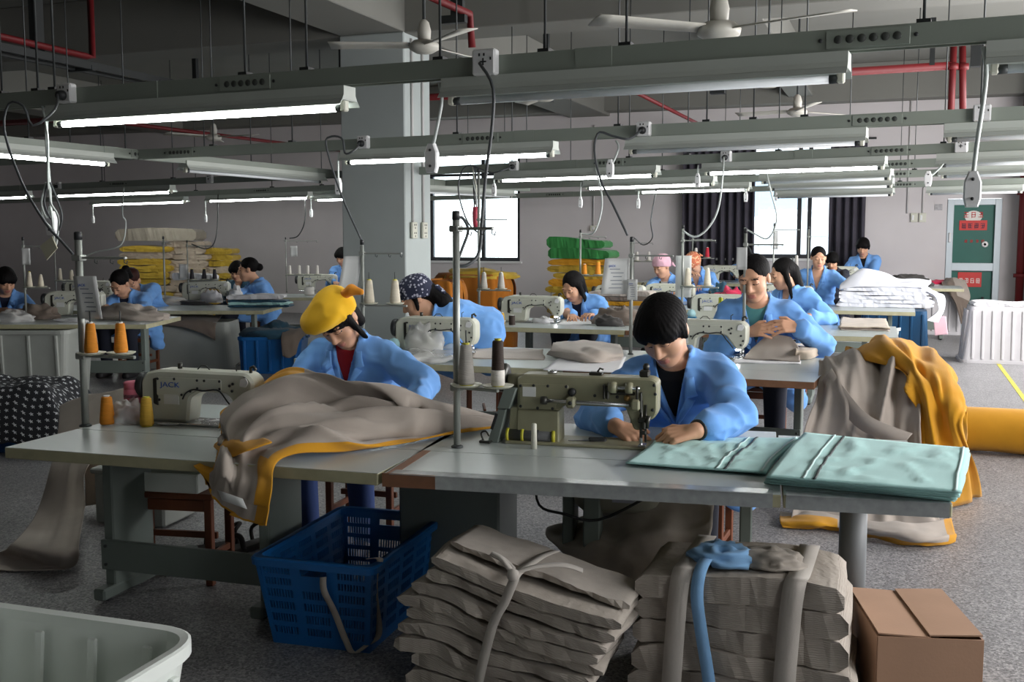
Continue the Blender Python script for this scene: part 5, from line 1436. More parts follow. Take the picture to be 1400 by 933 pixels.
# fourth row: folded stacks, red cloth, bowl, white gauze
for k, (m, nm_) in enumerate(((GREYC, 'lower grey'), (MUST, 'mustard'), (BROWNC, 'upper brown'), (GREYC, 'topmost grey'))):
    c = az(852, 423, T)
    P = [(-.36 + .02 * k, 0), (.36, 0)]
    o = thing('folded_cloth', nm_ + ' folded cloth in the stack left of the pink kerchief', 'cloth', (c[0], c[1] - .05, T + .004 + .055 * k), R(2 * k - 3), 'folded cloths on the fourth row table')
    layer(o, -.36, .36, -.2, .2, lambda q: .05 + .006 * math.sin(q * 9), lambda q: .0, 400 + k, m=m, nm='cloth')
lump((1000, 420), T, .2, .20, 21, REDC, 'bright red cloth heaped behind the woman holding grey cloth', 1.2, .8)
rag(None, az(984, 417, T), .14, .24, 23, NAVYC, 'crumpled_cloth', 'slate cloth heap left of the red cloth', 'cloth', 1.1, .8)
bw = thing('metal_bowl', 'steel bowl in front of the red cloth', 'bowl', az(1004, 424, T))
B().lathe([(0, .004), (.10, .0), (.14, .05), (.16, .09), (.165, .092), (.155, .088), (.13, .05), (.09, .012), (0, .012)], n=24).build('body', STEEL, bw)
gz = az(1205, 421, T)
for k in range(5):
    o = thing('gauze_sheet', ('lowest', 'second', 'third', 'fourth', 'fifth')[k] + ' folded sheet counted upward in the white gauze stack', 'gauze', (gz[0] + .03 + .02 * math.sin(k * 2), gz[1] + .38, T + .004 + .048 * k), R(1.5 * math.sin(k)), 'white gauze sheets')
    layer(o, -.56 + .015 * k, .56 - .02 * k, -.34, .34, lambda q, k=k: .045 + .008 * math.sin(q * 7 + k), lambda q: .0, 500 + k, m=GAUZE, nm='sheet')
net = [[gz + np.array([x, .05 + .1 * i, z]) for x, z in r_] for i, r_ in enumerate((((-.50, .23), (-.2, .25), (.2, .26), (.5, .25)), ((-.5, .3), (-.25, .42), (.15, .34), (.55, .30)), ((-.46, .30), (-.2, .46), (.2, .36), (.55, .31)), ((-.4, .26), (-.2, .36), (.2, .33), (.5, .27))))]
put('gauze_sheet', patch(net, 30, 36, folds(3, 3, 71), .04), GAUZE, 'loose crumpled white gauze on top of the gauze stack', 'gauze')
net = [[gz + np.array([x, y, z]) for x, y, z in r_] for r_ in (((.40, .1, .22), (.42, .35, .22), (.42, .6, .22)), ((.58, .08, .16), (.64, .3, .18), (.60, .6, .18)), ((.64, .05, .0), (.70, .3, .02), (.66, .6, .0)), ((.52, .02, -.14), (.64, .2, -.17), (.60, .5, -.12)))]
put('gauze_sheet', patch(net, 30, 30, folds(3, 4, 73), .05), GAUZE, 'white gauze hanging over the right end of the gauze stack', 'gauze')
net = [[gz + np.array([x, y, z]) for x, y, z in r_] for r_ in (((.60, .5, -.12), (.75, .5, -.12)), ((.63, .48, -.36), (.78, .48, -.34)))]
put('pink_sheet', patch(net, 10, 10), PINKC, 'pale pink sheet hanging behind the white gauze', 'cloth')
flat([(728 + 460, 391), (1262, 391), (1262, 384), (1196, 384)], .806, WHITEC, 'white sheet on the last row table behind the gauze', 'cloth', 30)
bl_ = az(1240, 392, .7)
tI2 = sewing_table((-.66, 16.9), 0, 1.5, 1.1, .35, 'last row end table behind the white gauze', z=.80)
rag(None, az(1238, 391, .80), .26, .16, 33, DARKC, 'crumpled_cloth', 'dark cloth heaped on the last row end table', 'cloth', 1.3, .8)
rag(None, az(1258, 391, .80), .12, .12, 35, WHITEC, 'crumpled_cloth', 'white cloth right of the dark heap on the last table', 'cloth', 1.3, .8)
cr2 = cw2.location
rag(None, (cr2.x - .02, cr2.y, .802), .2, .06, 36, REDC, 'crumpled_cloth', 'small red patterned cloth on the far white crate', 'cloth', 1.3, .8)
net = [[np.array([cr2.x + x, cr2.y + y, z]) for x, y, z in r_] for r_ in (((-.02, .1, .83), (.15, .1, .86), (.32, .1, .84)), ((.0, -.12, .86), (.16, -.14, .9), (.36, -.1, .86)), ((.02, -.34, .78), (.2, -.36, .72), (.42, -.32, .62)), ((.20, -.42, .52), (.28, -.42, .46), (.36, -.4, .42)), ((.30, -.42, .2), (.34, -.42, .18), (.37, -.42, .2)))]
put('draped_cloth', patch(net, 30, 24, folds(3, 3, 81), .04), [BROWNC, GREYC], 'brown cloth draped over the far white crate before the door', 'cloth', zone=lambda a, b: b > .5 and a < .6)
c1 = cw.location
o = thing('folded_cloth', 'white folded sheet lying on the upturned crate at the right', 'cloth', (c1.x, c1.y, .702), R(2))
layer(o, -.40, .42, -.26, .26, lambda q: .045 + .01 * math.sin(q * 8), lambda q: 0, 610, m=WHITEC, nm='sheet')
# stack with the green blanket, ochre cloth behind the patterned headscarf
def quilt_stack(c, rz, n, w, d, th, mats, words, where, z0=.0, skew=.02, seed=0, group='folded quilts in the stacks'):
    z = z0
    for k in range(n):
        m = mats[k % len(mats)] if not callable(mats) else mats(k)
        o = thing('folded_quilt', words(k) + ' ' + where, 'quilt', (c[0] + skew * math.sin(k * 2.1 + seed), c[1] + skew * math.cos(k * 1.3), z), R(rz + 2.5 * math.sin(k * 1.7)), group)
        t_ = th * (1 + .12 * math.sin(k * 3 + seed))
        layer(o, -w / 2, w / 2, -d / 2, d / 2, lambda q, t_=t_: t_ * .97 + .1 * t_ * math.sin(q * 8 + k), lambda q: 0, 700 + seed * 31 + k, m=m, nm='quilt', nx=16, ny=5)
        lo = layer(o, -w / 2 - .004, w / 2 + .006, -d / 2 - .012, -d / 2 + .05, lambda q, t_=t_: t_ * .62 + .1 * t_ * math.sin(q * 8 + k), lambda q, t_=t_: t_ * .4, 900 + k, m=m, nm='inner_fold', nx=14, ny=3)
        z += t_ * 1.0 + .003
    return z
ORD = ['lowest', 'second', 'third', 'fourth', 'fifth', 'sixth', 'seventh', 'eighth', 'ninth', 'tenth', 'eleventh', 'twelfth', 'thirteenth', 'fourteenth', 'fifteenth', 'sixteenth']
gp = ay(800, 400, 15.4)
zt = quilt_stack((gp[0], 15.4), 0, 12, .95, .6, .10, [YELC, YELC, MUST], lambda k: ORD[k] + ' yellow quilt from the floor', 'in the stack below the green blanket', seed=2, skew=.05)
for k in range(2):
    o = thing('folded_blanket', ('lower', 'upper')[k] + ' thick green blanket on top of the yellow stack', 'blanket', (gp[0] - .02 - .03 * k, 15.35, zt + .155 * k), R(4 * k), 'green blankets')
    layer(o, -.46, .48 - .06 * k, -.32, .3, lambda q, k=k: .15 + .02 * math.sin(q * 4 + k) - .02 * q, lambda q: 0, 960 + k, m=GREENC, nm='blanket', nx=22)
oc = thing('cloth_pile', 'ochre cloth pile with its lit top painted yellow behind the patterned headscarf', 'cloth pile', (ay(650, 400, 14.0)[0], 14.0, 0), 0)
def mound(parent, w, d, h, seed, m, nm, z0=0, fr=5):
    nu, nv = 30, 44
    v = np.linspace(0, 2 * math.pi, nv)[None]; u = np.linspace(0, 1, nu)[:, None]
    prof = np.where(u < .6, 1 + .0 * u, np.cos((u - .6) / .4 * math.pi / 2) ** .7); zz = np.minimum(u / .75, 1) ** 1.0
    fo = 1 + .10 * np.sin(v * fr + 2 * noise(v * 2, u * 2, 0, seed)) + .05 * noise(v * 5, u * 3, 0, seed + 1)
    x = np.sign(np.cos(v)) * np.abs(np.cos(v)) ** .7 * w / 2; y = np.sign(np.sin(v)) * np.abs(np.sin(v)) ** .7 * d / 2
    P = np.stack([x * prof * fo, y * prof * fo, z0 + h * (zz + .06 * noise(v * 2, u * 4, 0, seed + 3) * u)], 2)
    return B().grid(P).build(nm, m, parent)
mound(oc, 1.1, .7, 1.02, 5, ORC, 'heap', fr=17)
rag(oc, (.05, 0, .97), .42, .13, 41, YELC, 'painted_lit_top', sx=1.2, sy=.7)  # light on top of the ochre heap, put in as a yellow colour
oc2 = thing('cloth_pile', 'darker ochre cloth hanging over a rail right behind the patterned headscarf', 'cloth pile', (ay(605, 400, 12.6)[0], 12.6, 0), 0)
mound(oc2, .6, .5, .98, 8, ORC, 'heap', fr=11)
# ------------------------------------------------------------------ left side heaps and stacks
sp0 = ay(218, 400, 16.0); 
zA = quilt_stack((sp0[0] - .1, 15.9), 20, 12, .95, .6, .115, lambda k: YELC if k not in (5, 10) else BEIGEC, lambda k: ORD[k] + ' quilt from the floor', 'in the leftmost tall stack', seed=4, skew=.05)
sp1 = ay(264, 400, 16.2)
zB = quilt_stack((sp1[0], 16.2), 20, 13, .68, .55, .112, lambda k: BEIGEC if k not in (2, 3) else YELC, lambda k: ORD[k] + ' quilt from the floor', 'in the beige middle stack', seed=6, skew=.05)
sp2 = ay(306, 400, 16.5)
zC = quilt_stack((sp2[0], 16.5), 20, 12, .52, .55, .11, lambda k: YELC if k % 4 else BEIGEC, lambda k: ORD[k] + ' quilt from the floor', 'in the right yellow stack', seed=8, skew=.05)
o = thing('folded_quilt', 'thick grey quilt lying across the top of the leftmost stacks', 'quilt', (sp0[0] + .15, 15.95, max(zA, zB) + .004), R(20))
layer(o, -.75, .70, -.3, .3, lambda q: .20 + .03 * math.sin(q * 3), lambda q: 0, 990, m=WALLQ, nm='quilt')
lump((180, 437), T, .22, .14, 51, GREYC, 'grey cloth heap before the bent woman at the left', 1.7, .8)
lump((96, 440), T, .12, .03, 52, WHITEC, 'white scraps on the left worktable', 1.7, .7)
lump((18, 440), T, .16, .10, 53, FILM, 'clear film bag at the left edge of the left worktable', 1.3, .7, 'plastic bag', 'plastic_bag')
lump((52, 436), T, .16, .14, 54, BROWNC, 'brown cloth in film beside the left edge stand', 1.4, .7)
rag(None, az(141, 434, T), .055, .085, 55, BLUEB, 'pincushion', 'blue pincushion between machine and bent woman', 'pincushion', 1.1, 1)
tag(B().lathe([(0, 0), (.03, 0), (.03, .08), (.026, .09), (0, .09)], az(206, 437, T), 16).build('can', mat('teal_can', rgb(30, 130, 150), .4)), 'small teal can on the left worktable corner', 'can')
lump((226, 416), T, .22, .10, 56, FILM, 'clear film bag behind the left worktable', 1.4, .7, 'plastic bag', 'plastic_bag')
lump((262, 417), T, .14, .05, 57, DARKC, 'dark trimmings before the yellowed machine', 1.8, .6)
wm = az(276, 412, T); u20n = np.array([-math.sin(YAW), math.cos(YAW), 0])
o = thing('white_cloth', 'white cloth lying over the top of the yellowed machine', 'cloth', (wm[0] - .02, wm[1] + .0, T + .285), R(20))
layer(o, -.33, .22, -.14, .14, lambda q: .10 - .03 * q, lambda q: 0, 993, m=WHITEC, nm='cloth')
rag(None, az(323, 416, T), .10, .20, 58, WHITEC, 'white_ball', 'white cloth ball held up before the woman in profile', 'cloth', .9, .7)
rag(None, az(289, 414, T), .13, .15, 59, WHITEC, 'crumpled_cloth', 'white cloth lump under the arm of the yellowed machine', 'cloth', 1.1, .5)
for k, (m, nm_) in enumerate(((NAVYC, 'lower slate'), (TEAL, 'middle pale teal'), (NAVYC, 'upper slate'), (WHITEC, 'top white'))):
    c = az(350, 421, T)
    o = thing('folded_cloth', nm_ + ' sheet in the stack on the end of the left table', 'cloth', (c[0] - .02 * k, c[1] + .14, T + .004 + .03 * k + (.0 if k < 3 else .01)), R(20 + 2 * k), 'folded sheets on the left table end')
    layer(o, -.38 + .01 * k, .36 - .03 * (k == 3), -.16, .16, lambda q, k=k: (.028 if k < 3 else .05) + .006 * math.sin(q * 9 + k), lambda q: 0, 430 + k, m=m, nm='sheet')
flat([(462, 400), (500, 400), (500, 394), (466, 394)], T + .005, WHITEC, 'white sheet on the far table behind the yellow cap', 'cloth', 33)
bbl = bb.location
rag(None, (bbl.x, bbl.y, .40), .34, .15, 61, NAVYC, 'crumpled_cloth', 'slate cloth filling the blue basket at the left', 'cloth', 1.0, .7)
net = [[np.array([bbl.x + x, bbl.y + y, z]) for x, y, z in r_] for r_ in (((.16, .1, .46), (.3, .15, .48), (.44, .2, .46)), ((.2, -.1, .5), (.34, -.06, .5), (.48, .0, .47)), ((.26, -.26, .42), (.36, -.24, .40), (.46, -.18, .40)), ((.30, -.30, .22), (.37, -.28, .2), (.42, -.22, .24)))]
put('draped_cloth', patch(net, 20, 18, folds(3, 3, 83), .02), BROWNC, 'brown cloth hanging out of the blue basket at the left', 'cloth')
bxl = bx.location
net = [[np.array([bxl.x, bxl.y, 0]) + u20 * x + u20n * y + np.array([0, 0, z]) for x, y, z in r_] for r_ in (((-.5, .3, .58), (-.1, .3, .60), (.3, .3, .58)), ((-.5, -.1, .59), (-.05, -.05, .62), (.36, .0, .58)), ((-.45, -.32, .56), (.05, -.33, .57), (.40, -.33, .52)), ((.05, -.36, .50), (.26, -.37, .42), (.40, -.36, .34)))]
put('draped_cloth', patch(net, 24, 24, folds(3, 3, 85), .02), BROWNC, 'brown grey cloth slipping over the front of the grey box', 'cloth')
# stool, tray, shelf things under the front left table
WOOD = mat('red_brown_wood', rgb(112, 62, 36), .5, var=.25, scale=6, stretch=(1, 1, .12))
def stool(p, rz, label, w=.34, d=.26, h=.44, m=None):
    o = thing('wooden_stool', label, 'stool', (p[0], p[1], 0), rz, 'stools of the sewing workers')
    m = m or WOOD
    B().box((0, 0, h - .014), (w, d, .028), .006).build('seat', m, o)
    for sx in (-1, 1):
        for sy in (-1, 1):
            B().box((sx * (w / 2 - .03), sy * (d / 2 - .03), (h - .028) / 2), (.034, .034, h - .028), .003).build('leg', m, o)
    for sx in (-1, 1):
        B().box((sx * (w / 2 - .03), 0, .13), (.02, d - .08, .03), .003).build('stretcher', m, o)
    B().box((0, 0, .2), (w - .08, .02, .03), .003).build('rail', m, o)
    B().box((0, -(d / 2 - .03), h - .06), (w - .08, .018, .05), .002).build('apron', m, o)
    return o
s0 = az(236, 800, 0)
stool((s0[0] - .05, s0[1] + .12), R(10), 'red brown wooden stool under the front left table carrying a white tray', h=.42, w=.46)
tr = thing('white_tray', 'shallow white box on the stool under the front left table', 'tray', (s0[0] - .08, s0[1] + .1, .421), R(8))
for c, d in (((0, -.11, .045), (.40, .008, .085)), ((0, .11, .045), (.40, .008, .085)), ((-.2, 0, .045), (.008, .22, .085)), ((.2, 0, .045), (.008, .22, .085)), ((0, 0, .004), (.40, .22, .008))):
    B().box(c, d, .002).build('side', WHITEC if False else BIN, tr)
for k, (px, lab) in enumerate(((300, 'left dark strapped sandal under the front left table'), (336, 'right dark strapped sandal under the front left table'))):
    q = az(px, 752, 0)
    o = thing('sandal', lab, 'sandal', q, R(-35 + 20 * k))
    B().prism(rounded([(-.045, -.13), (.045, -.13), (.05, .02), (.035, .13), (-.035, .13), (-.04, .02)], .03), 0, .03, .006, 'xy').build('sole', DARKC, o)
    B().tube(spline([(-.045, -.05, .02), (-.03, -.05, .07), (0, -.05, .085), (.03, -.05, .07), (.045, -.05, .02)], 16), .014, 8).build('strap', DARKC, o)
    B().tube(spline([(-.04, .08, .02), (-.035, .07, .09), (0, .11, .12), (.035, .07, .09), (.04, .08, .02)], 16), .010, 8).build('heel_strap', DARKC, o)
gb = az(150, 730, 0)
o = thing('storage_box', 'low grey box behind the left leg of the front table', 'box', (gb[0], gb[1] + .3, 0), R(6))
B().box((0, 0, .15), (.42, .34, .28), .012).build('body', GBIN, o); B().box((0, 0, .30), (.45, .37, .03), .008).build('lid', GBIN, o)
# ------------------------------------------------------------------ cables between troughs and stands
cable([pA, ay(75, 150, 4.0), ay(45, 172, 3.9), ay(32, 145, 3.9), ay(12, 142, 3.9), ay(6, 180, 3.9), ay(30, 250, 3.85), ay(62, 305, 3.8), ay(84, 330, 3.8), ay(100, 348, 3.8)], .006, CABLE, 'dark looping cable from the left plug box down to the front left stand')
cable([pB, ay(674, 120, 4.15), ay(672, 180, 4.15), ay(664, 240, 4.1), ay(659, 300, 4.05), ay(655, 345, 4.0), ay(640, 362, 3.95), ay(625, 364, 3.93)], .007, CABLE, 'dark cable hanging from the round box to the front centre stand')
cable([ay(623, 300, 3.95), ay(632, 298, 3.97), ay(640, 315, 3.98), ay(632, 340, 3.96), ay(626, 356, 3.94)], .006, CABLE, 'short cable loop at the top of the front centre stand')
cable([pC, ay(485, 205, 7.0), ay(472, 210, 7.0), ay(468, 190, 7.0), ay(452, 187, 7.0), ay(446, 200, 7.0), ay(466, 265, 7.0), ay(494, 328, 7.0)], .008, CABLE, 'dark looping cable from the plug box to the stand before the pillar')
cable([pD, ay(860, 190, 7.1), ay(838, 186, 7.1), ay(818, 182, 7.1), ay(813, 210, 7.1), ay(822, 248, 7.05), ay(838, 280, 7.0), ay(858, 322, 6.95)], .008, CABLE, 'dark looping cable from the plug box above the black haired worker')
cable([T3.wpt(T3.at(815), -.03, 0), ay(822, 262, 10), ay(822, 290, 10), ay(812, 318, 10), ay(796, 320, 10.2)], .008, WCABLE, 'thin pale cable curving down to the stand near the green blanket')
cable([pE, ay(988, 240, 9.8), ay(982, 285, 9.8), ay(968, 312, 9.8), ay(950, 324, 9.8), ay(934, 316, 9.8)], .009, WCABLE, 'pale cable from the lit right trough to the third row stand')
cable([pF, ay(1054, 262, 11.8), ay(1062, 300, 12.2), ay(1050, 326, 12.5), ay(1032, 320, 12.6), ay(1018, 312, 12.7)], .009, WCABLE, 'pale cable in front of the second window')
cable([pH, ay(690, 232, 10.0), ay(670, 236, 10.0), ay(640, 226, 10.0), ay(628, 245, 10.0), ay(628, 270, 10.0), ay(640, 305, 10.0), ay(656, 320, 10.0)], .008, CABLE, 'dark thin cable looping before the bright window')
cable([T3.wpt(T3.at(172), -.03, .0), ay(167, 290, 9), ay(172, 305, 9), ay(165, 335, 9), ay(130, 345, 9), ay(117, 350, 9)], .007, WCABLE, 'thin pale wire hanging behind the front left stand')
cable([T4.wpt(T4.at(300), -.03, 0), ay(296, 320, 11), ay(284, 340, 11), ay(262, 334, 11)], .007, CABLE, 'thin dark wire hanging before the beige stack')
cable([T5.wpt(T5.at(418), -.03, 0), ay(417, 300, 12), ay(408, 322, 12), ay(396, 326, 12)], .008, CABLE, 'thin dark wire left of the pillar')
cable([T5.wpt(T5.at(900), -.03, 0), ay(890, 300, 13), ay(892, 325, 13.5), ay(880, 335, 14), ay(868, 326, 14)], .008, CABLE, 'thin dark wire before the wall left of the curtain')
tk = thing('cord_tangle', 'tangle of spare cords and a folded paper tag hanging at the left', 'cord tangle', ay(66, 255, 4.25))
q_ = T1.wpt(T1.at(64), -.03, 0) - np.array(tk.location)
B().tube(spline([q_, q_ * .6 + np.array([.02, 0, 0]), (.0, 0, .05), (.0, 0, -.05)], 14), .006, 6).build('cord', WCABLE, tk)
rr = random.Random(4)
for k in range(5):
    x = rr.uniform(-.05, .05)
    B().tube(spline([(x * .3, 0, .02), (x, rr.uniform(-.03, .03), -.08), (x * 1.4 + .02, 0, -.16), (x * .5, .02, -.1 - .05 * k), (.02, 0, -.22)], 18), .005, 6).build('cord', (WCABLE, CABLE)[k % 2], tk)
B().prism([(-.07, -.30), (.01, -.25), (.04, -.31), (-.03, -.37)], .0, .004, 0, 'xz').build('paper_tag', mat('tag_paper', rgb(206, 204, 180), .7), tk)
cb = thing('cable_bundle', 'twisted cable bundle with red tape hanging to the tall stand at the window', 'cable bundle', T3.wpt(T3.at(652), -.05, .07))
for k in range(4):
    B().tube([(.015 * math.cos(t * 9 + k * 1.57) - .0 + .02 * t, .015 * math.sin(t * 9 + k * 1.57), -.66 * t) for t in np.linspace(0, 1, 26)], .008, 6).build('cord', (CABLE, WCABLE, CREAM, CABLE)[k], cb)
B().lathe([(.026, -.66), (.034, -.60), (.036, -.50), (.028, -.44)], (.015, 0, 0), 14).build('red_tape', mat('red_tape', rgb(176, 60, 80), .5, var=.3, scale=40), cb)
tag(B().lathe([(0, 0), (.025, 0), (.028, .03), (.02, .05), (0, .05)], az(597, 200, 2.4), 8).build('hook_pad', CREAM), 'small cream pad on the nearest trough', 'pad') if False else None
# ------------------------------------------------------------------ people: signed-distance bodies turned into one surface
class Field:
    def __init__(s, lo, hi, h):
        s.lo = np.array(lo, float); s.h = h
        s.n = np.ceil((np.array(hi) - s.lo) / h).astype(int) + 1
        s.d = np.full(s.n, .12, np.float32)
        s.ax = [s.lo[i] + h * np.arange(s.n[i]) for i in range(3)]
    def sl(s, lo, hi):
        a = np.clip(np.floor((np.array(lo) - s.lo) / s.h).astype(int), 0, s.n); b = np.clip(np.ceil((np.array(hi) - s.lo) / s.h).astype(int) + 1, 0, s.n)
        if np.any(b - a < 1): return None, None
        q = tuple(slice(i, j) for i, j in zip(a, b))
        X, Y, Z = np.meshgrid(s.ax[0][q[0]], s.ax[1][q[1]], s.ax[2][q[2]], indexing='ij')
        return q, np.stack([X, Y, Z], -1).astype(np.float32)
    def op(s, q, d, k, sub=False):
        a = s.d[q]
        if sub:
            h = np.clip(.5 - .5 * (a + d) / k, 0, 1); s.d[q] = a * (1 - h) - d * h + k * h * (1 - h)
        else:
            h = np.clip(.5 + .5 * (d - a) / k, 0, 1); s.d[q] = d * (1 - h) + a * h - k * h * (1 - h)
    def cap(s, a, b, r1, r2, k=.01):
        a, b = np.array(a, np.float32), np.array(b, np.float32); m = max(r1, r2) + k + 2 * s.h
        q, P = s.sl(np.minimum(a, b) - m, np.maximum(a, b) + m)
        if q is None: return
        ba = b - a; t = np.clip(((P - a) @ ba) / (ba @ ba + 1e-9), 0, 1)
        s.op(q, np.linalg.norm(P - a - t[..., None] * ba, axis=-1) - (r1 + (r2 - r1) * t), k)
    def ell(s, c, r, M=None, k=.01, sub=False):
        c, r = np.array(c, np.float32), np.array(r, np.float32); m = r.max() + k + 2 * s.h
        q, P = s.sl(c - m, c + m)
        if q is None: return
        P = P - c
        if M is not None: P = P @ np.array(M, np.float32)
        l = np.linalg.norm(P / r, axis=-1); g = np.linalg.norm(P / (r * r), axis=-1)
        s.op(q, l * (l - 1) / (g + 1e-6), k, sub)
    def tube(s, o, M, L, prof, k, grow=0.0):
        """elliptic trunk along the local z of frame M (columns x, y, z) from o; prof rows t, wx, wy"""
        o = np.array(o, np.float32); m = L + .3
        c = o + np.array(M)[:, 2] * L / 2
        q, P = s.sl(c - np.array([.36, .36, L / 2 + .2]), c + np.array([.36, .36, L / 2 + .2]))
        Q = (P - o) @ np.array(M, np.float32)
        t = Q[..., 2] / L; p = np.array(prof)
        wx = np.interp(t, p[:, 0], p[:, 1]) + grow; wy = np.interp(t, p[:, 0], p[:, 2]) + grow
        d = (np.sqrt((Q[..., 0] / wx) ** 2 + (Q[..., 1] / wy) ** 2) - 1) * np.minimum(wx, wy)
        d = np.maximum(d, np.maximum(-Q[..., 2] - .06, Q[..., 2] - L * 1.02))
        s.op(q, d.astype(np.float32), k)
    def mesh(s):
        d = s.d; S = d < 0
        c = np.zeros(s.n - 1, np.int8)
        for i in (0, 1):
            for j in (0, 1):
                for k in (0, 1): c += S[i:s.n[0] - 1 + i, j:s.n[1] - 1 + j, k:s.n[2] - 1 + k]
        I = np.argwhere((c > 0) & (c < 8))
        idx = np.full(s.n - 1, -1, np.int64); idx[tuple(I.T)] = np.arange(len(I))
        acc = np.zeros((len(I), 3)); cnt = np.zeros(len(I))
        off = [(i, j, k) for i in (0, 1) for j in (0, 1) for k in (0, 1)]
        val = {o: d[I[:, 0] + o[0], I[:, 1] + o[1], I[:, 2] + o[2]].astype(float) for o in off}
        for o in off:
            for a in range(3):
                if o[a]: continue
                p = list(o); p[a] = 1; p = tuple(p)
                v0, v1 = val[o], val[p]; m = (v0 < 0) != (v1 < 0)
                t = np.where(m, v0 / (v0 - v1 + 1e-12 * (v0 == v1)), 0)
                for q in range(3): acc[:, q] += m * (o[q] + (t if q == a else 0))
                cnt += m
        V = (I + acc / cnt[:, None]) * s.h + s.lo
        F = []
        for a in range(3):
            sl0 = [slice(None)] * 3; sl1 = [slice(None)] * 3; sl0[a] = slice(0, -1); sl1[a] = slice(1, None)
            E = np.argwhere(S[tuple(sl0)] != S[tuple(sl1)])
            b_, c_ = (a + 1) % 3, (a + 2) % 3
            E = E[(E[:, b_] > 0) & (E[:, c_] > 0) & (E[:, b_] < s.n[b_] - 1) & (E[:, c_] < s.n[c_] - 1)]
            def cell(db, dc):
                q = E.copy(); q[:, b_] -= db; q[:, c_] -= dc
                return idx[q[:, 0], q[:, 1], q[:, 2]]
            Q = np.stack([cell(1, 1), cell(0, 1), cell(0, 0), cell(1, 0)], 1)
            fl = ~S[E[:, 0], E[:, 1], E[:, 2]]
            Q[fl] = Q[fl][:, ::-1]
            F.append(Q)
        F = np.concatenate(F); F = F[(F >= 0).all(1)]
        return V, F
def mesh_obj(name, V, F, mats_, parent, mi=None):
    me = bpy.data.meshes.new(name)
    me.vertices.add(len(V)); me.vertices.foreach_set('co', V.astype(np.float32).ravel())
    me.loops.add(len(F) * 4); me.loops.foreach_set('vertex_index', F.astype(np.int32).ravel())
    me.polygons.add(len(F)); me.polygons.foreach_set('loop_start', np.arange(0, len(F) * 4, 4, dtype=np.int32))
    for m in mats_: me.materials.append(m)
    me.polygons.foreach_set('use_smooth', np.ones(len(F), bool))
    if mi is not None: me.polygons.foreach_set('material_index', mi.astype(np.int32))
    me.update(calc_edges=True); me.validate()
    o = bpy.data.objects.new(name, me); col.objects.link(o); o.parent = parent
    return o
SKIN = mat('skin', rgb(206, 158, 128), .5, var=.06, scale=12, spec=.35)
LIPS = mat('lips', rgb(184, 118, 104), .5); BROW = mat('brow_hair', rgb(46, 36, 32), .8)
HAIRB = mat('black_hair', rgb(13, 11, 11), .7, spec=.15, var=.25, scale=30, bump=.6, bscale=90, stretch=(1, 1, .25)); HAIRR = mat('reddish_hair', rgb(58, 30, 26), .6, spec=.2, var=.25, scale=30, bump=.6, bscale=90, stretch=(1, 1, .25))
COAT = mat('blue_coat_cotton', rgb(116, 168, 232), .9, var=.05, scale=7, bump=.15, bscale=300, spec=.2, sheen=.1)
COATB = mat('blue_button', rgb(130, 180, 230), .4)
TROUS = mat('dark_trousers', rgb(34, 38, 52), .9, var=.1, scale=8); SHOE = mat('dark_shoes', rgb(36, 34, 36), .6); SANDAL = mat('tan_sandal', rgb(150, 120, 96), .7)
BLKSH = cloth('black_undershirt', rgb(22, 22, 25)); REDSH = cloth('red_undershirt', rgb(170, 40, 50)); TEALSH = cloth('teal_undershirt', rgb(90, 150, 150)); NAVSH = cloth('navy_undershirt', rgb(36, 40, 60)); WHTSH = cloth('white_undershirt', rgb(206, 200, 190))
CAPY = cloth('yellow_cap_cloth', rgb(236, 184, 40)); CAPO = cloth('orange_cap_lining', rgb(226, 146, 46)); PINKK = cloth('pink_kerchief', rgb(214, 170, 184))
def pattern(name, a, c, scale, thr):
    m = bpy.data.materials.new(name); m.use_nodes = True
    nt = m.node_tree; b = nt.nodes['Principled BSDF']; b.inputs['Roughness'].default_value = .9
    tc = nt.nodes.new('ShaderNodeTexCoord'); v = nt.nodes.new('ShaderNodeTexVoronoi'); v.inputs['Scale'].default_value = scale
    nt.links.new(tc.outputs['Object'], v.inputs['Vector'])
    g = nt.nodes.new('ShaderNodeMath'); g.operation = 'LESS_THAN'; g.inputs[1].default_value = thr
    nt.links.new(v.outputs['Distance'], g.inputs[0])
    mx = nt.nodes.new('ShaderNodeMix'); mx.data_type = 'RGBA'; mx.inputs['A'].default_value = a; mx.inputs['B'].default_value = c
    nt.links.new(g.outputs[0], mx.inputs['Factor']); nt.links.new(mx.outputs['Result'], b.inputs['Base Color'])
    return m
NAVYP = pattern('navy_flower_print', rgb(40, 44, 66), rgb(176, 176, 190), 38, .36); ORAP = pattern('orange_flower_print', rgb(196, 110, 80), rgb(222, 180, 140), 34, .4)
def rot(yaw, pitch, roll):
    return np.array((Matrix.Rotation(R(yaw), 3, 'Z') @ Matrix.Rotation(R(pitch), 3, 'X') @ Matrix.Rotation(R(roll), 3, 'Y')))
def unit(v):
    v = np.array(v, float); return v / (np.linalg.norm(v) + 1e-9)
def ik(S, W, l1, l2, pole):
    S, W = np.array(S, float), np.array(W, float); d = W - S; D = min(np.linalg.norm(d), (l1 + l2) * .995); u = unit(d)
    W = S + u * D; a = (l1 * l1 - l2 * l2 + D * D) / (2 * D); hh = math.sqrt(max(0, l1 * l1 - a * a))
    p = np.array(pole, float); p = unit(p - u * (p @ u))
    return S + u * a + p * hh, W
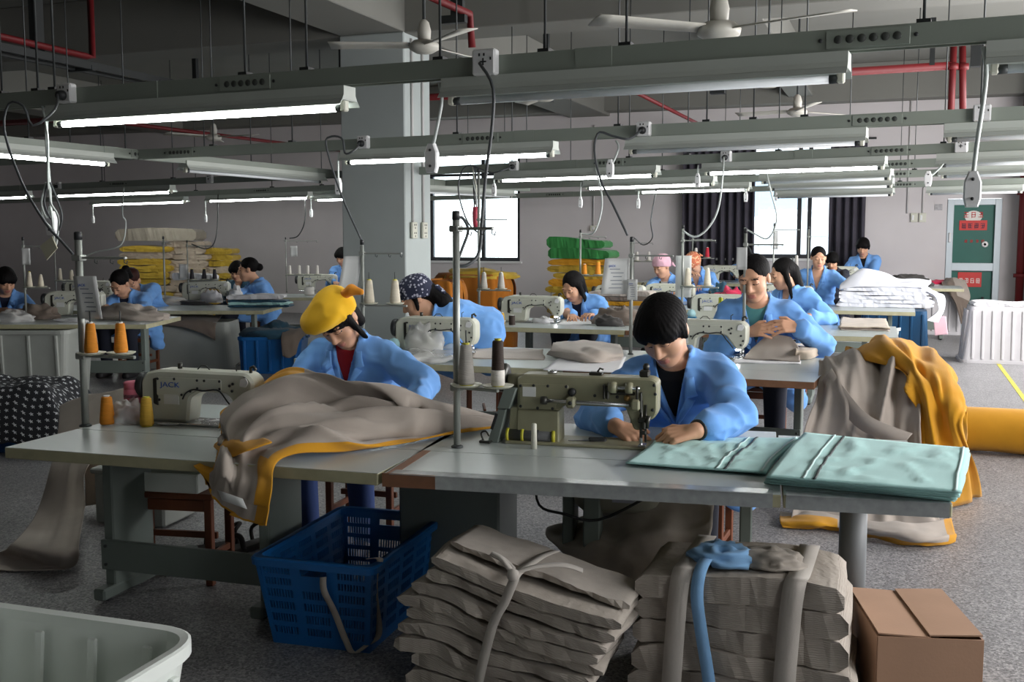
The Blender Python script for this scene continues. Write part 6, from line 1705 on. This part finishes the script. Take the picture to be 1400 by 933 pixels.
def hand(F, w, f, s, n, k, curl, thumb=.5):
    """palm and five unequal bent fingers; f along the hand, s to the thumb side, n out of the back"""
    f, s, n = unit(f), unit(s), unit(n)
    for j in range(4):
        o = (.030, .010, -.010, -.029)[j] * k
        F.cap(w + s * o * .6 + f * .008 * k, w + f * (.078, .084, .080, .072)[j] * k + s * o, .0150 * k, .0115 * k, .008 * k)
    ln = ((.040, .024, .019), (.045, .028, .020), (.041, .026, .019), (.032, .020, .017))
    for j in range(4):
        o = (.030, .010, -.010, -.029)[j] * k
        p = w + f * (.080, .086, .082, .073)[j] * k + s * o
        a = .25 * curl
        for q in range(3):
            a += (.55, .75, .5)[q] * curl
            e = p + (f * math.cos(a) - n * math.sin(a) + s * (.14, .04, -.06, -.16)[j]) * ln[j][q] * k
            F.cap(p, e, (.0098, .0090, .0082)[q] * k, (.0092, .0084, .0074)[q] * k, .003 * k); p = e
    p = w + f * .022 * k + s * .026 * k - n * .004 * k
    e = p + unit(f * .75 + s * .75 - n * .35 * thumb) * .042 * k; F.cap(p, e, .0145 * k, .0115 * k, .01 * k)
    F.cap(e, e + unit(f * .95 + s * .15 - n * .45 * thumb) * .032 * k, .0112 * k, .0085 * k, .003 * k)
TORSO = [(0, .172, .128), (.3, .150, .112), (.62, .165, .118), (.84, .150, .092), (.93, .10, .068), (1.0, .055, .056)]
def person(label, head, rot_, k, hip, rz, hands, hair='cap', cap=None, shirt=None, vox=.010, seat=True, hairm=None, hand_dirs=None, elbows=None, sleeve=.93, detail=False, hipz=None, coatm=None, stool_label=None, trous=None, shoe=None, knees=None, curl=(.8, .8), vneck=.20, stand=False, watch=False, shrug=0.0, feet=None):
    """head: world point of the skull centre; hip: (dx, dy) of the hip from below the head, in the body's own frame; hands: world points of the wrists (own right, own left)"""
    hd = np.array(head, float)
    Rb = np.array(Matrix.Rotation(R(rz), 3, 'Z'))
    hz = hipz if hipz is not None else .55
    base_ = hd[:2] + (Rb @ np.array([hip[0], hip[1], 0]))[:2]
    root = thing('person', label, 'person', (base_[0], base_[1], 0), R(rz))
    loc = lambda p: Rb.T @ (np.array(p, float) - np.array([base_[0], base_[1], 0]))
    H = loc(hd); Rh = Rb.T @ rot(*rot_)
    hip_ = np.array([0, 0, hz])
    nb = H + Rh @ np.array([0, .05, -.085]) * k * .55 + np.array([0, .05, -.072]) * k   # base of the neck
    up_ = unit(nb - hip_); L = np.linalg.norm(nb - hip_) * .99
    xa = unit(np.cross(np.array([0, 1, 0]), up_)); ya = np.cross(up_, xa); M = np.stack([xa, ya, up_], 1)
    sh = [hip_ + up_ * (L - (.082 - shrug) * k) + xa * sx * .160 * k for sx in (-1, 1)]
    wr = [loc(w) for w in hands]
    el = []
    for i, sx in enumerate((-1, 1)):
        pole = elbows[i] if elbows else (sx * .8, .35, -.75)
        e, w = ik(sh[i], wr[i], .285 * k, .25 * k, pole); el.append(e); wr[i] = w
    hj = [hip_ + np.array([sx * .092 * k, 0, 0]) for sx in (-1, 1)]
    if stand:
        kn = [h_ + np.array([0, -.02, -(hz - .06) * .5]) for h_ in hj]
        an = [np.array([h_[0], .0, .08]) for h_ in hj]
    else:
        kn = [h_ + np.array([sx * .05, -.42 * k, -.01]) for h_, sx in zip(hj, (-1, 1))]
        an = [np.array([q[0], q[1] + .06, .075]) for q in kn]
    if knees: kn = [loc(q) for q in knees]
    if feet: an = [loc(q) for q in feet]
    pts = np.array([H, hip_, *sh, *el, *wr, *kn, *an])
    lo = pts.min(0) - np.array([.17, .2, .12]) * k; hi = pts.max(0) + np.array([.17, .2, .2]) * k
    lo[2] = max(lo[2], -.02)
    tor = [(t, a * k, c * k) for t, a, c in TORSO]
    # --- body: trunk, neck, head, arms, hands, legs
    F = Field(lo, hi, vox)
    F.tube(hip_, M, L, tor, .02 * k)
    F.cap(nb + np.array([0, .0, -.02]) * k, H + Rh @ np.array([0, .022, -.06]) * k, .056 * k, .052 * k, .02 * k)
    E = lambda c, r, kk=.012, sub=False: F.ell(H + Rh @ np.array(c) * k, np.array(r) * k, Rh, kk * k, sub)
    E((0, .018, .035), (.077, .094, .085)); E((0, -.028, -.028), (.066, .070, .088), .03); E((0, -.056, -.092), (.032, .034, .028), .03)
    for sx in (-1, 1):
        E((sx * .037, -.055, -.03), (.030, .032, .032), .02); E((sx * .033, -.105, .013), (.019, .017, .012), .014, True)
        E((sx * .033, -.083, .009), (.017, .014, .011), .006); E((sx * .080, .008, -.004), (.010, .021, .032), .006); E((sx * .013, -.098, -.033), (.011, .012, .009), .006)
        E((sx * .034, -.086, .034), (.026, .012, .007), .012)
    hl = lambda c: H + Rh @ np.array(c) * k
    F.cap(hl((0, -.092, .014)), hl((0, -.112, -.028)), .0085 * k, .0130 * k, .010 * k)
    E((0, -.092, -.060), (.024, .012, .0075), .006); E((0, -.090, -.073), (.020, .012, .0085), .005); E((0, -.102, -.0665), (.022, .006, .0018), .004, True)
    for i in (0, 1):
        F.cap(sh[i], el[i], .052 * k, .041 * k, .02 * k); F.cap(el[i], wr[i], .039 * k, .027 * k, .012 * k)
        fd = unit(wr[i] - el[i]); sx = (-1, 1)[i]
        if hand_dirs and hand_dirs[i] is not None:
            f = Rb.T @ np.array(hand_dirs[i][0], float); n_ = Rb.T @ np.array(hand_dirs[i][1], float)
        else:
            f = unit(fd + np.array([0, -.3, -.15])); n_ = np.array([0, 0, 1.0])
        f = unit(f); n_ = unit(n_ - f * (n_ @ f)); s_ = np.cross(f, n_) * (1 if i == 0 else -1)
        F.cap(wr[i], wr[i] + f * .02 * k, .026 * k, .024 * k, .01 * k)
        hand(F, wr[i] + f * .012 * k, f, s_ if False else -s_, n_, k, curl[i])
        F.cap(hj[i], kn[i], .080 * k, .055 * k, .02 * k); F.cap(kn[i], an[i], .052 * k, .036 * k, .01 * k)
        F.cap(an[i] + np.array([0, .02, -.03]), an[i] + np.array([0, -.15 * k, -.045]), .030 * k, .028 * k, .01 * k)
    V, Q = F.mesh()
    fc = ((V[Q].mean(1) - H) @ Rh) / k
    x, y, z = np.abs(fc[:, 0]), fc[:, 1], fc[:, 2]
    mi = np.zeros(len(Q), int)
    mi[(x < .023) & (y < -.086) & (z < -.056) & (z > -.081)] = 1
    mi[(x > .014) & (x < .050) & (y < -.066) & (z > .0315 - (x - .035) ** 2 * 6) & (z < .0375 - (x - .035) ** 2 * 8)] = 2
    mi[(np.abs(x - .033) < .016) & (y < -.072) & (z > -.001 + (x - .033) ** 2 * 8) & (z < .0045 + (x - .033) ** 2 * 8)] = 2
    mesh_obj('body', V, Q, [SKIN, LIPS, BROW], root, mi)
    tf = lambda p: (p - hip_) @ M
    # --- undershirt inside the collar
    if shirt is not None:
        F = Field(hip_ + up_ * L * .45 - .2 * k, hip_ + up_ * L + .2 * k, vox)
        F.tube(hip_, M, L, tor, .01, .007 * k)
        q, P = F.sl(F.lo, F.lo + F.n * F.h)
        nk = np.linalg.norm(P - (H + Rh @ np.array([0, -.0, -.10]) * k), axis=-1)
        F.d = np.maximum(F.d, np.maximum(.080 * k - nk, -(((P - hip_) @ up_) - L * .5)))
        V, Q = F.mesh(); mesh_obj('undershirt', V, Q, [shirt], root)
    # --- coat
    F = Field(lo, hi, vox * 1.1)
    g = .017 * k
    F.tube(hip_, M, L, tor, .02 * k, g)
    for i in (0, 1):
        F.cap(sh[i] - np.array([0, 0, .01]), el[i], .062 * k, .053 * k, .04 * k)
        F.cap(el[i], el[i] + (wr[i] - el[i]) * sleeve, .052 * k, .046 * k, .012 * k)
        if not stand: F.cap(hj[i] + np.array([(-1, 1)[i] * .06 * k, .0, 0]), hj[i] + np.array([(-1, 1)[i] * .10 * k, .02, -.22]), .075 * k, .06 * k, .04 * k)
        if not stand: F.cap(hj[i] + np.array([0, .02, 0]), hj[i] + (kn[i] - hj[i]) * .62, .100 * k, .086 * k, .04 * k)
        else: F.cap(hj[i], hj[i] + (kn[i] - hj[i]) * .7, .105 * k, .1 * k, .05 * k)
    q, P = F.sl(F.lo, F.lo + F.n * F.h)
    T_ = (P - hip_) @ M.astype(np.float32)
    zv = L - vneck * k
    dv = np.maximum(np.abs(T_[..., 0]) * .93 - (T_[..., 2] - zv) * .27, T_[..., 1] - .0)
    band = np.abs(F.d) < .035
    p = P[band]
    sd = int(abs(hd[0]) * 100)
    wq = .5 * noise(p[:, 0] * 6, p[:, 1] * 6, p[:, 2] * 6, sd + 4)
    rr_ = (1 - 2 * np.abs(noise(p[:, 0] * 8 / k + wq, p[:, 1] * 8 / k, p[:, 2] * 14 / k + p[:, 0] * 5, sd))) + .6 * (1 - 2 * np.abs(noise(p[:, 0] * 15 / k, p[:, 1] * 15 / k + wq, p[:, 2] * 22 / k, sd + 1)))
    r2_ = noise(p[:, 0] * 22 / k, p[:, 1] * 22 / k, p[:, 2] * 18 / k, 7)
    F.d[band] -= ((.0105 * rr_ + .003 * r2_ + .005) * k).astype(np.float32)
    nk = np.linalg.norm(P - (nb + np.array([0, -.012, .035]) * k), axis=-1) - .058 * k
    F.d = np.maximum(F.d, -np.minimum(dv, nk))
    V, Q = F.mesh()
    ct = mesh_obj('coat', V, Q, [coatm or COAT], root)
    if vox <= .0125:
        tree = BVHTree.FromPolygons([Vector(v) for v in V], [tuple(int(i) for i in f) for f in Q])
        def drape(x, z, off):
            o_ = hip_ + M @ np.array([x * k, -.5, zv + z * k]); r_ = tree.ray_cast(Vector(o_), Vector(M[:, 1]))
            yy = (tf(np.array(r_[0]))[1] if r_[0] is not None else -.10 * k)
            return hip_ + M @ np.array([x * k, min(yy, -.03 * k) - off * k, zv + z * k])
        for sx in (-1, 1):
            for nm, (a, b_, c_, d_) in (('lapel', ((.0, -.012), (.086, .088), (.058, .108), (.014, .028))), ('collar', ((.052, .104), (.098, .108), (.088, .172), (.062, .176)))):
                g_ = []
                for i in np.linspace(0, 1, 9):
                    row = []
                    for j in np.linspace(0, 1, 6):
                        X = (1 - i) * ((1 - j) * a[0] + j * d_[0]) + i * ((1 - j) * b_[0] + j * c_[0]) if nm == 'lapel' else (1 - i) * ((1 - j) * a[0] + j * b_[0]) + i * ((1 - j) * d_[0] + j * c_[0])
                        Z = (1 - i) * ((1 - j) * a[1] + j * d_[1]) + i * ((1 - j) * b_[1] + j * c_[1]) if nm == 'lapel' else (1 - i) * ((1 - j) * a[1] + j * b_[1]) + i * ((1 - j) * d_[1] + j * c_[1])
                        row.append(drape(sx * X, Z, .013 + .005 * (1 - abs(2 * j - 1))))
                    g_.append(row)
                # a spike where the ray slips past the collar edge is pulled to its neighbours
                G = np.array(g_); dep = (G - hip_) @ M[:, 1]; med = np.median(dep)
                dep2 = np.clip(dep, med - .035 * k, med + .035 * k); G = G + (dep2 - dep)[..., None] * M[:, 1]
                B().grid(G if sx > 0 else G[:, ::-1]).build(nm, coatm or COAT, root, solid=.0065 * k)
        if detail:
            for zz in (-.045, -.125, -.205):
                c_ = drape(.008, zz, .006)
                B().lathe([(0, -.002), (.009 * k, -.002), (.009 * k, .003), (0, .003)], c_, 12, axis='y').build('button', COATB, root)
            G = np.array([[drape(.05 + .085 * i, -.05 - .09 * j, .005) for i in np.linspace(0, 1, 8)] for j in np.linspace(0, 1, 8)])
            B().grid(G).build('pocket', coatm or COAT, root, solid=.003)
            L_ = [drape(.026, zz, .003) for zz in np.linspace(-.01, -.26, 18)]; R_ = [drape(.033, zz, .003) for zz in np.linspace(-.01, -.26, 18)]
            B().strip(L_, R_).build('placket', coatm or COAT, root, solid=.003)
    # --- trousers and shoes
    v2 = max(vox * 1.4, .012)
    F = Field(lo, hi, v2)
    for i in (0, 1):
        F.cap(hj[i], kn[i], .092 * k, .070 * k, .03 * k); F.cap(kn[i], an[i] + np.array([0, 0, .02]), .066 * k, .052 * k, .01 * k)
    V, Q = F.mesh(); mesh_obj('trousers', V, Q, [trous or TROUS], root)
    for i in (0, 1):
        F = Field(an[i] - np.array([.1, .28, .08]) * k, an[i] + np.array([.1, .12, .08]) * k, v2 * .8)
        F.cap(an[i] + np.array([0, .02, -.03]), an[i] + np.array([0, -.15 * k, -.042]), .042 * k, .040 * k, .01)
        V, Q = F.mesh(); V[:, 2] = np.maximum(V[:, 2], .004); mesh_obj('shoe', V, Q, [shoe or SHOE], root)
    # --- hair in the head's own frame
    hv = min(vox, .009)
    F = Field((-.24, -.2, -.34), (.24, .30, .22), hv / k)
    def strands(amp=.0018, n=34):
        q, P = F.sl(F.lo, F.lo + F.n * F.h); b_ = np.abs(F.d) < .03; p = P[b_]
        th = np.arctan2(p[:, 0], p[:, 1] - .01)
        F.d[b_] -= (amp * np.sin(th * n + 7 * noise(p[:, 0] * 12, p[:, 1] * 12, p[:, 2] * 7, 3)) * (.6 + .4 * noise(p[:, 2] * 9, th, 0, 5))).astype(np.float32)
    q, P = F.sl(F.lo, F.lo + F.n * F.h)
    thick = {'cap': .0, 'bun': -.006, 'long': -.002, 'pony': -.006}.get(hair, 0)
    if hair in ('bun', 'pony', 'long', 'loose'): F.ell((0, .024, .044), (.085, .100, .091), None, .01)
    else: F.ell((0, .016, .040), (.090 + thick, .106 + thick, .098 + thick), None, .01)
    if hair == 'cap':
        F.ell((0, -.03, .05), (.084, .072, .075), None, .02); F.ell((-.03, -.055, .045), (.055, .05, .045), None, .02); F.ell((.035, -.055, .05), (.05, .048, .045), None, .02)
        for sx in (-1, 1): F.cap((sx * .078, -.015, .03), (sx * .080, -.012, -.022), .022, .012, .02)
        cut = np.linalg.norm((P - np.array([0, -.115, -.046], np.float32)) / np.array([.072, .078, .074], np.float32), axis=-1) - 1
        cut = np.minimum(cut, np.linalg.norm((P - np.array([0, -.05, -.10], np.float32)) / np.array([.09, .10, .082], np.float32), axis=-1) - 1)
    elif hair == 'bangs':
        F.ell((0, -.035, .045), (.080, .066, .06), None, .02)
        for sx in (-1, 1): F.cap((sx * .078, -.03, .03), (sx * .084, -.025, -.12), .020, .010, .02)
        F.cap((0, .09, 0), (0, .10, -.13), .05, .03, .03)
        cut = np.linalg.norm((P - np.array([0, -.115, -.05], np.float32)) / np.array([.068, .075, .076], np.float32), axis=-1) - 1
    else:
        cut = np.linalg.norm((P - np.array([0, -.12, -.015], np.float32)) / np.array([.061, .098, .128], np.float32), axis=-1) - 1
        cut = np.minimum(cut, np.linalg.norm((P - np.array([0, -.06, -.11], np.float32)) / np.array([.10, .10, .075], np.float32), axis=-1) - 1)
    cut = cut + (.16 * noise(P[..., 0] * 55, P[..., 2] * 8, P[..., 1] * 30, 11)).astype(np.float32) * (hair in ('cap', 'bangs'))
    if hair == 'bun': F.ell((0, .125, .01), (.045, .04, .042), None, .015)
    if hair == 'pony':
        F.cap((0, .10, .06), (0, .155, .05), .03, .034, .02); F.cap((0, .155, .05), (.0, .17, -.10), .034, .022, .02); F.cap((0, .17, -.10), (0, .15, -.18), .022, .008, .01)
    if hair == 'long':
        for sx in (-1, 1):
            F.cap((sx * .075, .0, .02), (sx * .088, -.01, -.10), .026, .022, .02); F.cap((sx * .088, -.01, -.10), (sx * .085, -.02, -.21), .022, .008, .02)
        F.cap((0, .09, .0), (0, .10, -.20), .06, .04, .03)
    if hair == 'loose':
        F.cap((0, .085, .0), (.01, .12, -.10), .055, .055, .03); F.cap((.01, .12, -.10), (.0, .16, -.22), .055, .03, .03)
        for sx in (-1, 1): F.cap((sx * .076, .0, .02), (sx * .080, -.03, -.06), .02, .010, .02)
    strands()
    neckcut = -(P[..., 2] + (.075 if hair in ('cap', 'bun', 'pony') else .34))
    F.d = np.maximum(np.maximum(F.d, -cut * .06), neckcut.astype(np.float32)).astype(np.float32)
    V, Q = F.mesh(); V = V * k @ Rh.T + H
    mesh_obj('hair', V, Q, [hairm or HAIRB], root)
    if cap:
        m, kind = cap
        F = Field((-.2, -.22, -.12), (.24, .26, .2), hv / k)
        q, P = F.sl(F.lo, F.lo + F.n * F.h)
        F.ell((0, .014, .046), (.100, .118, .106), None, .01)
        if kind == 'yellow':
            F.ell((-.02, -.055, .085), (.10, .085, .05), None, .03); F.ell((-.075, -.07, .055), (.045, .045, .028), None, .02)
        pl = (P[..., 2] - (.040 if kind == 'yellow' else .030)) + (P[..., 1] + .06) * (.42 if kind != 'yellow' else .30)
        b_ = np.abs(F.d) < .03; p = P[b_]
        F.d[b_] -= (.004 * (1 - 2 * np.abs(noise(p[:, 0] * 16, p[:, 1] * 16, p[:, 2] * 16, 9)))).astype(np.float32)
        F.d = np.maximum(F.d, -pl).astype(np.float32)
        V, Q = F.mesh(); kc = mesh_obj('kerchief', V * k @ Rh.T + H, Q, [m], root)
        F = Field((-.2, -.05, -.2), (.26, .32, .2), hv / k)
        if kind == 'yellow':
            F.cap((.07, .05, .09), (.125, .06, .105), .020, .024, .01); F.cap((.125, .06, .105), (.17, .05, .09), .024, .014, .01)
        else:
            F.cap((0, .11, .01), (.02, .14, -.01), .02, .018, .01); F.cap((.02, .14, -.01), (.045, .16, -.06), .020, .008, .01); F.cap((.0, .14, -.01), (-.03, .165, -.06), .020, .008, .01)
        V, Q = F.mesh(); mesh_obj('kerchief_knot', V * k @ Rh.T + H, Q, [CAPO if kind == 'yellow' else m], root)
    if watch:
        i = 1; fd = unit(wr[i] - el[i]); c_ = wr[i] - fd * .012
        a_ = unit(np.cross(fd, (0, 0, 1))); b_ = np.cross(fd, a_)
        B().tube([c_ + (a_ * math.cos(t) + b_ * math.sin(t)) * .031 * k for t in np.linspace(0, 2 * math.pi, 22)], .0075, 8).build('wrist_band', DARK, root)
    if seat and not stand:
        bp = base_
        stool((bp[0] - (Rb @ np.array([0, -.06, 0]))[0] * 0, bp[1]), R(rz), stool_label or ('stool under the ' + label), w=.40, d=.30, h=hz - .092 * k - .002)
    return root
def zp(x, y, Z):
    return np.array([0, 0, EYE]) + ray(x, y) / FPX * Z
def yp(x, y, Y):
    return ay(x, y, Y)
# ------------------------------------------------------------------ the workers
CAM = np.array([0, 0, EYE])
person('worker in a yellow cap bent over the grey and mustard cloth', yp(462, 437, 4.62), (6, 46, -16), 1.1, (.02, .30), 4, [yp(405, 548, 4.35), yp(568, 556, 4.42)], hair='bangs', cap=(CAPY, 'yellow'), shirt=REDSH, vox=.0068, detail=True,
       hand_dirs=[((.3, -1, -.3), (0, 0, 1)), ((.1, -1, -.4), (0, 0, 1))], elbows=[(-.8, .3, -.6), (1.0, .1, -.35)], stool_label='stool under the yellow capped worker', hipz=.56, trous=mat('blue_jeans', rgb(62, 84, 140), .9))
person('black haired boy in a blue coat sewing at the olive machine', yp(908, 452, 4.68), (-8, 38, -8), 1.22, (.06, .30), -2, [az(842, 583, .755), az(952, 589, .765)], hair='cap', shirt=BLKSH, vox=.0062, detail=True, watch=True,
       hand_dirs=[((.9, -.55, -.25), (-.1, -.45, 1)), ((-.95, -.5, -.2), (.1, -.5, 1))], elbows=[(-1, .2, -.4), (1, .25, -.55)], sleeve=.74, stool_label='stool under the black haired boy', hipz=.56, curl=(.75, .85), vneck=.22)
person('worker in a patterned navy headscarf bent sideways behind the machine', yp(571, 408, 7.5), (-68, 32, 0), 1.25, (-.05, .52), -66, [yp(588, 484, 7.4), yp(575, 484, 7.3)], hair='loose', cap=(NAVYP, 'scarf'), shirt=None, vox=.0095,
       elbows=[(-.9, .6, .3), (.6, .2, -.8)], hipz=.80, stool_label='tall stool behind the worker in the patterned headscarf', hairm=HAIRB)
person('worker with tied black hair holding up grey cloth in both hands', yp(1031, 381, 7.85), (-8, 22, -3), 1.3, (.03, .24), 0, [yp(1022, 455, 7.70), yp(1092, 448, 7.70)], hair='bun', shirt=TEALSH, vox=.0085, detail=True, watch=False,
       hand_dirs=[((.9, -.5, .25), (-.2, -.8, .5)), ((-.9, -.5, .1), (.2, -.8, .5))], elbows=[(-1, .3, -.8), (1, .3, -.9)], stool_label='stool under the worker holding up grey cloth', hipz=.56, curl=(.55, .6), vneck=.24)
person('worker with long loose hair looking down beside the green blanket', yp(783, 392, 10.75), (-22, 36, 5), 1.2, (.08, .30), -4, [az(782, 432, .76), az(812, 431, .76)], hair='long', shirt=NAVSH, vox=.0115, stool_label='stool under the long haired worker of the third row')
person('worker with dark ponytail turned away behind the woman with grey cloth', yp(1070, 375, 11.0), (-62, 20, 0), 1.2, (.04, .26), -35, [yp(1062, 420, 10.7), yp(1108, 432, 10.6)], hair='long', shirt=None, vox=.0115, stool_label='stool under the ponytailed worker of the third row')
person('smiling worker in a pink kerchief', yp(905, 365, 14.3), (-32, 22, 0), 1.18, (.05, .26), -8, [az(885, 412, .78), az(915, 414, .78)], hair='bun', cap=(PINKK, 'scarf'), shirt=WHTSH, vox=.0125, stool_label='stool under the worker in the pink kerchief')
person('worker in an orange patterned kerchief with bowed head', yp(948, 361, 15.1), (-20, 55, 0), 1.18, (.06, .32), 4, [yp(943, 378, 14.85), yp(962, 392, 14.8)], hair='bun', cap=(ORAP, 'scarf'), shirt=None, vox=.0125, stool_label='stool under the worker in the orange kerchief')
person('worker reaching to the right into the white gauze', yp(1119, 353, 14.3), (14, 14, 0), 1.12, (-.02, .22), -4, [az(1108, 404, .76), yp(1178, 391, 14.0)], hair='bun', shirt=None, vox=.0125, elbows=[(-.8, .3, -.7), (.3, .2, -1)], stool_label='stool under the worker reaching into white gauze', vneck=.24)
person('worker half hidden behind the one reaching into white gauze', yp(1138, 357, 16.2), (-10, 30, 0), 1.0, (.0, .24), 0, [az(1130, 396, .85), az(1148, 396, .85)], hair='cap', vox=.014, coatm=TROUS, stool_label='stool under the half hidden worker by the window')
person('worker standing at the last machine beside the curtain', yp(1180, 338, 18.25), (-6, 24, 0), 1.15, (.05, .10), -6, [yp(1162, 382, 18.0), yp(1188, 382, 17.8)], hair='cap', shirt=BLKSH, vox=.013, stand=True, hipz=.86)
person('worker seen dimly behind a hanging white card at the back', yp(1019, 349, 17.9), (0, 20, 0), 1.1, (.03, .24), 0, [az(1008, 388, .86), az(1026, 388, .86)], hair='cap', vox=.014, hipz=.62, stool_label='stool under the dim worker at the back')
person('dark haired worker cut by the left picture edge', zp(8, 384, 11.9), (60, 28, 0), 1.15, (-.05, .26), 40, [zp(10, 424, 11.6), zp(30, 424, 11.6)], hair='cap', shirt=NAVSH, vox=.0125, stool_label='stool under the worker at the left edge')
person('worker with a high ponytail bent over her work at the left', zp(164, 388, 11.9), (0, 42, 8), 1.15, (.04, .30), 12, [zp(146, 420, 11.55), zp(172, 424, 11.5)], hair='pony', hairm=HAIRB, shirt=NAVSH, vox=.0115, stool_label='stool under the bent ponytailed worker at the left')
person('worker mostly hidden behind the bent ponytailed worker', zp(180, 384, 12.9), (20, 40, 0), 1.15, (.18, .30), 24, [zp(164, 418, 12.4), zp(178, 420, 12.3)], hair='bun', hairm=HAIRR, vox=.0125, stool_label='stool under the hidden worker at the left')
person('worker in profile with a low bun facing left', zp(339, 369, 14.4), (-58, 8, 0), 1.25, (.02, .22), -48, [zp(322, 404, 14.0), zp(338, 408, 13.8)], hair='bun', shirt=WHTSH, vox=.0115, stool_label='stool under the worker in profile')
person('dark haired worker hidden behind the one in profile', zp(324, 371, 15.2), (10, 24, 0), 1.1, (-.02, .24), 10, [zp(316, 404, 14.9), zp(326, 406, 14.9)], hair='cap', vox=.014, coatm=NAVYC, stool_label='stool under the worker behind the profile')
person('small far worker half hidden by the pillar', zp(468, 351, 17.2), (-5, 24, 0), 1.12, (.04, .22), 12, [zp(458, 386, 16.9), zp(476, 386, 16.9)], hair='cap', shirt=NAVSH, vox=.0125, stool_label='stool under the far worker at the pillar')
